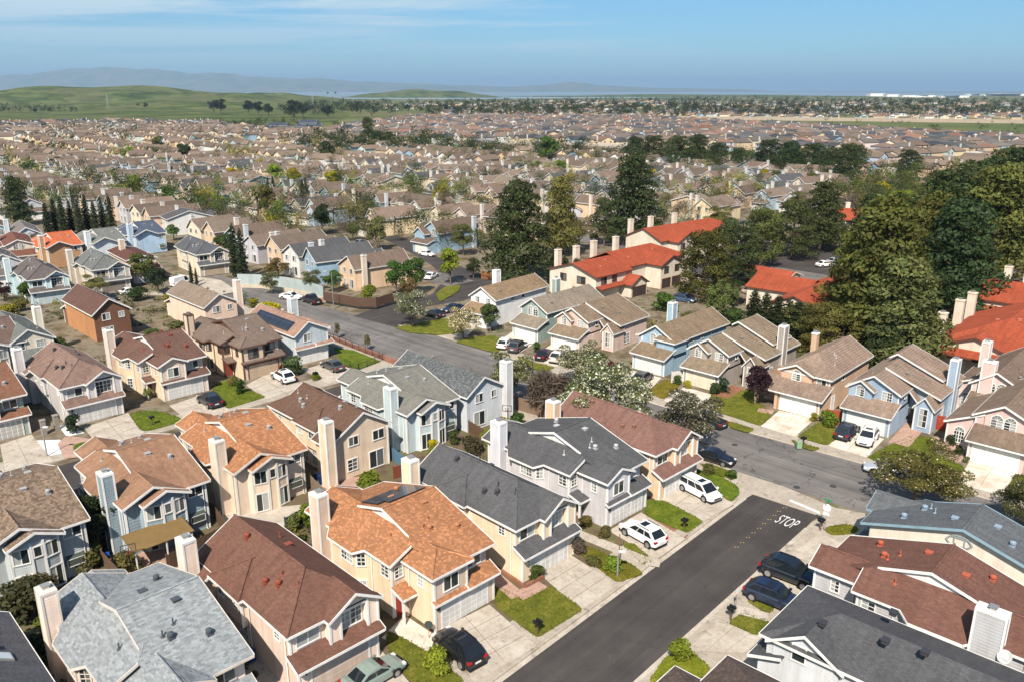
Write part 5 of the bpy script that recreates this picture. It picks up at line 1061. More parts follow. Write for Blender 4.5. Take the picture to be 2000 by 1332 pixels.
def make_tree(kind, var, blossom=0.0):
    rng = np.random.default_rng(hash_(kind) + var * 17); L, n, sz, asp = crown_lobes(kind, rng)
    W = np.array([l[1][0] * l[1][1] for l in L]) ** .9; W /= W.sum(); idx = rng.choice(len(L), n, p=W)
    ctr = np.array([l[0] for l in L])[idx]; rad = np.array([l[1] for l in L])[idx]
    d = rng.normal(0, 1, (n, 3)); d /= np.linalg.norm(d, axis=1)[:, None]; d[:, 2] = np.where(rng.random(n) < .3, d[:, 2], np.abs(d[:, 2]) * .9 + d[:, 2] * .1)
    rr = rng.uniform(.55, 1.08, (n, 1)) ** .6; C = ctr + d * rad * rr
    lobe_t = rng.uniform(.72, 1.25, len(L))[idx][:, None] * rng.uniform(.75, 1.3, (n, 1)); tint = lobe_t * np.array([1, 1, 1.0]) * (1 + rng.normal(0, .06, (n, 3)))
    if blossom > 0:
        b = rng.random(n) < blossom; tint[b] = np.array([5.6, 5.0, 12.]) * rng.uniform(.6, 1.2, (b.sum(), 1))
    if blossom < 0:
        b = rng.random(n) < -blossom; tint[b] = np.array([4.8, 2.9, .35]) * rng.uniform(.7, 1.2, (b.sum(), 1))
    V, T = leaves(C, d, sz, tint, rng, asp); crown = tint_mesh('crown', V, None, T); crown.materials.append(MAT['leaf'])
    m = MB(); h0 = {'cypress': .9, 'pine': .93, 'broadpine': .8}.get(kind, .55); tr = {'bush': .02, 'cypress': .012}.get(kind, .024)
    m.tube([(0, 0, -.02), (.006, 0, h0 * .4), (-.004, .008, h0 * .75), (0, 0, h0)], [tr, tr * .8, tr * .55, tr * .2], 7)
    order = rng.permutation(len(L))[:14]
    for i in order:
        c = L[i][0]; zb = max(.12, min(h0 * .9, c[2] - (.16 if kind not in ('pine', 'broadpine') else .04))); zb *= .9 if kind != 'cypress' else 1
        m.tube([(0, 0, zb), (c[0] * .5, c[1] * .5, (zb + c[2]) / 2 - .01), (c[0], c[1], c[2])], [tr * .45, tr * .3, tr * .1], 5, False)
    if kind == 'bare':
        for i in range(len(L)):
            c = L[i][0]
            for q in range(5): e = np.array(c) + rng.normal(0, .08, 3); m.tube([c, tuple(e)], [tr * .12, tr * .05], 3, False)
    return crown, m.mesh('trunk')
def hash_(s): return sum(ord(c) * (i + 3) for i, c in enumerate(s)) % 9973
def tree_proto(kind, blossom=0.0, nvar=2):
    k_ = (kind, blossom)
    if k_ not in TREE:
        TREE[k_] = [make_tree(kind, v, blossom) for v in range(nvar)]
        for cr, tk in TREE[k_]: tk.materials.append(MAT['bark'])
    return TREE[k_]
GREENS = {'pine': (.05, .066, .02), 'pine2': (.085, .094, .021), 'round': (.06, .11, .018), 'lime': (.15, .2, .02), 'dark': (.036, .056, .018), 'olive': (.115, .115, .032), 'cypress': (.03, .042, .016), 'yellow': (.3, .25, .012),
          'plum': (.04, .014, .018), 'bare': (.13, .1, .075), 'blossom': (.1, .105, .03), 'shrub': (.06, .085, .02), 'gold': (.42, .34, .01), 'red': (.14, .03, .03), 'pale': (.15, .15, .05)}
TN = [0]
def tree(x, y, h, kind, col, label, name=None, group=None, blossom=0.0, wide=1.0, z=0.0, cat=None):
    P_ = tree_proto(kind, blossom); TN[0] += 1; cr, tk = P_[TN[0] % len(P_)]
    nm = name or {'bush': 'shrub', 'cypress': 'cypress_tree', 'pine': 'pine_tree', 'broadpine': 'pine_tree'}.get(kind, 'tree')
    e = empty(nm, x, y, z, random.uniform(0, 6.28), label=label, cat=cat or ('shrub' if kind == 'bush' else 'tree'), group=group); s = h; e.scale = (s * wide, s * wide, s)
    c = GREENS[col] if isinstance(col, str) else col; j = random.uniform(.88, 1.12)
    link('crown', cr, None, (c[0] * j, c[1], c[2] / j, 1), e); link('trunk', tk, None, (.16, .115, .08, 1) if kind != 'bare' else (.2, .16, .13, 1), e)
    return e
def T(u, v, h, kind, col, label, **k):   # (u, v): where its foot meets the ground in the photograph
    x, y = G(u, v, 0); return tree(x, y, h, kind, col, label, **k)
# street and garden trees near the camera
T(1183, 864, 12.3, 'airy', 'blossom', 'large white blossoming street tree before the sky blue house', blossom=.3, wide=1.12)
T(1340, 888, 8.2, 'airy', (.112, .1, .036), 'purplish white blossoming street tree beside the dark pickup', blossom=.16, wide=1.12)
T(1128, 754, 7.6, 'airy', 'blossom', 'white blossom tree before the dusty pink house', blossom=.3, wide=1.0)
T(1078, 806, 5.6, 'bare', 'bare', 'bare brown twiggy street tree beside the main road', wide=1.1)
T(1000, 785, 8.0, 'airy', 'blossom', 'blossom tree beside the tall white chimney', blossom=.2)
T(806, 640, 7.4, 'airy', 'pale', 'blossom tree at the branch road corner, left of the dark car', blossom=.18, wide=1.1)
T(905, 664, 6.6, 'airy', 'pale', 'blossom tree before the white house', blossom=.22, wide=1.1)
T(958, 650, 5.6, 'round', 'shrub', 'green garden tree between the white and sage green houses')
T(1785, 985, 7.2, 'airy', (.1, .1, .028), 'wide street tree in front of the silver car, behind the slate blue roof', blossom=.05, wide=1.5)
T(2000, 1035, 5.5, 'airy', (.1, .1, .03), 'street tree cut by the right edge', blossom=.05, wide=1.3)
T(1478, 790, 6.2, 'round', 'plum', 'purple leaved plum tree before the taupe house', wide=1.0)
T(1183, 738, 3.2, 'bush', 'red', 'small red leaved maple beside the hedge')
T(1160, 730, 3.6, 'bush', 'dark', 'dark hedge bush beside the red maple', wide=1.2)
T(1342, 760, 1.6, 'bush', (.25, .25, .02), 'small yellow green clipped bush beside the garage of the taupe house')
T(1322, 752, 1.6, 'bush', 'round', 'round green bush next to the yellow clipped one')
T(1395, 772, 2.2, 'bush', 'dark', 'dark clipped bush before the taupe house'); T(1414, 768, 2.4, 'bush', 'dark', 'white flowering dark shrub before the taupe house', blossom=.12)
T(1620, 832, 2.3, 'bush', 'lime', 'bright green bush beside the red gate', wide=1.5); T(1590, 824, 1.4, 'bush', (.3, .28, .02), 'small yellow bush beside the tan house garage')
T(1858, 872, 1.9, 'bush', 'dark', 'clipped dark bush left of the pink house arch window'); T(1872, 890, 1.4, 'bush', 'shrub', 'low shrub before the pink house'); T(1886, 905, 1.0, 'bush', 'shrub', 'low flowering plant by the pink house path', blossom=.1)
T(1860, 790, 4.2, 'bush', (.17, .17, .02), 'big yellow blooming shrub beside the blue chimney', wide=1.6, blossom=-.3)
T(720, 975, 3.6, 'bush', 'lime', 'bright green citrus bush in the terracotta backyard', wide=1.25)
T(985, 850, 2.6, 'bush', 'gold', 'bright yellow flowering bush behind the charcoal roof'); T(1010, 838, 2.4, 'bush', 'round', 'green bush beside the yellow flowering bush', wide=1.4); T(955, 870, 2.0, 'bush', 'lime', 'yellow green bush beside the lavender house', wide=1.3)
T(925, 885, 2.4, 'bush', (.07, .06, .03), 'brown green shrubs behind the aqua house', wide=1.6); T(885, 868, 2.0, 'bush', 'shrub', 'green shrub by the aqua house bay'); T(850, 900, 2.3, 'bush', (.2, .2, .03), 'pale flowering shrub by the small chimney'); T(845, 880, 1.6, 'bush', 'gold', 'small yellow bush behind the solar panels')
T(205, 1010, 4.6, 'round', 'dark', 'dark citrus tree between the two blue grey houses', wide=1.2); T(190, 1050, 3.4, 'bush', 'dark', 'dark bush below the citrus tree', wide=1.3)
T(50, 1215, 4.2, 'bush', (.045, .05, .02), 'big dark bush in the lower left yard', wide=1.4); T(95, 1140, 3.2, 'bush', (.1, .085, .04), 'dry brown shrub behind the light grey roof', wide=1.5); T(180, 1110, 2.6, 'bush', 'olive', 'olive shrub by the timber deck', wide=1.4); T(255, 1115, 2.0, 'bush', 'olive', 'orange green shrub at the deck edge', wide=1.6); T(20, 1160, 3.0, 'bush', 'dark', 'dark green bush at the left edge', wide=1.4)
T(105, 1255, 2.8, 'bush', 'lime', 'yellow green plant beside the pink chimney'); T(60, 1300, 2.4, 'bush', 'dark', 'dark foliage at bottom left corner', wide=1.5)
T(360, 1080, 1.6, 'bush', 'lime', 'small bright banana like plant under the awning'); T(195, 1085, 1.4, 'bush', 'shrub', 'potted green shrub by the fence')
T(850, 1318, 2.4, 'bush', (.22, .24, .02), 'yellow green shrub beside the black estate car'); T(1325, 1290, 2.2, 'bush', 'lime', 'round clipped bush at the road edge', wide=1.1)
T(975, 1100, 1.9, 'bush', 'round', 'young green plant in the brick bed'); T(1000, 1118, 1.3, 'bush', 'round', 'second green plant in the brick bed'); T(1048, 1130, 1.5, 'bush', 'shrub', 'clipped green bush at the garage corner', wide=1.3); T(1128, 1082, 2.0, 'bush', 'bare', 'brown dry bush by the stained driveway')
T(1145, 1030, 1.2, 'bush', (.12, .1, .03), 'low brownish shrub by the lavender house', wide=1.6); T(1182, 1050, 1.3, 'bush', (.13, .1, .03), 'low spiky shrub at the lavender garage', wide=1.5); T(1195, 1118, 1.6, 'bush', 'lime', 'green bush by the lamp post', wide=1.3); T(1160, 1105, 1.2, 'bush', 'olive', 'scruffy shrub in the patchy lawn', wide=1.6)
T(1130, 1010, 3.0, 'round', 'lime', 'young bright tree between the cream and lavender houses', wide=.8)
T(1385, 925, 1.2, 'bush', 'olive', 'low plants beside the parked dark saloon', wide=2.0); T(1430, 935, 1.0, 'bush', 'round', 'low groundcover at the road corner', wide=1.8)
T(575, 1040, 2.2, 'bush', (.13, .15, .04), 'young leafy shrub on the weathered patio'); T(605, 1030, 2.6, 'bush', 'lime', 'bright shrub beside the blue fence')
T(290, 780, 2.1, 'bush', (.2, .19, .05), 'yellow shrub by the cream house gate'); T(470, 770, 2.4, 'bush', (.05, .09, .02), 'small clipped tree on the lawn before the beige house', wide=.8); T(455, 755, 1.8, 'bush', (.16, .16, .04), 'yellow green shrub beside the beige garage')
T(575, 735, 3.2, 'bush', (.1, .14, .05), 'pale green shrub beside the grey blue house', wide=1.2); T(618, 742, 1.3, 'bush', 'lime', 'low shrubs by the grill', wide=1.7); T(142, 845, 2.6, 'bush', 'dark', 'clipped cloud pine before the lilac house', wide=1.1)
T(530, 612, 2.4, 'bush', 'gold', 'row of yellow flowering shrubs above the solar panels', wide=2.6); T(495, 602, 2.0, 'bush', (.3, .27, .02), 'yellow shrub by the pink chimney', wide=1.6)
T(660, 662, 3.0, 'round', (.14, .12, .05), 'thin young street tree by the iron railing, left', wide=.6); T(718, 684, 3.0, 'round', (.14, .12, .05), 'thin young street tree by the iron railing, right', wide=.6)
T(880, 556, 8.6, 'round', 'lime', 'light green street tree on the rounded lawn', wide=.95)
T(775, 580, 8.0, 'round', 'round', 'round green tree at the end of the wooden fence', wide=.95); T(812, 575, 8.2, 'round', 'round', 'round green tree beside the peach gabled house', wide=.95); T(797, 588, 5.0, 'round', (.2, .12, .04), 'rust coloured young tree between the two round trees')
T(720, 590, 4.0, 'bush', 'lime', 'bright bush in the fenced yard of the peach house'); T(650, 572, 5.0, 'round', 'round', 'green yard tree behind the pale wall', wide=1.3); T(612, 570, 5.0, 'airy', 'olive', 'grey green tree over the pale wall', wide=1.1); T(545, 545, 5.5, 'airy', (.16, .11, .03), 'orange green tree beside twin cypresses', wide=1.2); T(530, 575, 5.0, 'airy', 'olive', 'street tree in front of the curved wall')
T(462, 545, 13.5, 'cypress', 'cypress', 'taller of twin dark cypresses by the dark grey roof', wide=1.15); T(476, 548, 12.5, 'cypress', 'cypress', 'shorter of twin dark cypresses by the dark grey roof', wide=1.15)
T(375, 557, 5.5, 'cypress', 'cypress', 'small slim cypress beside the white van'); T(385, 560, 4.5, 'cypress', 'cypress', 'smallest slim cypress beside the white van')
T(285, 555, 7.5, 'round', (.08, .1, .025), 'leafy tree before the low brown roofed house', wide=1.1); T(310, 575, 6.0, 'round', 'dark', 'dark leafy tree near the white van', wide=1.2); T(190, 585, 6.0, 'airy', 'pale', 'light street tree by the taupe garage'); T(55, 595, 5.0, 'round', 'round', 'small leafy tree before the pale blue house', wide=1.1); T(15, 625, 3.0, 'bush', (.28, .24, .02), 'yellow hedge at left edge', wide=1.6); T(40, 610, 3.0, 'bush', 'olive', 'rounded olive bush at left', wide=1.4); T(10, 590, 4.5, 'round', 'plum', 'dark purple tree at left edge', wide=1.3); T(165, 600, 3.0, 'bush', 'round', 'green bushes on the bank by the pale blue house', wide=2); T(270, 470, 4.5, 'round', 'shrub', 'garden tree beside the light blue house'); T(440, 500, 6, 'round', 'shrub', 'green tree behind the dark grey roof', wide=1.2); T(340, 470, 5, 'round', 'round', 'round garden tree right of the light blue house', wide=1.2); T(70, 500, 6, 'airy', 'bare', 'bare tree by the orange roof', wide=1.2)
for i in range(9):
    T(96 + i * 15.5, 462 - (i % 2) * 3 - i * .7, 10.5 + .8 * (i % 3), 'cypress', 'cypress', 'slim dark cypress, %s from the left in the row behind the orange roof' % ('first second third fourth fifth sixth seventh eighth ninth'.split()[i]), group='cypress row', wide=1.3)
T(38, 442, 16, 'pine', 'dark', 'tall dark conifer at the left edge', wide=.9)
# dark evergreens round the red roofed buildings
for u, v, h, w, c, lb in [(1012, 550, 22, .95, 'pine', 'big dark pine left of the red roofs'), (1095, 500, 20, .8, 'olive', 'tall olive pine behind the red roof chimneys'), (1232, 475, 24, .95, 'dark', 'large dark conifer behind the long red roof'), (1180, 480, 14, .9, 'pine', 'smaller dark conifer behind the red roof'),
    (1375, 585, 15, 1.15, 'pine2', 'broad evergreen at the condo lane, nearest the red roof'), (1425, 560, 15.5, 1.15, 'pine', 'broad evergreen in the middle of the condo lane'), (1485, 520, 15, 1.1, 'pine2', 'broad evergreen beside the carport'), (1545, 505, 15.5, 1.15, 'pine', 'broad evergreen behind the carport'), (1600, 490, 18, 1.0, 'pine', 'tall evergreen left of the lone red house'),
    (1708, 690, 25, 1.05, 'pine2', 'tallest bright pine beside the red roofed court'), (1672, 655, 20, 1.0, 'pine2', 'pine leaning over the red roofed court'), (1750, 720, 17, 1.2, 'olive', 'lower pine behind the blue house roof'), (1690, 520, 17, 1.0, 'dark', 'dark conifer right of the lone red house'), (1775, 560, 20, 1.0, 'pine', 'conifer in the middle of the pine grove'), (1800, 600, 22, 1.05, 'pine2', 'bright conifer at the front of the pine grove'), (1850, 620, 22, 1.1, 'dark', 'very dark conifer in the pine grove shade'), (1890, 540, 24, 1.1, 'pine', 'tall conifer behind the grove'), (1935, 560, 26, 1.1, 'pine2', 'tall conifer near the right edge of the grove'), (1985, 520, 28, 1.1, 'dark', 'tallest conifer at the right edge'), (1950, 460, 25, 1.1, 'pine', 'far conifer at the right edge'), (1740, 470, 14, 1.0, 'dark', 'dark conifer behind the middle red roofs'), (1640, 705, 9, 1.3, 'olive', 'leafy olive trees behind the tan house'), (1600, 690, 9, 1.3, 'olive', 'leafy olive trees behind the taupe chimney'), (1560, 665, 7, 1.4, 'olive', 'olive thicket below the small cypresses'), (1720, 725, 8, 1.4, 'pine', 'thicket behind the blue house')]:
    T(u, v, h * (1.06 if h >= 17 else 1), 'pine' if h >= 17 else 'broadpine', c, lb, wide=w * (1.08 if h >= 17 else .95))
for i, u in enumerate((1080, 1102, 1125, 1148)): T(u, 560 + i * 4, 7.5, 'cypress', 'cypress', 'broad cypress, %s of four in front of the long red roof' % ('first second third fourth'.split()[i]), wide=2.6, group='broad cypresses by the red roof')
for i, u in enumerate((1470, 1492, 1515, 1535, 1553, 1572)): T(u, 640 + i * 7, 7.5, 'cypress', 'cypress', 'broad cypress, %s of six before the red roofed court' % ('first second third fourth fifth sixth'.split()[i]), wide=2.4, group='cypresses before the red court')
T(1410, 632, 9.5, 'willow', (.12, .15, .04), 'drooping pepper tree by the parked blue car', wide=1.0); T(1300, 610, 4, 'bush', 'round', 'shrubs on the island in the condo lane', wide=1.5); T(1720, 770, 6, 'bush', 'dark', 'ivy covered tree behind the tan house', wide=.7); T(1640, 770, 4.5, 'bush', 'dark', 'clipped hedge between the tan and blue houses', wide=.8)
T(1830, 690, 7, 'willow', (.1, .12, .04), 'pepper tree before the big red roof', wide=.9); T(1955, 735, 7.5, 'willow', (.11, .12, .05), 'feathery tree before the big red roof, right', wide=1.0); T(1620, 475, 7, 'bare', 'bare', 'bare tree in the condo car park', wide=1.2)
T(925, 545, 5, 'round', 'dark', 'dark round tree by the red brown fence', wide=1.2); T(905, 500, 9, 'airy', 'olive', 'greyish tree by the branch road bend', wide=.9)
T(1405, 470, 11, 'airy', 'olive', 'spreading pale tree behind the long red roof', wide=1.0); T(1330, 470, 8, 'airy', 'pale', 'white blossom tree behind the red roof', blossom=.3); T(1130, 490, 11, 'airy', (.16, .14, .07), 'pale twiggy tree behind the red roof', wide=1.0, blossom=.1)
for i, (u, v, h, w, c) in enumerate([(1700, 440, 10, 1.3, 'olive'), (1760, 430, 11, 1.3, 'lime'), (1830, 440, 12, 1.3, 'olive'), (1790, 405, 10, 1.3, 'pale'), (1870, 420, 11, 1.3, 'olive'), (1650, 425, 9, 1.2, 'bare'), (1720, 400, 9, 1.3, 'yellow'), (1560, 420, 9, 1.1, 'pale')]):
    T(u, v, h, 'airy' if c != 'yellow' else 'round', c, 'spreading light tree in the grove beyond the red roofs, %s by distance' % 'sixth fifth fourth second third seventh first eighth'.split()[i] if c != 'yellow' else 'yellow blooming tree in the grove beyond the red roofs', wide=w, group='light trees beyond the red roofs')
for u, v, h, c, w, lb in [(630, 460, 9.5, 'dark', 1.0, 'round dark green tree in the middle of the grey roofs'), (735, 490, 10, 'pale', .9, 'tall pale birch before the blue house'), (690, 470, 5, 'round', 1.2, 'green tree by the parked maroon car'), (265, 390, 10, 'lime', 1.1, 'bright green tree left of the navy roof'), (330, 405, 8, 'round', 1.1, 'rounded green tree right of the bright one'), (430, 430, 9, 'lime', 1.1, 'light green leafy tree over the front gables'), (525, 430, 12, 'olive', .9, 'green tree beside the palm'), (460, 365, 9, 'yellow', 1.2, 'yellow green tree over the grey roofs, left'), (540, 368, 11, 'lime', 1.2, 'yellow green tree behind the row of roofs, middle'), (575, 365, 9, 'yellow', 1.3, 'yellow blooming tree behind the row of roofs, right'), (650, 368, 8, 'yellow', 1.2, 'yellow blooming tree in the middle distance'), (110, 335, 8, 'dark', 1.3, 'rounded dark tree at far left'), (360, 320, 12, 'dark', 1.0, 'tall dark tree with reddish cast at mid left')]:
    T(u, v, h, 'round', c, lb, wide=w)
for q_, (u, v, h) in zip(('left front', 'right front', 'right back', 'left back'), ((593, 408, 11), (600, 410, 12), (535, 385, 9), (525, 383, 8))): T(u, v, h, 'cypress', 'cypress', 'slim cypress among the grey roofs, %s of four' % q_, wide=1.2, group='slim cypresses among roofs')
# a palm
x, y = G(505, 438); e = empty('palm_tree', x, y, 0, label='tall palm with shaggy trunk before the grey roofs', cat='palm'); m = MB(); m.tube([(0, 0, 0), (.2, 0, 5), (0, .1, 10)], [.32, .26, .28], 8); link('trunk', m.mesh('trunk'), 'bark', (.14, .1, .07, 1), e)
m = MB()
for i in range(46):
    a, el = random.uniform(0, 6.28), random.uniform(-1.0, 1.2); d = Vector((cos(a) * cos(el), sin(a) * cos(el), sin(el))); s_ = Vector((-sin(a), cos(a), 0)) * .32; p0 = Vector((0, .1, 10)); p1 = p0 + d * 1.5; p2 = p0 + d * 2.6 - Vector((0, 0, .9))
    m.face([p0, p1 + s_, p2, p1 - s_])
me = m.mesh('fronds'); link('fronds', me, 'matte', (.1, .1, .035, 1), e)

T(196, 1078, 6.0, 'round', 'dark', 'dark leafy tree filling the gap between the two blue grey houses', wide=1.1)
T(232, 625, 3.6, 'bush', 'shrub', 'green bush left of the tall brown house', wide=1.3); T(345, 660, 3.2, 'bush', 'olive', 'olive bush right of the tall brown house', wide=1.4); T(300, 668, 2.6, 'bush', 'shrub', 'green shrubs behind the dark brown roof', wide=1.8); T(330, 600, 3.0, 'bush', (.2, .19, .04), 'yellow green bush behind the white van', wide=1.5); T(268, 590, 3.4, 'bush', 'dark', 'dark bush by the cul de sac', wide=1.6); T(395, 650, 2.4, 'bush', 'dark', 'dark shrub beneath the cream tile roofed house', wide=1.4); T(120, 690, 3.0, 'bush', 'shrub', 'green bush behind the lilac grey house', wide=1.5)
T(15, 1290, 3.4, 'bush', (.05, .06, .02), 'tall dark shrub at the lower left edge', wide=1.4); T(70, 1180, 3.0, 'bush', (.09, .075, .04), 'brownish twiggy shrub beside the light grey roof', wide=1.5)
T(1050, 690, 2.0, 'bush', 'round', 'small clipped bush between the two driveways across the road'); T(1255, 700, 2.6, 'bush', 'shrub', 'shrub in the gap beside the sky blue house', wide=1.2); T(1430, 640, 3.6, 'bush', 'shrub', 'thicket behind the sky blue chimney', wide=1.6); T(1350, 640, 3.0, 'bush', 'olive', 'olive shrubs behind the sky blue roof', wide=1.8)
# low plants and weeds in the back yards, too many to count
def yard_plants():
    rg = np.random.default_rng(9); VV = []; TT = []; S_ = Vector((cos(radians(44.5)), sin(radians(44.5)))); D_ = Vector((-S_.y, S_.x)); spots = []
    h3 = Vector(G(851, 1236)); l1 = Vector((-58.3, 99.0)); m7 = Vector((42.65, 99.3)); MS = Vector((cos(radians(-43)), sin(radians(-43)))); MD = Vector((-MS.y, MS.x))
    for i in range(330): spots.append(h3 + S_ * rg.uniform(-42, 46) + D_ * rg.uniform(16.6, 21.0))
    for i in range(170): spots.append(h3 + S_ * (round(rg.uniform(-4, 3)) * 10.6 - 2.6 + rg.uniform(-.7, .5)) + D_ * rg.uniform(5, 16))
    for i in range(280): spots.append(l1 + S_ * rg.uniform(-22, 40) + D_ * rg.uniform(16.5, 25))
    for i in range(260): spots.append(m7 + MS * rg.uniform(-60, 30) + MD * rg.uniform(19.5, 27))
    for i in range(160): spots.append(Vector(G(rg.uniform(10, 480), rg.uniform(560, 640))))
    for p in spots:
        h = rg.uniform(.35, 1.7); n = 46; c = np.array([(.1, .1, .03), (.06, .09, .02), (.14, .11, .05), (.05, .07, .02), (.2, .19, .03)][rg.integers(0, 5)]); dd = rg.normal(0, 1, (n, 3)); dd /= np.linalg.norm(dd, axis=1)[:, None]; dd[:, 2] = np.abs(dd[:, 2])
        C = np.array([p.x, p.y, BASE]) + dd * np.array([.7, .7, 1]) * h * rg.uniform(.3, 1, (n, 1)) * rg.uniform(.7, 1.3)
        V, t = leaves(C, dd, .2, c * rg.uniform(.6, 1.4, (n, 1)), rg, 1.5); VV.append(V); TT.append(t)
    me = tint_mesh('yard_plants', np.concatenate(VV), None, np.concatenate(TT)); tag(link('yard_plants', me, 'leaf'), label='low weeds and small plants scattered through the back yards', cat='plants', kind='stuff')
yard_plants()

# grass blades over the near lawns
def inpoly(x, y, poly):
    r = False
    for i in range(len(poly)):
        (x0, y0), (x1, y1) = poly[i - 1], poly[i]
        if (y0 > y) != (y1 > y) and x < (x1 - x0) * (y - y0) / (y1 - y0) + x0: r = not r
    return r
def grass():
    rg = np.random.default_rng(21); C = []; T_ = []
    for poly, col in LAWNS:
        xs, ys = [p[0] for p in poly], [p[1] for p in poly]; dist = math.hypot(sum(xs) / len(xs), sum(ys) / len(ys))
        if dist > 125: continue
        A = (max(xs) - min(xs)) * (max(ys) - min(ys)); n = int(A * (42 if dist < 85 else 22))
        px, py = rg.uniform(min(xs) - .08, max(xs) + .08, n), rg.uniform(min(ys) - .08, max(ys) + .08, n)
        for x, y in zip(px, py):
            if inpoly(x, y, poly): C.append((x, y, BASE + .05)); T_.append(np.array([.115 * col[0], .125 * col[1], .017 * col[2]]) * rg.uniform(.45, 1.45) * np.array([rg.uniform(.85, 1.35), 1, 1]))
        for i in range(len(poly)):
            a, b = poly[i - 1], poly[i]; L = math.dist(a, b)
            for q in range(int(L * 9)):
                t = rg.random(); C.append((a[0] + (b[0] - a[0]) * t + rg.normal(0, .06), a[1] + (b[1] - a[1]) * t + rg.normal(0, .06), BASE + .045)); T_.append(np.array([.1, .11, .02]) * rg.uniform(.4, 1.3))
    C = np.array(C); n = len(C); N_ = np.column_stack([rg.normal(0, .7, n), rg.normal(0, .7, n), np.full(n, .6)]); V, t = leaves(C, N_, .11, np.array(T_), rg, 1.6)
    tag(link('grass', tint_mesh('grass', V, None, t), 'leaf'), label='short grass blades on the front lawns', cat='grass', kind='stuff')
grass()

k_ = 0
for u, v, h, c in [(1825, 520, 24, 'dark'), (1868, 500, 25, 'pine'), (1912, 500, 26, 'dark'), (1965, 500, 27, 'pine'), (1730, 540, 19, 'pine'), (1990, 430, 22, 'dark'), (1905, 440, 21, 'pine')]:
    T(u, v, h, 'pine', c, 'pointed dark conifer filling the back of the right hand grove, %s from the left' % 'second third fifth sixth first seventh fourth'.split()[k_], wide=1.1, group='conifers at the back of the grove'); k_ += 1
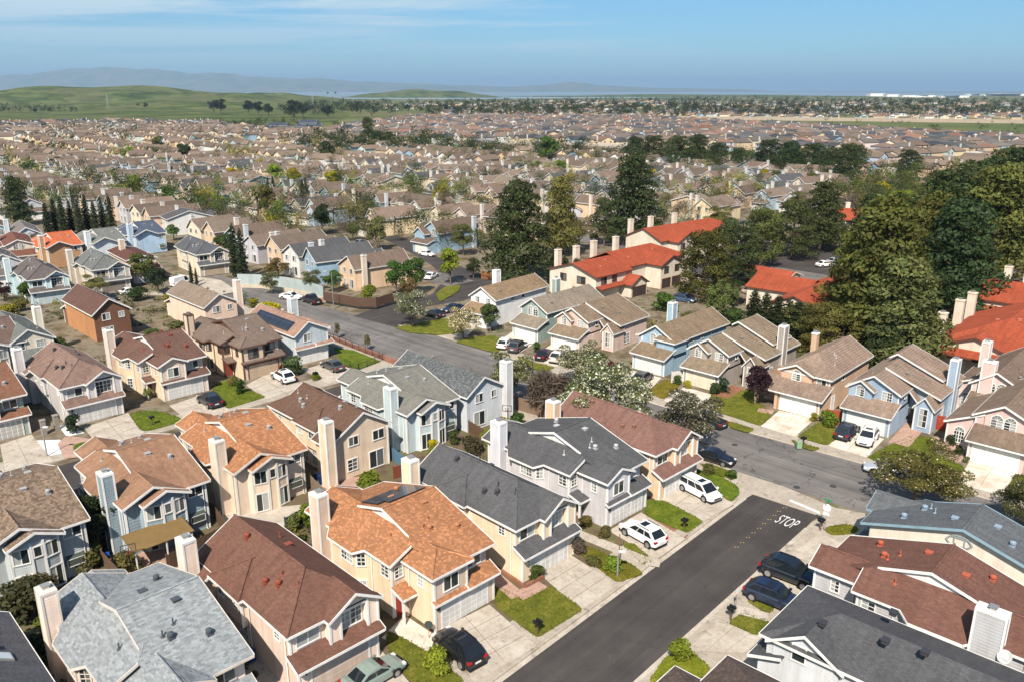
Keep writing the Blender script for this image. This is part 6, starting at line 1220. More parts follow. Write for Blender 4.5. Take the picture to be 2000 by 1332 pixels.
# ------------------------------------------------------------------ cars
def car_proto(kind):
    # x forward, y left, z up; returns list of (name, mesh, mat, colorkey, parentname)
    L, W, Hh, zb = {'suv': (4.75, 1.9, 1.66, .24), 'sedan': (4.75, 1.84, 1.44, .2), 'van': (5.1, 1.98, 1.75, .22), 'pickup': (5.6, 2.0, 1.85, .3), 'hatch': (4.3, 1.8, 1.5, .2), 'cargo': (5.4, 2.0, 2.4, .25)}[kind]
    hw = W / 2; out = []; wb = {'suv': 2.8, 'sedan': 2.8, 'van': 3.05, 'pickup': 3.4, 'hatch': 2.6, 'cargo': 3.3}[kind]; wr = .36 if kind in ('suv', 'pickup', 'van', 'cargo') else .32
    belt = {'suv': 1.02, 'sedan': .92, 'van': 1.02, 'pickup': 1.15, 'hatch': .95, 'cargo': 1.2}[kind]; hood = {'suv': 1.0, 'sedan': .86, 'van': .98, 'pickup': 1.12, 'hatch': .92, 'cargo': 1.1}[kind]
    # stations: x, top z, half width, bottom z
    tail = {'sedan': .98, 'pickup': 1.12}.get(kind, belt + .02)
    st = [(-L / 2, tail * .62, hw * .74, zb + .2), (-L / 2 + .06, tail * .9, hw * .86, zb + .08), (-L / 2 + .3, tail, hw * .95, zb + .02), (-L / 2 + .8, belt, hw, zb), (-.6, belt, hw, zb), (.4, belt - .02, hw, zb), (L / 2 - 1.35, belt - .03, hw, zb), (L / 2 - 1.1, hood, hw * .99, zb), (L / 2 - .55, hood - .1, hw * .95, zb + .02), (L / 2 - .15, hood - .26, hw * .86, zb + .06), (L / 2, hood - .45, hw * .72, zb + .16)]
    m = MB(); R_ = []
    for x, zt, w_, z0 in st:
        zm = z0 + (zt - z0) * .55
        half = [(w_ * .86, z0), (w_ * .99, z0 + .12), (w_, zm), (w_ * .97, zt - .12), (w_ * .9, zt - .02), (w_ * .5, zt + .02)]
        R_.append([(x, -a, b) for a, b in half] + [(x, a, b) for a, b in half[::-1]])
    for i in range(len(R_) - 1):
        k_ = len(R_[i])
        for j in range(k_): m.face([R_[i][j], R_[i + 1][j], R_[i + 1][(j + 1) % k_], R_[i][(j + 1) % k_]])
    m.face(R_[0]); m.face(R_[-1][::-1])
    me = m.mesh('body'); out.append(('body', me, 'car_paint', 'c', None, True))
    # cabin
    wx0, wx1, rx1, rx0 = {'suv': (1.15, .35, -1.55, -2.2), 'sedan': (1.05, .25, -.95, -1.75), 'van': (1.75, .85, -2.1, -2.45), 'pickup': (1.2, .55, -.75, -.95), 'hatch': (1.15, .35, -1.25, -1.95), 'cargo': (2.0, 1.2, -2.55, -2.62)}[kind]
    bw, tw = hw * .92, hw * .76; tw = hw * .86 if kind == 'cargo' else tw; rz = Hh
    lo = [(wx0, belt - .02), ((wx0 + rx0) / 2, belt + .0), (rx0, belt + (.0 if kind != 'sedan' else .04))]; 
    prof = [(wx0, belt - .03, bw), (wx1, rz - .06, tw), (wx1 - .35, rz, tw), (rx1 + .35, rz - .02, tw), (rx1, rz - .09, tw * .97), (rx0, belt, bw * .96)]
    m = MB(); S1 = [(x, -w_, z) for x, z, w_ in prof]; S2 = [(x, w_, z) for x, z, w_ in prof]; crown_ = .04
    for i in range(len(prof) - 1): m.face([S1[i], S2[i], S2[i + 1], S1[i + 1]])
    for S_, f in ((S1, 0), (S2, 1)):
        q = [S_[5], S_[4], S_[3], S_[2], S_[1], S_[0]]; m.face(q if f else q[::-1])
    out.append(('cabin', m.mesh('cabin'), 'car_paint', 'c', None, False))
    def lerp(a, b, t): return tuple(a[k_] + (b[k_] - a[k_]) * t for k_ in range(3))
    def pane(a, b, c, d, n, e=.015, inset=.08):
        ctr = [sum(p[k_] for p in (a, b, c, d)) / 4 for k_ in range(3)]; P_ = [tuple(p[k_] + (ctr[k_] - p[k_]) * inset + n[k_] * e for k_ in range(3)) for p in (a, b, c, d)]; mm = MB()
        if normal(P_).dot(Vector(n)) < 0: P_ = P_[::-1]
        mm.face(P_); return mm
    out.append(('windshield', pane(S1[0], S2[0], S2[1], S1[1], (.6, 0, .8)).mesh('windshield'), 'glass', 'g', None, False))
    if kind != 'cargo': out.append(('rear_window', pane(S1[5], S2[5], S2[4], S1[4], (-.7, 0, .7), inset=.12).mesh('rear_window'), 'glass', 'g', None, False))
    nW = {'suv': 3, 'sedan': 2, 'van': 3, 'pickup': 2, 'hatch': 2, 'cargo': 1}[kind]
    for S_, sg in ((S1, -1), (S2, 1)):
        b0 = (wx0 - .18, sg * bw * .985, belt + .06); b1 = (rx0 + .25, sg * bw * .97, belt + .08); t0 = (wx1 - .05, sg * (tw + .02), rz - .14); t1 = (rx1 + .08, sg * (tw + .02), rz - .16)
        if kind == 'cargo': b1 = lerp(b0, b1, .28); t1 = lerp(t0, t1, .2)
        for i in range(nW):
            a, b = i / nW + .012, (i + 1) / nW - .012; out.append(('side_window', pane(lerp(b0, b1, a), lerp(b0, b1, b), lerp(t0, t1, b), lerp(t0, t1, a), (0, sg, .3), .035, .02).mesh('side_window'), 'glass', 'g', None, False))
        mm = MB(); mm.box(wx0 - .35, wx0 - .15, *sorted((sg * (hw + .02), sg * (hw + .2))), belt + .02, belt + .18); out.append(('mirror', mm.mesh('mirror'), 'car_paint', 'c', None, False))
        mm = MB(); mm.box(L / 2 - .42, L / 2 - .08, *sorted((sg * hw * .5, sg * hw * .86)), hood - .36, hood - .2); out.append(('headlight', mm.mesh('headlight'), 'glass', 'h', None, False))
        mm = MB(); mm.box(-L / 2 - .0, -L / 2 + .2, *sorted((sg * hw * .55, sg * hw * .93)), tail * .72, tail * .9); out.append(('taillight', mm.mesh('taillight'), 'plain', 'r', None, False))
        for xw in (-wb / 2 - .1, wb / 2 - .02):
            t = MB(); y0 = sg * (hw - .2); t.lathe([(wr - .04, -.12), (wr, -.08), (wr, .1), (wr - .04, .13)], (xw, y0 + sg * .1, wr), 16, 'y'); out.append(('wheel', t.mesh('wheel'), 'rubber', 'k', None, False))
            r = MB(); r.lathe([(wr * .68, -.01), (wr * .68, .012), (wr * .2, .02)] if sg > 0 else [(wr * .2, -.02), (wr * .68, -.012), (wr * .68, .01)], (xw, y0 + sg * .235, wr), 12, 'y'); out.append(('rim', r.mesh('rim'), 'metal', 'm', 'wheel', False))
            a = MB(); a.lathe([(wr + .08, -.006), (wr + .08, .006)], (xw, sg * (hw + .001), wr + .02), 18, 'y'); out.append(('wheel_arch', a.mesh('wheel_arch'), 'rubber', 'k', None, False))
    mm = MB(); mm.box(-L / 2 + .02, L / 2 - .06, -hw * .84, hw * .84, zb - .06, zb + .14); out.append(('underbody', mm.mesh('underbody'), 'rubber', 'k', None, False))
    mm = MB(); mm.box(-L / 2 - .03, -L / 2 + .02, -.26, .26, .62, .74); out.append(('number_plate', mm.mesh('number_plate'), 'plain', 'w', None, False))
    mm = MB(); mm.box(L / 2 - .03, L / 2 + .02, -hw * .5, hw * .5, zb + .25, zb + .42); out.append(('grille', mm.mesh('grille'), 'plain', 'k', None, False))
    if kind in ('suv', 'van'):
        for sg in (-1, 1): mm = MB(); mm.box(rx1 + .2, wx1 - .3, *sorted((sg * tw * .9, sg * tw * .96)), rz - .01, rz + .05); out.append(('roof_rail', mm.mesh('roof_rail'), 'metal', 'k', None, False))
        mm = MB(); mm.box(wx1 - .95, wx1 - .3, -.42, .42, rz - .02, rz + .012); out.append(('sunroof', mm.mesh('sunroof'), 'glass', 'g', None, False))
    if kind == 'pickup':
        mm = MB(); mm.box(-L / 2 + .12, -1.1, -hw * .8, hw * .8, 1.1, 1.19); out.append(('truck_bed', mm.mesh('truck_bed'), 'rubber', 'k', None, False))
    for o in out:
        o[1].materials.append(MAT[o[2]])
        if o[5]: o[1].shade_smooth()
    return out
CARP = {}
def car(kind, p, q, col, label, z=BASE + .03, name=None, sc=1.05):
    # p, q: photo points on the ground under the rear and the front of the car
    if kind not in CARP: CARP[kind] = car_proto(kind)
    a, b = Vector(G(*p, z)), Vector(G(*q, z)); c = (a + b) / 2; d = b - a
    e = empty(name or {'pickup': 'pickup_truck', 'van': 'minivan', 'cargo': 'delivery_van'}.get(kind, 'car'), c.x, c.y, z, math.atan2(d.y, d.x), label=label, cat={'pickup': 'pickup', 'van': 'minivan', 'cargo': 'van'}.get(kind, 'car')); e.scale = (sc, sc, sc)
    cols = {'c': col, 'g': (.012, .016, .02, 1), 'h': (.6, .6, .6, 1), 'r': (.3, .012, .012, 1), 'k': (.02, .02, .02, 1), 'm': (.4, .4, .42, 1), 'w': (.6, .6, .6, 1)}
    last = None
    for nm, me, mt, ck, par, sm in CARP[kind]:
        o = link(nm, me, None, cols[ck], last if par == 'wheel' else e)
        if nm == 'wheel': last = o
    return e
WC = (.78, .78, .77, 1); BK = (.012, .012, .014, 1); NV = (.012, .02, .045, 1); GR = (.07, .07, .075, 1); SV = (.35, .38, .42, 1)
car('suv', (925, 1300), (868, 1252), BK, 'black estate car with panoramic roof on the wide driveway')
car('suv', (1285, 1068), (1225, 1034), WC, 'white crossover with dark sunroof before the lavender house')
car('van', (1338, 950), (1395, 980), WC, 'white minivan with roof bars before the peach house', sc=1.0)
car('sedan', (1365, 892), (1425, 908), BK, 'black saloon parked on the main road near the corner', z=0)
car('pickup', (1405, 836), (1362, 818), (.02, .022, .026, 1), 'dark grey pickup half hidden by the blossom tree', z=0, sc=.95)
car('suv', (1640, 862), (1668, 838), (.025, .027, .04, 1), 'dark navy hatchback on the driveway of the blue house')
car('suv', (1707, 845), (1680, 880), WC, 'white car facing the road on the driveway of the blue house', sc=1.0)
car('sedan', (1765, 928), (1695, 918), SV, 'silver car on the main road behind the wide tree', z=0)
car('suv', (1512, 1118), (1575, 1142), (.01, .014, .02, 1), 'black suv beside the brown red roofed house', sc=1.12)
car('suv', (1482, 1165), (1540, 1188), NV, 'dark blue car partly behind the charcoal gable')
car('suv', (428, 800), (392, 778), (.02, .022, .028, 1), 'dark grey crossover before the cream house')
car('suv', (572, 752), (535, 732), WC, 'white crossover before the beige house')
car('sedan', (668, 728), (632, 712), (.06, .062, .06, 1), 'grey saloon before the solar panelled house')
car('sedan', (548, 583), (590, 586), WC, 'white car on the curve of the main road', z=0)
car('pickup', (628, 600), (590, 585), (.015, .015, .018, 1), 'black pickup parked on the main road by the pale wall', z=0)
car('hatch', (975, 686), (1000, 668), WC, 'white hatchback before the sage green house'); car('suv', (998, 692), (1024, 674), GR, 'charcoal suv before the sage green house')
car('sedan', (1053, 706), (1075, 690), (.03, .015, .022, 1), 'dark plum car before the dusty pink house'); car('suv', (1080, 712), (1105, 694), (.6, .57, .52, 1), 'pearl white crossover beside the plum car')
car('hatch', (1242, 752), (1268, 735), (.09, .08, .07, 1), 'brown grey car before the sky blue house')
car('sedan', (862, 622), (832, 616), BK, 'dark car parked on the branch road, nearer', z=0); car('sedan', (900, 605), (870, 612), NV, 'dark blue car parked on the branch road, farther', z=0)
car('sedan', (820, 498), (848, 503), WC, 'white car before the bright blue house', z=0); car('sedan', (835, 548), (850, 540), WC, 'white car behind the round green tree', z=0)
car('cargo', (345, 560), (362, 556), WC, 'white delivery van in the cul de sac', z=0, sc=.9)
car('suv', (1320, 588), (1352, 593), (.04, .07, .13, 1), 'blue car parked in the condo lane', z=0); car('sedan', (1365, 575), (1390, 582), BK, 'black car under the evergreens in the condo lane', z=0)
car('sedan', (1430, 600), (1450, 590), BK, 'dark car near the pepper tree', z=0); car('sedan', (1455, 575), (1478, 570), (.3, .27, .2, 1), 'beige car in the condo lane', z=0)
car('sedan', (1520, 550), (1550, 548), SV, 'silver car under the carport', z=0); car('sedan', (1600, 522), (1622, 520), WC, 'white car behind the carport', z=0); car('sedan', (1622, 516), (1640, 514), SV, 'second pale car behind the carport', z=0)
car('sedan', (555, 440), (578, 442), WC, 'white car among the front gables', z=0); car('sedan', (600, 462), (625, 458), (.12, .012, .015, 1), 'maroon car among the front gables', z=0); car('sedan', (695, 480), (715, 476), SV, 'silver car by the birch', z=0)
car('sedan', (205, 585), (228, 590), BK, 'dark car in front of the taupe garage', z=0, sc=.95); car('sedan', (245, 575), (262, 572), WC, 'white car beside the taupe garage', z=0, sc=.95); car('sedan', (190, 612), (212, 606), BK, 'dark car behind the brown roof', z=0, sc=.95)
x_ = car('sedan', (700, 1345), (760, 1310), (.2, .25, .22, 1), 'pale green car with roof bars at the bottom edge')

# ------------------------------------------------------------------ street furniture, fences, small things
def mailbox(u, v, label, post=(.12, .08, .05, 1)):
    x, y = G(u, v, BASE); e = empty('mailbox', x, y, BASE, radians(44), label=label, cat='mailbox'); p = MB(); p.box(-.06, .06, -.06, .06, 0, 1.05); link('post', p.mesh('post'), 'wood', post, e)
    for dx in (-.18, .18):
        b = MB(); b.prism([(dx - .12, -.28), (dx + .12, -.28), (dx + .12, .28), (dx - .12, .28)], 1.05, 1.24); b.tube([(dx, -.28, 1.22), (dx, .28, 1.22)], .12, 10); o = link('box', b.mesh('box'), 'metal', (.025, .025, .03, 1), e)
mailbox(1050, 1238, 'black double mailbox on the trim lawn'); mailbox(1336, 1035, 'black mailbox by the bright lawn strip'); mailbox(1427, 1210, 'black mailbox on the lower right lawn'); mailbox(1602, 1035, 'brown post mailbox by the stop sign', (.2, .1, .06, 1)); mailbox(1568, 872, 'black mailbox beside the green utility box'); mailbox(617, 742, 'small mailbox by the grey saloon'); mailbox(298, 830, 'black mailbox on the kidney shaped lawn'); mailbox(1255, 775, 'black mailbox by the big blossom tree')
def lamp(u, v, h, label, arm=1.6, ang=0, z=BASE):
    x, y = G(u, v, z); e = empty('street_lamp', x, y, z, radians(ang), label=label, cat='street lamp'); m = MB(); m.tube([(0, 0, 0), (0, 0, h * .95), (.15, 0, h), (arm, 0, h + .15)], [.1, .07, .06, .045], 7); link('pole', m.mesh('pole'), 'metal', (.42, .43, .44, 1), e)
    b = MB(); b.box(arm - .1, arm + .55, -.14, .14, h + .08, h + .22); link('lamp_head', b.mesh('lamp_head'), 'plain', (.5, .5, .5, 1), e)
lamp(1040, 775, 8.0, 'slim grey street lamp beside the bare tree', 1.2, -130); lamp(652, 606, 8.0, 'grey street lamp by the curved fence', 1.2, -130, 0); lamp(92, 890, 3.6, 'short lamp post in the white gravel bed', .2); lamp(295, 552, 7, 'grey street lamp before the low brown roof', 1.0, -60, 0); lamp(1206, 1125, 2.4, 'black garden lamp post in the patchy lawn', .1)
x, y = G(1610, 1036, BASE); e = empty('stop_sign', x, y, BASE, radians(-133), label='pale octagonal stop sign with green street name blades on top', cat='sign'); m = MB(); m.tube([(0, 0, 0), (0, 0, 3.3)], .035, 6); link('post', m.mesh('post'), 'metal', (.4, .4, .4, 1), e)
o8 = [(cos(pi / 8 + pi / 4 * i) * .42, sin(pi / 8 + pi / 4 * i) * .42) for i in range(8)]; m = MB(); m.face([(.05, a, 2.6 + b) for a, b in o8]); m.face([(.03, a, 2.6 + b) for a, b in o8[::-1]])
for i in range(8): a, b = o8[i], o8[(i + 1) % 8]; m.face([(.03, a[0], 2.6 + a[1]), (.03, b[0], 2.6 + b[1]), (.05, b[0], 2.6 + b[1]), (.05, a[0], 2.6 + a[1])])
link('sign_plate', m.mesh('sign_plate'), 'plain', (.75, .73, .72, 1), e); m = MB(); m.box(.03, .05, -.3, .3, 1.75, 2.08); link('lower_plate', m.mesh('lower_plate'), 'plain', (.7, .7, .7, 1), e)  # octagon left pale: glare over its red face put into the colour
for k_, r in ((3.15, 0), (3.32, 1)): m = MB(); m.box(*((-.02, .02, -.45, .45) if r else (-.45, .45, -.02, .02)), k_, k_ + .16); link('street_name_blade', m.mesh('street_name_blade'), 'plain', (.03, .2, .1, 1), e)
x, y = G(1436, 1195, BASE); e = empty('sign', x, y, BASE, radians(44), label='small white sign on a thin post at the right pavement', cat='sign'); m = MB(); m.tube([(0, 0, 0), (0, 0, 2.3)], .03, 6); link('post', m.mesh('post'), 'metal', (.4, .4, .4, 1), e); m = MB(); m.box(-.16, .16, -.05, -.03, 1.85, 2.35); link('sign_plate', m.mesh('sign_plate'), 'plain', (.72, .72, .72, 1), e)
def hoop(u, v, ang, label):
    x, y = G(u, v, BASE); e = empty('basketball_hoop', x, y, BASE, radians(ang), label=label, cat='basketball hoop'); m = MB(); m.tube([(0, 0, 0), (0, 0, 2.6), (.5, 0, 3.0)], .06, 6); link('post', m.mesh('post'), 'metal', (.04, .04, .045, 1), e)
    m = MB(); B = [(-.6, 2.75), (.6, 2.75), (.6, 3.5), (-.6, 3.5)]
    for i in range(4): a, b = B[i], B[(i + 1) % 4]; m.tube([(.55, a[0], a[1]), (.55, b[0], b[1])], .045, 4)
    for i in range(4): a, b = [(-.22, 2.85), (.22, 2.85), (.22, 3.15), (-.22, 3.15)][i], [(.22, 2.85), (.22, 3.15), (-.22, 3.15), (-.22, 2.85)][i]; m.tube([(.55, a[0], a[1]), (.55, b[0], b[1])], .03, 4)
    link('backboard', m.mesh('backboard'), 'plain', (.05, .05, .055, 1), e); m = MB(); R_ = [(.8 + .22 * cos(a), .22 * sin(a), 2.85) for a in np.linspace(0, 2 * pi, 13)]; m.tube(R_, .02, 4, False); link('rim', m.mesh('rim'), 'plain', (.4, .08, .03, 1), e)
hoop(258, 1125, -60, 'black portable basketball hoop behind the blue house'); hoop(992, 838, -100, 'grey basketball hoop beside the tall white chimney')
def fence(px, h, label, col=(.13, .085, .06, 1), z=BASE, name='fence', bw=.16, cat='fence'):
    pts = [Vector(G(u, v, z)) for u, v in px]; o = pts[0]; e = empty(name, o.x, o.y, z, label=label, cat=cat)
    m = MB(); rl = MB(); rr = random.Random(len(label))
    for a, b in zip(pts, pts[1:]):
        d = b - a; L = d.length; d.normalize(); n = Vector((-d.y, d.x)); k_ = max(1, int(L / bw))
        for i in range(k_):
            q = a - o + d * (L * i / k_); hh = h + rr.uniform(-.03, .03); off = rr.uniform(-.008, .008)
            m.prism([tuple(q + d * .006 + n * (off - .012)), tuple(q + d * (L / k_ - .008) + n * (off - .012)), tuple(q + d * (L / k_ - .008) + n * (off + .012)), tuple(q + d * .006 + n * (off + .012))], .03, hh)
        for zz_ in (.35, h - .35): rl.obox(tuple(a - o), tuple(d), tuple(n), 0, L, .014, .06, zz_, zz_ + .09)
        for i in range(int(L / 2.4) + 1):
            q = a - o + d * min(L, i * 2.4); p = MB(); p.obox(tuple(q), tuple(d), tuple(n), -.05, .05, .06, .16, 0, h + .06); link('post', p.mesh('post'), 'wood', col, e)
    b_ = link('boards', m.mesh('boards'), 'wood', col, e); b_['kind'] = 'stuff'; link('rail', rl.mesh('rail'), 'wood', col, e)
    return e
BF = (.12, .075, .05, 1)
fence([(330, 1115), (398, 1078), (470, 1040)], 1.7, 'brown plank fence behind the timber deck', BF); fence([(182, 1082), (235, 1140)], 1.6, 'brown plank fence beside the grey blue house'); fence([(417, 1010), (450, 1055)], 1.7, 'brown plank fence between the blue and tan houses', BF); fence([(605, 950), (640, 985)], 1.6, 'grey plank fence behind the tan house', (.2, .16, .12, 1))
fence([(560, 1040), (622, 1005)], 1.7, 'dark blue painted fence behind the brown roof', (.02, .055, .1, 1)); fence([(762, 895), (802, 925)], 1.7, 'light blue painted fence behind the aqua house', (.09, .17, .25, 1)); fence([(770, 935), (800, 925)], 1.5, 'short red brown fence by the small chimney', (.2, .06, .035, 1))
fence([(895, 832), (945, 862)], 1.7, 'brown plank fence behind the pale grey house', BF); fence([(1005, 798), (1062, 815)], 1.9, 'tall grey brown plank fence along the main road', (.2, .14, .1, 1)); fence([(1062, 815), (1050, 835)], 1.9, 'brown return fence by the peach roof', (.17, .11, .08, 1)); fence([(985, 870), (1050, 838)], 1.7, 'brown fence behind the lavender house', BF)
fence([(404, 975), (440, 1000)], 1.6, 'cream gate fence beside the tan house', (.5, .4, .3, 1)); fence([(630, 985), (648, 1062)], 1.5, 'grey screen fence between orange roof houses', (.3, .29, .27, 1))
fence([(1612, 826), (1637, 830)], 2.0, 'red painted side gate of the tan house', (.33, .05, .025, 1), name='gate', cat='gate'); fence([(1818, 835), (1845, 842)], 2.0, 'red painted side gate of the blue house', (.33, .05, .025, 1), name='gate', cat='gate'); fence([(1312, 748), (1345, 742)], 1.8, 'white side fence of the sky blue house', (.6, .58, .53, 1))
fence([(632, 588), (700, 600), (735, 600), (770, 590)], 1.9, 'brown plank fence on a low wall at the road bend', (.1, .06, .045, 1), z=.6); fence([(940, 545), (965, 548), (970, 535)], 1.8, 'orange brown fence behind the branch road', (.25, .11, .05, 1), z=0); fence([(545, 745), (552, 728)], 1.8, 'red brown gate beside the beige house', (.3, .06, .025, 1), name='gate', cat='gate')
def wallrun(px, h, label, col, w=.2, z=0.0, name='wall', mat='stucco'):
    pts = [Vector(G(u, v, z)) for u, v in px]; o = pts[0]; m = MB()
    for a, b in zip(pts, pts[1:]):
        d = (b - a); L = d.length; d.normalize(); m.obox(tuple(a - o), tuple(d), (-d.y, d.x), 0, L, -w / 2, w / 2, 0, h)
    e = link(name, m.mesh(name), mat, col); e.location = (o.x, o.y, z); tag(e, label=label, cat='wall'); return e
wallrun([(632, 590), (700, 602), (736, 602), (772, 592)], .62, 'low pale concrete wall beneath the brown fence', (.42, .36, .29, 1), .3); wallrun([(465, 562), (510, 563), (560, 570), (600, 578), (630, 588)], .8, 'low cream retaining wall along the road bend', (.5, .44, .35, 1), .3); wallrun([(465, 556), (510, 557), (562, 563), (602, 571), (632, 582)], 2.4, 'pale blue grey fence wall above the road bend', (.36, .42, .42, 1), .15, name='boundary_wall', mat='paint')
for i, (u, v) in enumerate([(87, 848), (112, 838)]):
    x, y = G(u, v, BASE); m = MB(); m.box(-.28, .28, -.28, .28, 0, 1.9); m.box(-.34, .34, -.34, .34, 1.9, 2.02); o = link('gate_pillar', m.mesh('gate_pillar'), 'stucco', (.3, .27, .24, 1)); o.location = (x, y, BASE); o.rotation_euler = (0, 0, radians(44)); tag(o, label=['left stone gate pillar by the white gravel bed', 'right stone gate pillar by the clipped pine'][i], cat='pillar')
# iron railing round the corner lawn
pts = [Vector(G(*p, BASE)) for p in ((640, 660), (748, 703), (700, 724), (672, 714))]; o = pts[0]; e = empty('railing', o.x, o.y, BASE, label='black iron railing round the corner lawn', cat='railing')
for a, b in zip(pts, pts[1:]):
    d = b - a; L = d.length; d.normalize(); m = MB()
    for zz_ in (.15, 1.05): m.tube([(*(a - o), zz_), (*(b - o), zz_)], .025, 4)
    for i in range(int(L / .14)): q = a - o + d * i * .14; m.tube([(*q, .15), (*q, 1.05)], .01, 3, False)
    link('rail', m.mesh('rail'), 'metal', (.03, .03, .03, 1), e)
    for i in range(int(L / 2) + 1): q = a - o + d * min(L, i * 2); p = MB(); p.box(q.x - .04, q.x + .04, q.y - .04, q.y + .04, 0, 1.15); link('post', p.mesh('post'), 'metal', (.03, .03, .03, 1), e)
def bin_(u, v, label, col=(.012, .06, .26, 1)):
    x, y = G(u, v, BASE); e = empty('wheelie_bin', x, y, BASE, radians(random.uniform(20, 60)), label=label, cat='bin'); m = MB(); m.prism([(-.25, -.3), (.25, -.3), (.25, .3), (-.25, .3)], .08, .95); link('bin_body', m.mesh('bin_body'), 'plain', col, e); m = MB(); m.box(-.29, .29, -.36, .34, .95, 1.03); link('lid', m.mesh('lid'), 'plain', col, e)
    m = MB(); m.tube([(-.3, .3, .1), (.3, .3, .1)], .1, 8); link('wheel', m.mesh('wheel'), 'rubber', (1, 1, 1, 1), e)
bin_(490, 1290, 'blue wheelie bin beside the brown roofed house'); bin_(618, 938, 'dark blue wheelie bin behind the tan house', (.01, .025, .09, 1)); bin_(628, 944, 'second dark blue bin behind the tan house', (.01, .025, .08, 1)); bin_(1848, 812, 'blue wheelie bin behind the red gate'); bin_(134, 588, 'blue bin beside the pale blue garage'); bin_(210, 1100, 'small blue bin by the timber deck'); bin_(1553, 732, 'green bin beside the tan house', (.02, .07, .04, 1))
# awning behind the slate blue house
px4 = [(258, 1045), (370, 1018), (340, 1002), (262, 1022)]
x, y = G(318, 1085, BASE); e = empty('patio_awning', x, y, BASE, radians(44.5), label='weathered yellow brown patio awning behind the slate blue house', cat='awning'); m = MB()
m.face([(-3.0, -1.6, 2.3), (2.6, -1.6, 2.3), (2.6, 1.4, 2.75), (-3.0, 1.4, 2.75)]); m.face([(-3.0, 1.4, 2.69), (2.6, 1.4, 2.69), (2.6, -1.6, 2.24), (-3.0, -1.6, 2.24)])
for a, b in (((-3, -1.6, 2.24), (2.6, -1.6, 2.24)), ((2.6, -1.6, 2.24), (2.6, 1.4, 2.69)), ((-3, 1.4, 2.69), (-3, -1.6, 2.24))): m.face([a, b, (b[0], b[1], b[2] + .06), (a[0], a[1], a[2] + .06)])
link('canopy', m.mesh('canopy'), 'stucco', rgb(150, 124, 82, .6), e)
for x in (-2.8, 0, 2.4): m = MB(); m.box(x - .05, x + .05, -1.5, -1.4, 0, 2.26); link('post', m.mesh('post'), 'paint', WHITE, e)
# brick planter, utility box, barbecue
fb = [Vector(G(*p, BASE)) for p in ((962, 1105), (1025, 1148), (1062, 1128))]; m = MB(); o = fb[0]
for a, b in zip(fb, fb[1:]): d = b - a; L = d.length; d.normalize(); m.obox(tuple(a - o), tuple(d), (-d.y, d.x), 0, L, -.12, .12, 0, .32)
q = link('planter_wall', m.mesh('planter_wall'), 'brickwork'); q.location = (o.x, o.y, BASE); tag(q, label='low red brick planter wall beside the charcoal roofed cream house', cat='planter')
x, y = G(1560, 874, BASE); m = MB(); m.box(-.3, .3, -.25, .25, 0, .7); m.box(-.33, .33, -.28, .28, .7, .78); q = link('utility_box', m.mesh('utility_box'), 'plain', (.2, .32, .2, 1)); q.location = (x, y, BASE); tag(q, label='green utility box on the verge', cat='utility box')
x, y = G(1208, 1105, BASE); e = empty('garden_post', x, y, BASE, label='slim rusty pole at the white car driveway', cat='pole'); m = MB(); m.tube([(0, 0, 0), (0, 0, 3.3)], .05, 6); link('pole', m.mesh('pole'), 'wood', (.2, .1, .06, 1), e)
x, y = G(838, 1245, BASE); e = empty('round_sign', x, y, BASE, label='round dark sign on a short post beside the orange roofed garage', cat='sign'); m = MB(); m.tube([(0, 0, 0), (0, 0, 1.0)], .03, 5); link('post', m.mesh('post'), 'wood', (.25, .12, .06, 1), e); m = MB(); m.lathe([(.34, -.03), (.34, .03)], (0, 0, 1.25), 14, 'y'); link('disc', m.mesh('disc'), 'plain', (.05, .06, .06, 1), e)
# ------------------------------------------------------------------ red roofed condominium buildings
RED = rgb(192, 98, 70, .52); CW = rgb(244, 232, 214); RT = rgb(120, 74, 60)
def condo(label, x, y, ang, wings, chims=(), sheds=(), wins=(), gars=(), vents=()):
    H = House('apartment_building', label, x, y, ang, z=0, cat='building', roofmat='clay_tile', roofc=RED, wallc=CW, sidec=CW, trim=RT, lap=0, course=.4)
    for w in wings: H.wing(*w[:6], **(w[6] if len(w) > 6 else {}))
    for c in chims: H.chimney(c[0], c[1], 1.3, 1.0, 0, c[2], CW, CW, True)
    for q in sheds: H.shed(*q)
    for w in wins: H.window(*w)
    for g in gars: H.garage(*g, color=(.06, .045, .04, 1), panels=False)
    for v in vents: H.vent(*v, 'flat', rgb(220, 130, 100))
    return H.finish()
condo('long white building with bright red orange tile roof and dark garages', 17.3, 164.8, 44.5, [(0, 12, 0, 13, 5.4, 7.4, dict(axis='x', e0='g', e1='n')), (12, 34, 1.5, 13, 5.6, 8.0, dict(axis='x', e0='n', e1='h')), (8, 13.5, -3.0, 4, 3.0, 4.6, dict(axis='y', e0='g', e1='n')), (19, 27, -2.6, 6, 5.5, 7.2, dict(axis='y', e0='g', e1='n'))],
      [(3, 13.4, 9), (9, 13.4, 9), (15, 13.4, 9.4), (23, 13.4, 9.4)], [(0, 8, -1.6, 0, 2.9, 3.3)], [((2.5, 0, 4.2), (0, -1), 1.6, 1.2), ((6.0, 0, 4.2), (0, -1), 1.4, 1.2), ((21, -2.6, 4.2), (0, -1), 1.5, 1.3), ((25, -2.6, 4.2), (0, -1), 1.5, 1.3), ((0, 4, 4.1), (-1, 0), 2.2, 1.4), ((0, 9, 4.1), (-1, 0), 1.6, 1.4), ((0, 5, 1.4), (-1, 0), 2.4, 1.8)],
      [(8.6, 13, -3.0), (19.6, 22.6, -2.6), (23.4, 26.4, -2.6)], [(5, 3, 6.4), (9, 5, 7), (16, 4, 6.8), (20, 7, 7.9), (26, 5, 7.2)])
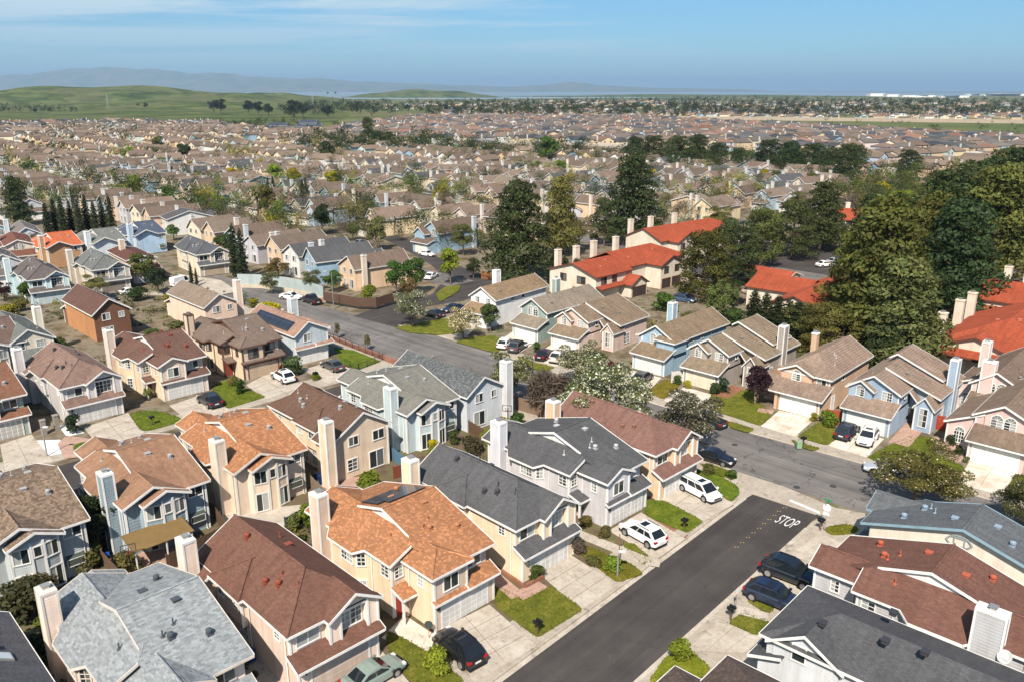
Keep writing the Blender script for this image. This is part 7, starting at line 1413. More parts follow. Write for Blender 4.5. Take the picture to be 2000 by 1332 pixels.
condo('red roofed building behind the long red roof', 38.0, 207.0, 40, [(0, 34, 0, 12, 5.4, 8.0, dict(axis='x', e0='g', e1='h')), (3, 11, -3, 5, 5.2, 7.0, dict(axis='y', e0='g', e1='n'))], [(2, 12.3, 9.4), (10, 12.3, 9.4), (20, 12.3, 9.4)], [], [((5, -3, 4), (0, -1), 1.5, 1.3)], [], [(8, 3, 6.8), (18, 4, 7), (24, 5, 7.4)])
condo('low red tile roofed court building behind the six cypresses', 48.0, 148.0, -40, [(0, 9, 0, 24, 4.4, 6.3, dict(axis='y')), (-9, 3, 10, 21, 4.4, 6.3, dict(axis='x', e0='g', e1='n')), (9, 15, 2, 10, 3.0, 4.4, dict(axis='x', e0='n', e1='g'))], [], [(-1, 9, -1.6, 0, 2.4, 2.9)], [((4, 0, 2.0), (0, -1), 1.6, 1.0)], [], [(5, 4, 4.9), (6, 14, 4.6)])
condo('big red tile roofed building at the right edge with balcony', 66.0, 121.5, -43, [(0, 16, 0, 22, 5.3, 8.6, dict(axis='y', e0='h', e1='g')), (1, 10, -1.2, 8, 5.2, 6.9, dict(axis='y', e0='g', e1='n'))], [(-.6, 3, 8.8), (-.6, 12, 9.2), (-.6, 19, 9.2)], [(1, 11, -3.6, -1.2, 4.2, 4.8)], [((3, -1.2, 3.8), (0, -1), 2.0, 1.2), ((6.4, -1.2, 3.8), (0, -1), 1.8, 1.2), ((2, -1.2, 1.2), (0, -1), 1.2, 1.2), ((0, 2, 4), (-1, 0), 1.2, 1.2)], [], [(6, 8, 7.8), (9, 8, 8.4), (10, 12, 8.3), (12, 7, 7.4), (11, 16, 8)])
condo('red roofed building farther right behind the big red roof', 87.0, 149.0, -43, [(0, 18, 0, 14, 5.0, 7.6, dict(axis='x', e0='g', e1='h'))], [(1.5, 14.3, 9), (5, 14.3, 9)], [(0, 18, -2.2, 0, 3.2, 3.9)], [((4, 0, 1.6), (0, -1), 1.6, 1.4)])
condo('lone red roofed white house between the evergreens', 98.0, 244.0, -5, [(0, 10, 0, 11, 5.4, 8.0, dict(axis='x'))], [(5, 11.4, 9)], [], [((2.5, 0, 4.4), (0, -1), 1.6, 1.3), ((7, 0, 4.4), (0, -1), 1.6, 1.3)], [(1, 5, 0)])
condo('red roof glimpsed between conifers in the grove', 120.0, 240.0, -30, [(0, 10, 0, 10, 5.4, 7.8, dict(axis='x'))])
condo('small red roof among the grove pines', 88.0, 196.0, 0, [(0, 9, 0, 9, 5.0, 7.2, dict(axis='x'))])
H = House('carport', 'open carport with red tile roof over parked cars', 60.0, 175.0, 42, z=0, cat='carport', roofmat='clay_tile', roofc=RED, wallc=CW, trim=CW, lap=0); H.wing(0, 6, 0, 16, 2.8, 3.9, 'y', walls=False); H.wall([(0, 0, 2.6), (6, 0, 2.6), (3, 0, 3.7)], (0, -1))
for x_ in (.2, 5.8):
    for y_ in (.3, 5, 10, 15.7): p = MB(); p.box(x_ - .08, x_ + .08, y_ - .08, y_ + .08, 0, 2.8); H.part('post', p, 'paint', RT)
H.finish()

# ------------------------------------------------------------------ rows of houses in the middle distance
def proto(i):
    H = House('house', 'source %d' % i, 0, 0, 0, (3, 9), roofc=TILE, wallc=WHITE, sidec=WHITE, z=0, lap=0, detail=1, sidemat='paint', trim=(.62, .61, .59, 1), roofmat='shingle')
    W_ = lambda *a, **k: H.window(*a, **k)
    if i == 0:
        H.wing(0, 6.2, 3, 18, 5.2, 7.3, 'y', r=2.9); H.shed(0, 6.4, 0, 3, 2.7, 3.8); H.wbox(.3, 6.1, .6, 3.2, 0, 2.75); H.wing(5, 9, 8, 15, 3.4, 4.8, 'x', 'n', 'g'); H.chimney(-.6, 12, 0.85, 1.05, 0, 8.0, (.55, .53, .5, 1), None, True)
    if i == 1:
        H.wing(0, 6.4, 2.5, 18, 5.1, 7.0, 'y', r=3.6); H.wing(-2.4, 4, 8, 14, 4.6, 6.4, 'x', 'g', 'n'); H.shed(0, 6.6, 0, 2.5, 2.7, 3.7); H.wbox(.3, 6.2, .5, 2.6, 0, 2.75); H.chimney(6.9, 13.5, 0.85, 1.05, 0, 7.8, (.55, .53, .5, 1), None, True)
    if i == 2:
        H.wing(0, 7.0, 4, 18, 5.2, 7.6, 'x' if False else 'y', r=2.6); H.wing(3.4, 7.4, 2.0, 9, 4.8, 6.2, 'y', 'g', 'n'); H.shed(0, 6.8, 0, 3, 2.7, 3.7); H.wbox(.3, 6.6, .6, 4, 0, 2.75); H.chimney(-.6, 16, 0.85, 1.05, 0, 8.0, (.55, .53, .5, 1), None, True)
    if i == 3:
        H.wing(0, 8, 3, 16, 5.2, 7.2, 'x'); H.wing(1, 5, 1.5, 8, 5.2, 6.6, 'y', 'g', 'n'); H.shed(0, 6.4, -.5, 3, 2.7, 3.9); H.wbox(.3, 6.1, .2, 3.2, 0, 2.75); H.chimney(8.4, 11, 1.0, 0.85, 0, 8.0, (.55, .53, .5, 1), None, True)
    H.garage(.9, 5.4, .5 if i == 1 else (.2 if i == 3 else .6), 2.0, color=(.66, .64, .6, 1), panels=False)
    yf = {0: 3, 1: 2.5, 2: 4, 3: 1.5}[i]; xr = {0: 6.2, 1: 6.4, 2: 7.0, 3: 8.0}[i]; yb = 16 if i == 3 else 18
    W_((2.0 if i != 3 else 3, yf, 4.5), (0, -1), 1.3, 1.3, 'grid2', .5, arch=(i != 1)); 
    if i in (0, 1): W_((4.6, yf, 4.3), (0, -1), .9, 1.0, 'grid2', .5)
    W_((1.7, yb, 4.2), (0, 1), 1.2, 1.1, 'slide', .3); W_((4.5, yb, 4.2), (0, 1), .9, 1.0, 'slide', .3); W_((1.8, yb, 1.4), (0, 1), 1.7, 1.8, 'slide', .3); W_((4.6, yb, 1.5), (0, 1), .9, 1.4, 'slide', .3)
    W_((xr, 10.0 if i != 0 else 6.5, 4.1), (1, 0), 1.0, 1.0, 'slide', .3)
    return H.finish()
PROTO = [proto(i) for i in range(4)]
WALLS = [rgb(248, 232, 206), rgb(240, 238, 236), rgb(240, 208, 176), rgb(196, 212, 226), rgb(214, 212, 220), rgb(226, 202, 172), rgb(196, 212, 206), rgb(246, 224, 186), rgb(232, 214, 206), rgb(168, 196, 216)]
WN = ['cream', 'white', 'peach', 'light blue', 'pale lilac', 'tan', 'pale sage', 'buttery', 'pinkish', 'sky blue']
d44 = Vector((cos(radians(44.5)), sin(radians(44.5)))); d134 = Vector((-d44.y, d44.x))
PA = Vector(G(690, 572)); rr = random.Random(5); MID = []
for b in range(-1, 14):
    for side in (0, 1):
        if b == -1: continue
        off = b * 64 + (0 if side == 0 else 37.5)
        for k_ in range(-62, 95):
            jit = rr.uniform(-.6, .6); c = PA + d44 * (off + 9 + rr.uniform(-1.6, 1.6) + 14 * sin(k_ * .09 + off * .013) * min(1, off / 120)) + d134 * (k_ * 10.9 + 3.2 + jit)
            if off > 60 and rr.random() < .07: continue
            ang = (134.5 if side == 0 else -45.5) + rr.choice((0, 0, 0, -4, 5, -9, 8)) + (0 if off < 60 else rr.choice((0, 0, 0, 0, 0, 90, -90))) + math.degrees(math.atan(-1.26 / 10.9 * cos(k_ * .09 + off * .013) * min(1, off / 120)) * -1); MID.append((c.x, c.y, ang, off, k_, side))
def inside(u, v, poly):
    r = False
    for i in range(len(poly)):
        (x0, y0), (x1, y1) = poly[i - 1], poly[i]
        if (y0 > v) != (y1 > v) and u < (x1 - x0) * (v - y0) / (y1 - y0) + x0: r = not r
    return r
ZONE = [(-60, 283), (300, 270), (600, 284), (1000, 300), (1250, 312), (1500, 335), (1660, 340), (1660, 372), (1570, 412), (1420, 432), (1260, 428), (1100, 445), (1000, 470), (900, 500), (835, 560), (720, 575), (560, 545), (420, 470), (330, 445), (90, 428), (-60, 420)]
sel = []
for c in MID:
    u, v = PX(c[0], c[1]); 
    if not inside(u, v, ZONE) or not (-60 < u < 2060): continue
    sel.append((c[1], u, v, c))
sel.sort(key=lambda q: q[0])
ROADB = [Vector(G(*p)) for p in [(800, 628), (870, 590), (945, 565), (940, 540), (870, 515), (800, 475), (720, 445)]]
NEARH = [Vector(o.location[:2]) for o in COL.objects if o.parent is None and o.name.split('.')[0] in ('house', 'apartment_building') and o.get('label', '').split()[0] != 'source']
IND = []; FARH = []; ordn = {}
for _, u, v, c in sel:
    p = Vector(c[:2])
    if min((p - q).length for q in ROADB) < 9.5: continue
    if min((p - q).length for q in NEARH) < 13: continue
    (IND if len(IND) < 232 else FARH).append((u, v, c))
ROWN = ['first', 'second', 'third', 'fourth', 'fifth', 'sixth', 'seventh', 'eighth', 'ninth', 'tenth', 'eleventh', 'twelfth']
ORD = ROWN + 'thirteenth fourteenth fifteenth sixteenth seventeenth eighteenth nineteenth twentieth'.split() + ['twenty-' + q for q in ROWN[:9]] + ['thirtieth'] + ['thirty-' + q for q in ROWN[:9]]
PEND = []
for n_, (u, v, (x, y, ang, off, k_, side)) in enumerate(IND):
    i = rr.choice((0, 0, 1, 2, 2, 3)); n0 = len(COL.objects); e = copy_tree(PROTO[i]); NEWK = LAST; ci = rr.choice((0, 0, 0, 1, 1, 1, 2, 2, 3, 4, 4, 5, 5, 6, 7, 7, 8, 9)); ci = (2, 9, 1, 2, 4, 3, 2, 0, 4, 1, 2, 0, 4)[k_ % 13] if off == 0 and k_ >= 0 else ci; e.location = (x, y, 0); e.rotation_euler = (0, 0, radians(ang)); s_ = rr.uniform(.96, 1.05); e.scale = (s_ * rr.choice((1, 1, -1)), s_, s_ * rr.uniform(.96, 1.06))
    r_ = rr.uniform(.6, 1.02); rc = (TILE[0] * r_ * rr.uniform(.88, .99), TILE[1] * r_ * .97, TILE[2] * r_ * .98, 1) if rr.random() > .13 else (.085, .085, .09, 1)
    for ch in [c for c in NEWK if c.parent == e]:
        nm = ch.name.split('.')[0]
        if nm == 'wall': ch.color = WALLS[ci]
        elif nm == 'roof': ch.color = rc
        elif nm == 'chimney': ch.color = tuple(.5 * a + .5 * w for a, w in zip(WALLS[ci], (.62, .61, .59, 1)))
    PEND.append((ROWN[min(11, int(round(off / 32)))], WN[ci], u, e))
for row in ROWN:
    for cn in WN:
        for i, q in enumerate(sorted((p for p in PEND if p[0] == row and p[1] == cn), key=lambda p: p[2])):
            tag(q[3], label='%s gabled house, %s so coloured from the left, %s row beyond the curved wall' % (cn, ORD[i], row), cat='house', group='gabled houses in rows of the middle distance')
for e in PROTO:
    for o in list(e.children_recursive) + [e]: bpy.data.objects.remove(o)
# streets between those rows
for b in range(0, 9):
    q = PA + d44 * (b * 64 + 22.5); a0, a1 = q - d134 * (90 + b * 45), q + d134 * (130 + b * 50); a0 = q - d134 * (10 if b == 0 else 90 + b * 40)
    sheet('row_street', [tuple(a0 - d44 * 4), tuple(a1 - d44 * 4), tuple(a1 + d44 * 4), tuple(a0 + d44 * 4)], .02 + .001 * b, 'asphalt_old', label='grey street between rows of houses, %s from the front' % ROWN[b])

# ------------------------------------------------------------------ far houses as one mass
class Far:
    def __init__(s): s.V = []; s.F = []; s.T = []
    def quad(s, p, c):
        i = len(s.V); s.V += p; s.F.append(tuple(range(i, i + len(p)))); s.T += [c] * len(p)
    def house(s, x, y, ang, w, d, h, rh, wc, rc, hip=False):
        ca, sa = cos(ang), sin(ang); P_ = lambda a, b, z: (x + a * ca - b * sa, y + a * sa + b * ca, z)
        w2, d2, o = w / 2, d / 2, .5; A = [(-w2, -d2), (w2, -d2), (w2, d2), (-w2, d2)]
        for i in range(4):
            a, b = A[i], A[(i + 1) % 4]; s.quad([P_(*a, 0), P_(*b, 0), P_(*b, h), P_(*a, h)], wc)
        e = w2 if hip else 0
        R0, R1 = P_(0, -d2 - o + e, h + rh), P_(0, d2 + o - e, h + rh); E = [P_(-w2 - o, -d2 - o, h - .2), P_(w2 + o, -d2 - o, h - .2), P_(w2 + o, d2 + o, h - .2), P_(-w2 - o, d2 + o, h - .2)]
        s.quad([E[1], E[2], R1, R0], rc); s.quad([E[3], E[0], R0, R1], rc)
        if hip: s.quad([E[0], E[1], R0], rc); s.quad([E[2], E[3], R1], rc)
        else: s.quad([P_(-w2, -d2, h), P_(w2, -d2, h), P_(0, -d2, h + rh - .1)], wc); s.quad([P_(w2, d2, h), P_(-w2, d2, h), P_(0, d2, h + rh - .1)], wc)
        # a garage wing, chimney and dark window marks as real panes
        if rr.random() < .7:
            q = rr.choice((-1, 1)); B = [(q * .5 - w2 * .7, -d2 - 2.2), (q * .5 + w2 * .5, -d2 - 2.2), (q * .5 + w2 * .5, -d2), (q * .5 - w2 * .7, -d2)]
            for i in range(3):
                a, b = B[i - 1], B[i]; s.quad([P_(*a, 0), P_(*b, 0), P_(*b, 2.8), P_(*a, 2.8)], wc)
            s.quad([P_(B[0][0] - .3, B[0][1] - .4, 2.7), P_(B[1][0] + .3, B[1][1] - .4, 2.7), P_(B[2][0] + .3, B[2][1], 4), P_(B[3][0] - .3, B[3][1], 4)], rc)
        for sx in (-.25, .25):
            for sg in (-1, 1):
                a = sx * w; s.quad([P_(a - .6, sg * (d2 + .05), h - 1.9), P_(a + .6, sg * (d2 + .05), h - 1.9), P_(a + .6, sg * (d2 + .05), h - .7), P_(a - .6, sg * (d2 + .05), h - .7)][::sg * -1 or 1], (.04, .045, .05))
        if rr.random() < .4:
            a, b = rr.choice((-1, 1)) * (w2 + .2), rr.uniform(-.3, .3) * d; C_ = [(a - .4, b - .4), (a + .4, b - .4), (a + .4, b + .4), (a - .4, b + .4)]
            for i in range(4): p, q = C_[i], C_[(i + 1) % 4]; s.quad([P_(*p, 0), P_(*q, 0), P_(*q, h + rh + .4), P_(*p, h + rh + .4)], (.5, .48, .45))
            s.quad([P_(*p, h + rh + .4) for p in C_], (.42, .4, .38))
    def build(s, name, label, cat):
        me = bpy.data.meshes.new(name); me.from_pydata(s.V, [], s.F); ca = me.color_attributes.new('tint', 'FLOAT_COLOR', 'POINT'); c = np.ones((len(s.V), 4), np.float32); c[:, :3] = np.array(s.T, np.float32)[:, :3]; ca.data.foreach_set('color', c.ravel())
        return tag(link(name, me, 'tinted'), label=label, cat=cat, kind='stuff')
FH = Far()
def wcol(): c = rr.choice(WALLS[:3] + WALLS[:3] + WALLS + [WALLS[5]] * 2); k_ = rr.uniform(.8, 1.05); return (c[0] * k_, c[1] * k_, c[2] * k_)
def rcol(kind=0):
    if kind == 0: k_ = rr.uniform(.55, 1.0); return (TILE[0] * k_ * .93, TILE[1] * k_ * .96, TILE[2] * k_ * .96)
    k0 = 1; c = rr.choice(((.16, .115, .09), (.17, .125, .1), (.09, .09, .095), (.14, .12, .105), (.19, .14, .115), (.06, .065, .075), (.2, .115, .085), (.12, .105, .095))); k_ = rr.uniform(.7, 1.1); return tuple(a * k_ for a in c)
for u, v, (x, y, ang, off, k_, side) in FARH: FH.house(x, y, radians(ang), 7.4, 14, 5.2, 2.2, wcol(), rcol())
# newer estates beyond the overpass, and far left rows; each a turned grid
def estate(poly, ang, px, py, w, d, hip=.6, kind=1, skip=.12, h=5.4):
    W_ = [G(*p) for p in poly]; xs = [p[0] for p in W_]; ys = [p[1] for p in W_]; a = radians(ang); e1 = Vector((cos(a), sin(a))); e2 = Vector((-sin(a), cos(a))); c0 = Vector((sum(xs) / len(xs), sum(ys) / len(ys))); R_ = int(max(max(xs) - min(xs), max(ys) - min(ys)) / min(px, py)) + 2
    n = 0
    for i in range(-R_, R_):
        for j in range(-R_, R_):
            jj = j + (.28 if j % 2 else -.0); c = c0 + e1 * (i * px + rr.uniform(-.8, .8)) + e2 * (jj * py)
            if not inside(c.x, c.y, W_) or rr.random() < skip: continue
            FH.house(c.x, c.y, a + (0 if rr.random() < .6 else pi / 2), w * rr.uniform(.9, 1.15), d * rr.uniform(.85, 1.1), h * rr.uniform(.85, 1.1), rr.uniform(1.6, 2.6), wcol(), rcol(kind), rr.random() < hip); n += 1
            if n > 900: return
estate([(-80, 283), (300, 268), (600, 282), (760, 285), (640, 262), (300, 250), (-80, 258)], 30, 12.5, 26, 8.5, 13, .2, 0, .1)
estate([(-80, 256), (300, 249), (520, 258), (420, 243), (200, 241), (-80, 246)], 12, 15, 30, 11, 14, .6, 1, .1, 5)
estate([(640, 262), (760, 284), (1010, 286), (1500, 300), (2080, 310), (2080, 240), (1400, 236), (1080, 233), (800, 233), (690, 250)], 22, 14.5, 25, 10.5, 14, .6, 1, .06, 6.2)
estate([(1640, 350), (1900, 345), (2060, 340), (2060, 312), (1640, 305)], 35, 12.5, 26, 8.5, 13, .2, 0, .1)
estate([(860, 232), (2080, 236), (2080, 222), (1100, 220), (860, 225)], 8, 24, 44, 12, 15, .5, 1, .45, 5)
estate([(700, 226), (2080, 222), (2080, 203), (1500, 200), (1100, 198), (760, 205)], 15, 50, 90, 16, 20, .5, 1, .5, 5)
for u, v, w, h in [(1710, 189, 60, 22), (1740, 190, 45, 18), (1775, 191, 60, 14), (1805, 191, 70, 14), (1860, 192, 90, 14), (1920, 187, 160, 16), (1960, 188, 200, 16), (1990, 187, 160, 14)]:
    x, y = G(u, v); FH.house(x, y, .1, w * 2, 60, h, .4, (.66, .65, .64), (.6, .6, .6), True)
FH.build('far_houses', 'dense mass of far brown and grey roofed houses beyond the overpass', 'houses')
for nm, u, v, w, d, h, lb in [('barn', 605, 258, 26, 20, 9, 'large dark building with stepped solar panel roofs far left of centre'), ('barn', 545, 262, 26, 18, 8, 'large building with blue grey solar roof left of the stepped one')]:
    x, y = G(u, v); H = House('hall', lb, x, y, 20, z=0, cat='building', wallc=rgb(120, 130, 140), roofc=rgb(70, 78, 92), lap=0); H.wing(-w / 2, w / 2, 0, d, h * .6, h, 'x'); H.wing(-w / 3, w / 3, 4, d - 2, h, h * 1.35, 'x'); H.finish()

# ------------------------------------------------------------------ overpass and sound walls
a, b = Vector(G(985, 300)), Vector(G(1300, 308)); o = a; d = (b - a); L = d.length; d.normalize(); n = Vector((-d.y, d.x)); e = empty('overpass', a.x, a.y, 0, label='pale concrete road overpass with dark underside in the middle distance', cat='bridge')
m = MB(); m.obox((0, 0), tuple(d), tuple(n), 0, L, 0, 14, 5.0, 6.4); link('deck', m.mesh('deck'), 'drive', (1, 1, 1, 1), e)
for off in (-.2, 14): m = MB(); m.obox((0, 0), tuple(d), tuple(n), 0, L, off, off + .25, 6.1, 7.6); link('parapet', m.mesh('parapet'), 'drive', (1, 1, 1, 1), e)
for t in (.3, .52, .75): m = MB(); m.lathe([(.7, 0), (.7, 5)], (*(d * L * t + n * 3), 0), 10); m.lathe([(.7, 0), (.7, 5)], (*(d * L * t + n * 10), 0), 10); link('pier', m.mesh('pier'), 'drive', (1, 1, 1, 1), e)
for t0, t1 in ((-.0, .12), (.92, 1.0)): m = MB(); m.obox((0, 0), tuple(d), tuple(n), L * t0, L * t1, .5, 13.5, 0, 5.0); link('abutment', m.mesh('abutment'), 'soil', (1, 1, 1, 1), e)
wallrun([(1060, 231), (1400, 235), (1700, 238), (2060, 243)], 5, 'long pale sound wall before the far trees', (.36, .3, .24, 1), 1); wallrun([(1330, 318), (1440, 330), (1560, 340), (1730, 358)], 3.2, 'peach coloured sound wall behind the dark pines', (.5, .36, .26, 1), .4); wallrun([(1810, 312), (1900, 300), (2040, 292)], 4.5, 'curved peach sound wall at mid right', (.42, .33, .25, 1), .5); wallrun([(1840, 308), (1930, 304)], 3.0, 'white wall patch before the curved sound wall', (.62, .6, .56, 1), .4); wallrun([(165, 378), (240, 382)], 3.2, 'long white fence among the left roofs', (.6, .58, .55, 1), .3)
for i, (u, v, h) in enumerate([(212, 215, 34), (1037, 220, 34), (612, 215, 36)]):
    x, y = G(u, v); e = empty('power_pylon', x, y, 0, label=['thin lattice pylon on the left meadow', 'thin lattice pylon far right of centre', 'thin lattice pylon far left of centre'][i], cat='pylon'); m = MB()
    for sx in (-1, 1):
        for sy in (-1, 1): m.tube([(sx * 2.5, sy * 2.5, 0), (sx * .5, sy * .5, h)], .18, 4)
    for q in range(5): zz_ = h * (q + 1) / 6; w_ = 2.5 - 2 * (q + 1) / 6; m.tube([(-w_, -w_, zz_), (w_, w_, zz_ + 3)], .1, 3); m.tube([(w_, -w_, zz_), (-w_, w_, zz_ + 3)], .1, 3)
    for q in (.72, .84, .96): m.tube([(-4, 0, h * q), (4, 0, h * q)], .14, 4)
    link('frame', m.mesh('frame'), 'metal', (.5, .5, .5, 1), e)

# ------------------------------------------------------------------ trees of the middle and far distance
PU = [1240, 1275, 1320, 1360, 1400, 1440, 1500, 1540, 1585, 1625, 1650, 1670, 1770, 720, 735, 760]
for i, (u, v, h, w, c) in enumerate([(1240, 322, 17, 1.15, 'dark'), (1275, 325, 18, 1.15, 'pine'), (1320, 330, 19, 1.15, 'dark'), (1360, 328, 19, 1.2, 'dark'), (1400, 330, 15, 1.2, 'pine'), (1440, 335, 13, 1.2, 'pine'), (1500, 342, 19, 1.15, 'dark'), (1540, 345, 18, 1.2, 'dark'), (1585, 348, 18, 1.2, 'dark'), (1625, 350, 16, 1.1, 'pine'), (1650, 362, 20, .8, 'pine'), (1670, 345, 16, 1.0, 'dark'), (1770, 350, 15, 1.1, 'dark'), (720, 282, 22, .8, 'pine'), (735, 290, 14, 1.2, 'dark'), (760, 292, 13, 1.2, 'dark')]):
    T(u, v, h, 'broadpine', c, 'dark spreading pine, %s from the left in the belt beyond the grey roofs' % ORD[sorted(range(16), key=lambda q: PU[q]).index(i)], wide=w, group='dark pines beyond the roofs')
for i, (u, v, h, c) in enumerate([(1072, 330, 18, 'round'), (1045, 345, 8, 'lime'), (1095, 348, 9, 'lime'), (910, 340, 7, 'yellow'), (1208, 350, 8, 'yellow'), (1270, 358, 7, 'yellow'), (1490, 365, 8, 'yellow'), (1520, 372, 9, 'shrub'), (1585, 378, 9, 'olive'), (640, 320, 14, 'dark'), (310, 300, 12, 'olive'), (250, 318, 10, 'lime'), (180, 395, 7, 'lime'), (60, 300, 10, 'olive'), (860, 400, 7, 'shrub'), (790, 420, 6, 'round'), (980, 400, 6, 'lime')]):
    T(u, v, h, 'round', c, '%s tree rising among the middle distance roofs, %s' % ({'round': 'green', 'lime': 'light green', 'yellow': 'yellow blooming', 'shrub': 'dull green', 'olive': 'olive', 'dark': 'dark green'}[c], ['left of the overpass', 'before the overpass left', 'before the overpass right', 'mid centre', 'below the pine belt left', 'below the pine belt', 'below the pine belt right', 'beside it to the right', 'near the grove', 'left of centre', 'far left back', 'far left middle', 'left by the white fence', 'far left edge', 'behind the bright blue house', 'beside the birch', 'behind the big pine'][i]), wide=1.2)
for i, (u, v, h) in enumerate([(418, 222, 26), (432, 224, 28), (486, 224, 26), (505, 226, 24), (525, 228, 22), (575, 230, 28), (592, 232, 24), (640, 232, 20), (270, 212, 12), (285, 213, 14), (70, 222, 10), (640, 186, 30), (655, 186, 34)]):
    T(u, v, h, 'round', (.028, .036, .02), 'dark tree on the far meadow, %s from the left' % ORD[sorted(range(13), key=lambda q: (418, 432, 486, 505, 525, 575, 592, 640, 270, 285, 70, 641, 655)[q]).index(i)], wide=1.3, group='dark meadow trees')
fx = []
def scatter(poly, n, h0, h1, cols, dark=1.0):
    us = [p[0] for p in poly]; vs_ = [p[1] for p in poly]; k_ = 0
    W_ = [G(*p) for p in poly]
    while k_ < n:
        u, v = rr.uniform(min(us), max(us)), rr.uniform(min(vs_), max(vs_))
        if not inside(u, v, poly): continue
        x, y = G(u, v); c = GREENS[rr.choice(cols)]; fx.append((x, y, rr.uniform(h0, h1), c)); k_ += 1
scatter([(600, 300), (820, 306), (1000, 318), (1015, 300), (860, 284), (700, 276), (590, 286)], 110, 7, 12, ['dark', 'pine', 'olive', 'dark'])
scatter([(-60, 285), (560, 285), (560, 245), (-60, 248)], 150, 6, 11, ['olive', 'olive', 'dark', 'bare', 'shrub'])
scatter([(0, 420), (330, 430), (560, 500), (850, 470), (1000, 430), (1400, 420), (1600, 380), (1000, 310), (500, 290), (0, 290)], 560, 6, 11.5, ['olive', 'shrub', 'bare', 'dark', 'dark', 'pine', 'round', 'yellow', 'lime'])
scatter([(540, 300), (820, 312), (1020, 325), (1240, 335), (1240, 312), (1015, 300), (860, 284), (640, 274), (540, 282)], 130, 9, 15, ['dark', 'pine', 'dark', 'olive'])
scatter([(1210, 338), (1500, 352), (1700, 368), (1700, 335), (1500, 318), (1230, 306)], 120, 9, 15, ['dark', 'pine', 'dark', 'shrub'])
scatter([(830, 232), (2060, 232), (2060, 214), (1100, 212), (850, 214)], 900, 9, 17, ['dark', 'dark', 'pine', 'shrub', 'olive'])
scatter([(560, 232), (860, 224), (2060, 216), (2060, 196), (1400, 194), (1000, 200), (700, 206), (540, 215)], 1000, 11, 24, ['dark', 'dark', 'pine', 'olive'])
scatter([(1000, 285), (2060, 300), (2060, 240), (1000, 236)], 140, 5, 9, ['dark', 'shrub', 'lime', 'olive'])
scatter([(600, 262), (700, 250), (560, 240), (420, 240)], 60, 5, 10, ['dark', 'shrub', 'olive'])
scatter([(0, 205), (150, 212), (150, 222), (0, 222)], 120, 6, 12, ['dark', 'shrub'])
scatter([(1620, 400), (1700, 430), (1900, 430), (2060, 430), (2060, 335), (1800, 345), (1660, 365)], 210, 7, 12, ['olive', 'lime', 'shrub', 'dark'])
scatter([(1150, 445), (1400, 440), (1560, 425), (1640, 405), (1560, 395), (1300, 418)], 26, 5, 9, ['olive', 'bare', 'pale', 'shrub'])
scatter([(850, 520), (980, 490), (1060, 470), (1060, 450), (900, 460), (850, 480)], 18, 5, 9, ['olive', 'shrub', 'dark', 'bare'])
rg = np.random.default_rng(3); VV = []; TT = []
for x, y, h, c in fx:
    dist = math.hypot(x, y); n = int(min(800, max(60, (190000 if dist < 560 else 95000) / dist))); nb = 7; bc = rg.normal(0, 1, (nb, 3)) * np.array([.2, .2, .16]) * h + np.array([0, 0, h * .58]); bi = rg.integers(0, nb, n); dd = rg.normal(0, 1, (n, 3)); dd /= np.linalg.norm(dd, axis=1)[:, None]
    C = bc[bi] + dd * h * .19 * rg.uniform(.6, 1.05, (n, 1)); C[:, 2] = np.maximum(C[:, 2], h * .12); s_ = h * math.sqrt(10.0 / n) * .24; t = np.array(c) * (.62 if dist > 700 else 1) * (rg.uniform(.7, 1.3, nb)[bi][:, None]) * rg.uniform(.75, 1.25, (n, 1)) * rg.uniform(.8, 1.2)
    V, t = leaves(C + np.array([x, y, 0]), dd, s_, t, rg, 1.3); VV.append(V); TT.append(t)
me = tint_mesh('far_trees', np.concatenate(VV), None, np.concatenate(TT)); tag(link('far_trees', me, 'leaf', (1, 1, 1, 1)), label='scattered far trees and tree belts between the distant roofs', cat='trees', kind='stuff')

# ------------------------------------------------------------------ meadow, hills, bay and mountains
sheet('meadow', [G(-400, 243), G(300, 240), G(560, 246), G(660, 238), G(690, 222), G(600, 205), G(300, 202), G(-400, 205)], .1, 'field', label='bright green meadow before the hills on the left')
def bump_hill(name, cx, cy, rx, ry, h, label, mat='field', seed=0, rot=0.0, n=36):
    rg_ = np.random.default_rng(seed); m = MB(); ph = rg_.uniform(0, 6.28, 6); P_ = {}
    for i in range(n + 1):
        for j in range(n + 1):
            a, b = i / n * 2 - 1, j / n * 2 - 1; r = math.hypot(a, b); w_ = max(0, 1 - r * r) ** 1.3; z = h * w_ * (1 + .18 * sin(5 * a + ph[0]) * cos(4 * b + ph[1]) + .1 * sin(11 * a + ph[2] + 3 * b) + .07 * cos(13 * b + ph[3])); x, y = a * rx, b * ry; P_[i, j] = (x * cos(rot) - y * sin(rot), x * sin(rot) + y * cos(rot), z - 1.0)
    for i in range(n):
        for j in range(n): m.face([P_[i, j], P_[i + 1, j], P_[i + 1, j + 1], P_[i, j + 1]])
    o = link(name, m.mesh(name, smooth=True), mat); o.location = (cx, cy, 0); return tag(o, label=label, kind='structure')
bump_hill('hill', -1950, 3000, 700, 600, 45, 'green rolling hill at the far left edge', seed=1); bump_hill('hill', -1560, 3250, 760, 600, 58, 'broad green hill left of the meadow trees', seed=2); bump_hill('hill', -1150, 3200, 620, 500, 33, 'lower shoulder of the green hills', seed=3); bump_hill('hill', -2400, 2500, 900, 700, 24, 'near foothill at the left edge', seed=6)
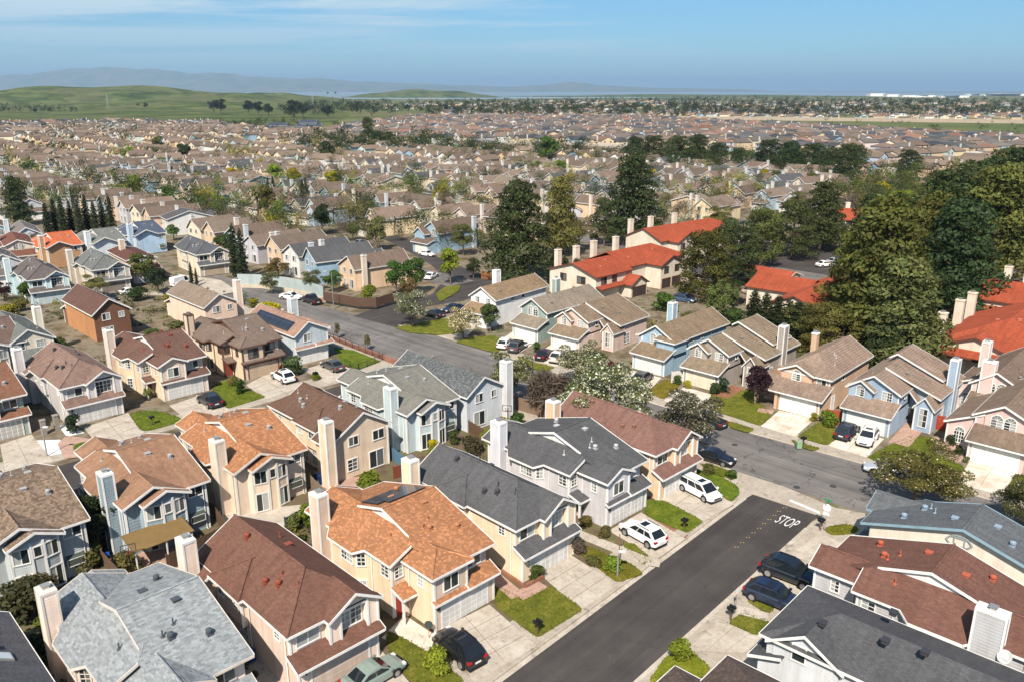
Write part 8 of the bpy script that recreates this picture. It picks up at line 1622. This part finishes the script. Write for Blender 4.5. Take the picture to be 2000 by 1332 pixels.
bump_hill('hill', -1150, 4200, 340, 300, 31, 'small rounded green hill before the bay', seed=4); bump_hill('hill', -580, 5600, 560, 420, 46, 'low grassy island hill in the bay', seed=5); bump_hill('hill', -900, 2300, 700, 300, 14, 'low grassy rise behind the meadow', seed=8); bump_hill('hill', 1300, 6200, 1500, 500, 16, 'yellow green levee ridge far right of centre', seed=9)
sheet('bay_water', [(-3200, 9000), (-1000, 5200), (-950, 4600), (-300, 4400), (300, 5000), (900, 5400), (2400, 7000), (9000, 9000), (9000, 30000), (-9000, 30000)], .3, 'water', label='calm pale bay water below the horizon')
for i, (y, x0, x1) in enumerate([(5900, -1900, 1100), (7200, -2500, 3000), (9000, -3500, 8000), (12000, -6000, 12000), (17000, -9000, 14000)]):
    sheet('mudflat', [(x0, y), (x1, y + 100), (x1, y + y * .05), (x0, y + y * .06)], .6, 'terrain', label='thin brown mudflat strip in the bay, %s from the shore' % ROWN[i])
def range_(name, y, prof, label, depth=4000, seed=0):
    rg_ = np.random.default_rng(seed); m = MB(); us = np.linspace(prof[0][0], prof[-1][0], 160); vv = np.interp(us, [p[0] for p in prof], [p[1] for p in prof]); nz = sum(rg_.normal(0, 1) * .0 + np.sin(us / s_ + rg_.uniform(0, 6)) * a for s_, a in ((9, .6), (17, .9), (31, 1.2), (5, .3))); vv = vv + nz * np.clip((178 - vv) / 25, 0, 1)
    top = []; lo = []; bk = []
    for u, v in zip(us, vv):
        x, h = (u - 1000) / F * y, CH + y * (178 - v) / F; h = max(2, h); top.append((x * 1.0, y + depth * .5, h * (1 + depth * .5 / y))); lo.append((x, y, 0)); bk.append((x, y + depth, 0))
    mid = []
    for i, (t, l) in enumerate(zip(top, lo)): k_ = .5 + .25 * sin(i * .9) + .15 * sin(i * .37); mid.append((l[0], y + depth * .25 + 300 * sin(i * 1.3), t[2] * .45 * (.8 + .4 * k_)))
    for i in range(len(top) - 1):
        m.face([lo[i], lo[i + 1], mid[i + 1], mid[i]]); m.face([mid[i], mid[i + 1], top[i + 1], top[i]]); m.face([top[i], top[i + 1], bk[i + 1], bk[i]])
    return tag(link(name, m.mesh(name, smooth=True), 'terrain'), label=label, kind='structure')
range_('mountains', 26000, [(-500, 165), (-200, 150), (0, 150), (60, 142), (110, 136), (160, 137), (210, 140), (260, 139), (330, 146), (420, 149), (480, 153), (560, 156), (660, 160), (800, 166), (900, 168), (1000, 172), (1080, 166), (1120, 162), (1170, 168), (1300, 173), (1500, 176)], 'blue hazy mountain range across the bay', 6000, 2)

# ------------------------------------------------------------------ the air: one closed box of thin even haze
m = MB(); m.box(-60000, 60000, -600, 70000, -3, 900); hz = link('haze', m.mesh('haze')); k = bpy.data.materials.new('haze_air'); k.use_nodes = True; t_ = k.node_tree; t_.nodes.clear()
pv = t_.nodes.new('ShaderNodeVolumePrincipled'); pv.inputs['Color'].default_value = (.43, .65, .92, 1); pv.inputs['Density'].default_value = 4.5e-5; pv.inputs['Anisotropy'].default_value = 0.1
mo = t_.nodes.new('ShaderNodeOutputMaterial'); t_.links.new(pv.outputs[0], mo.inputs['Volume']); hz.data.materials.append(k); tag(hz, label='thin pale blue haze over the whole valley', cat='haze', kind='stuff')
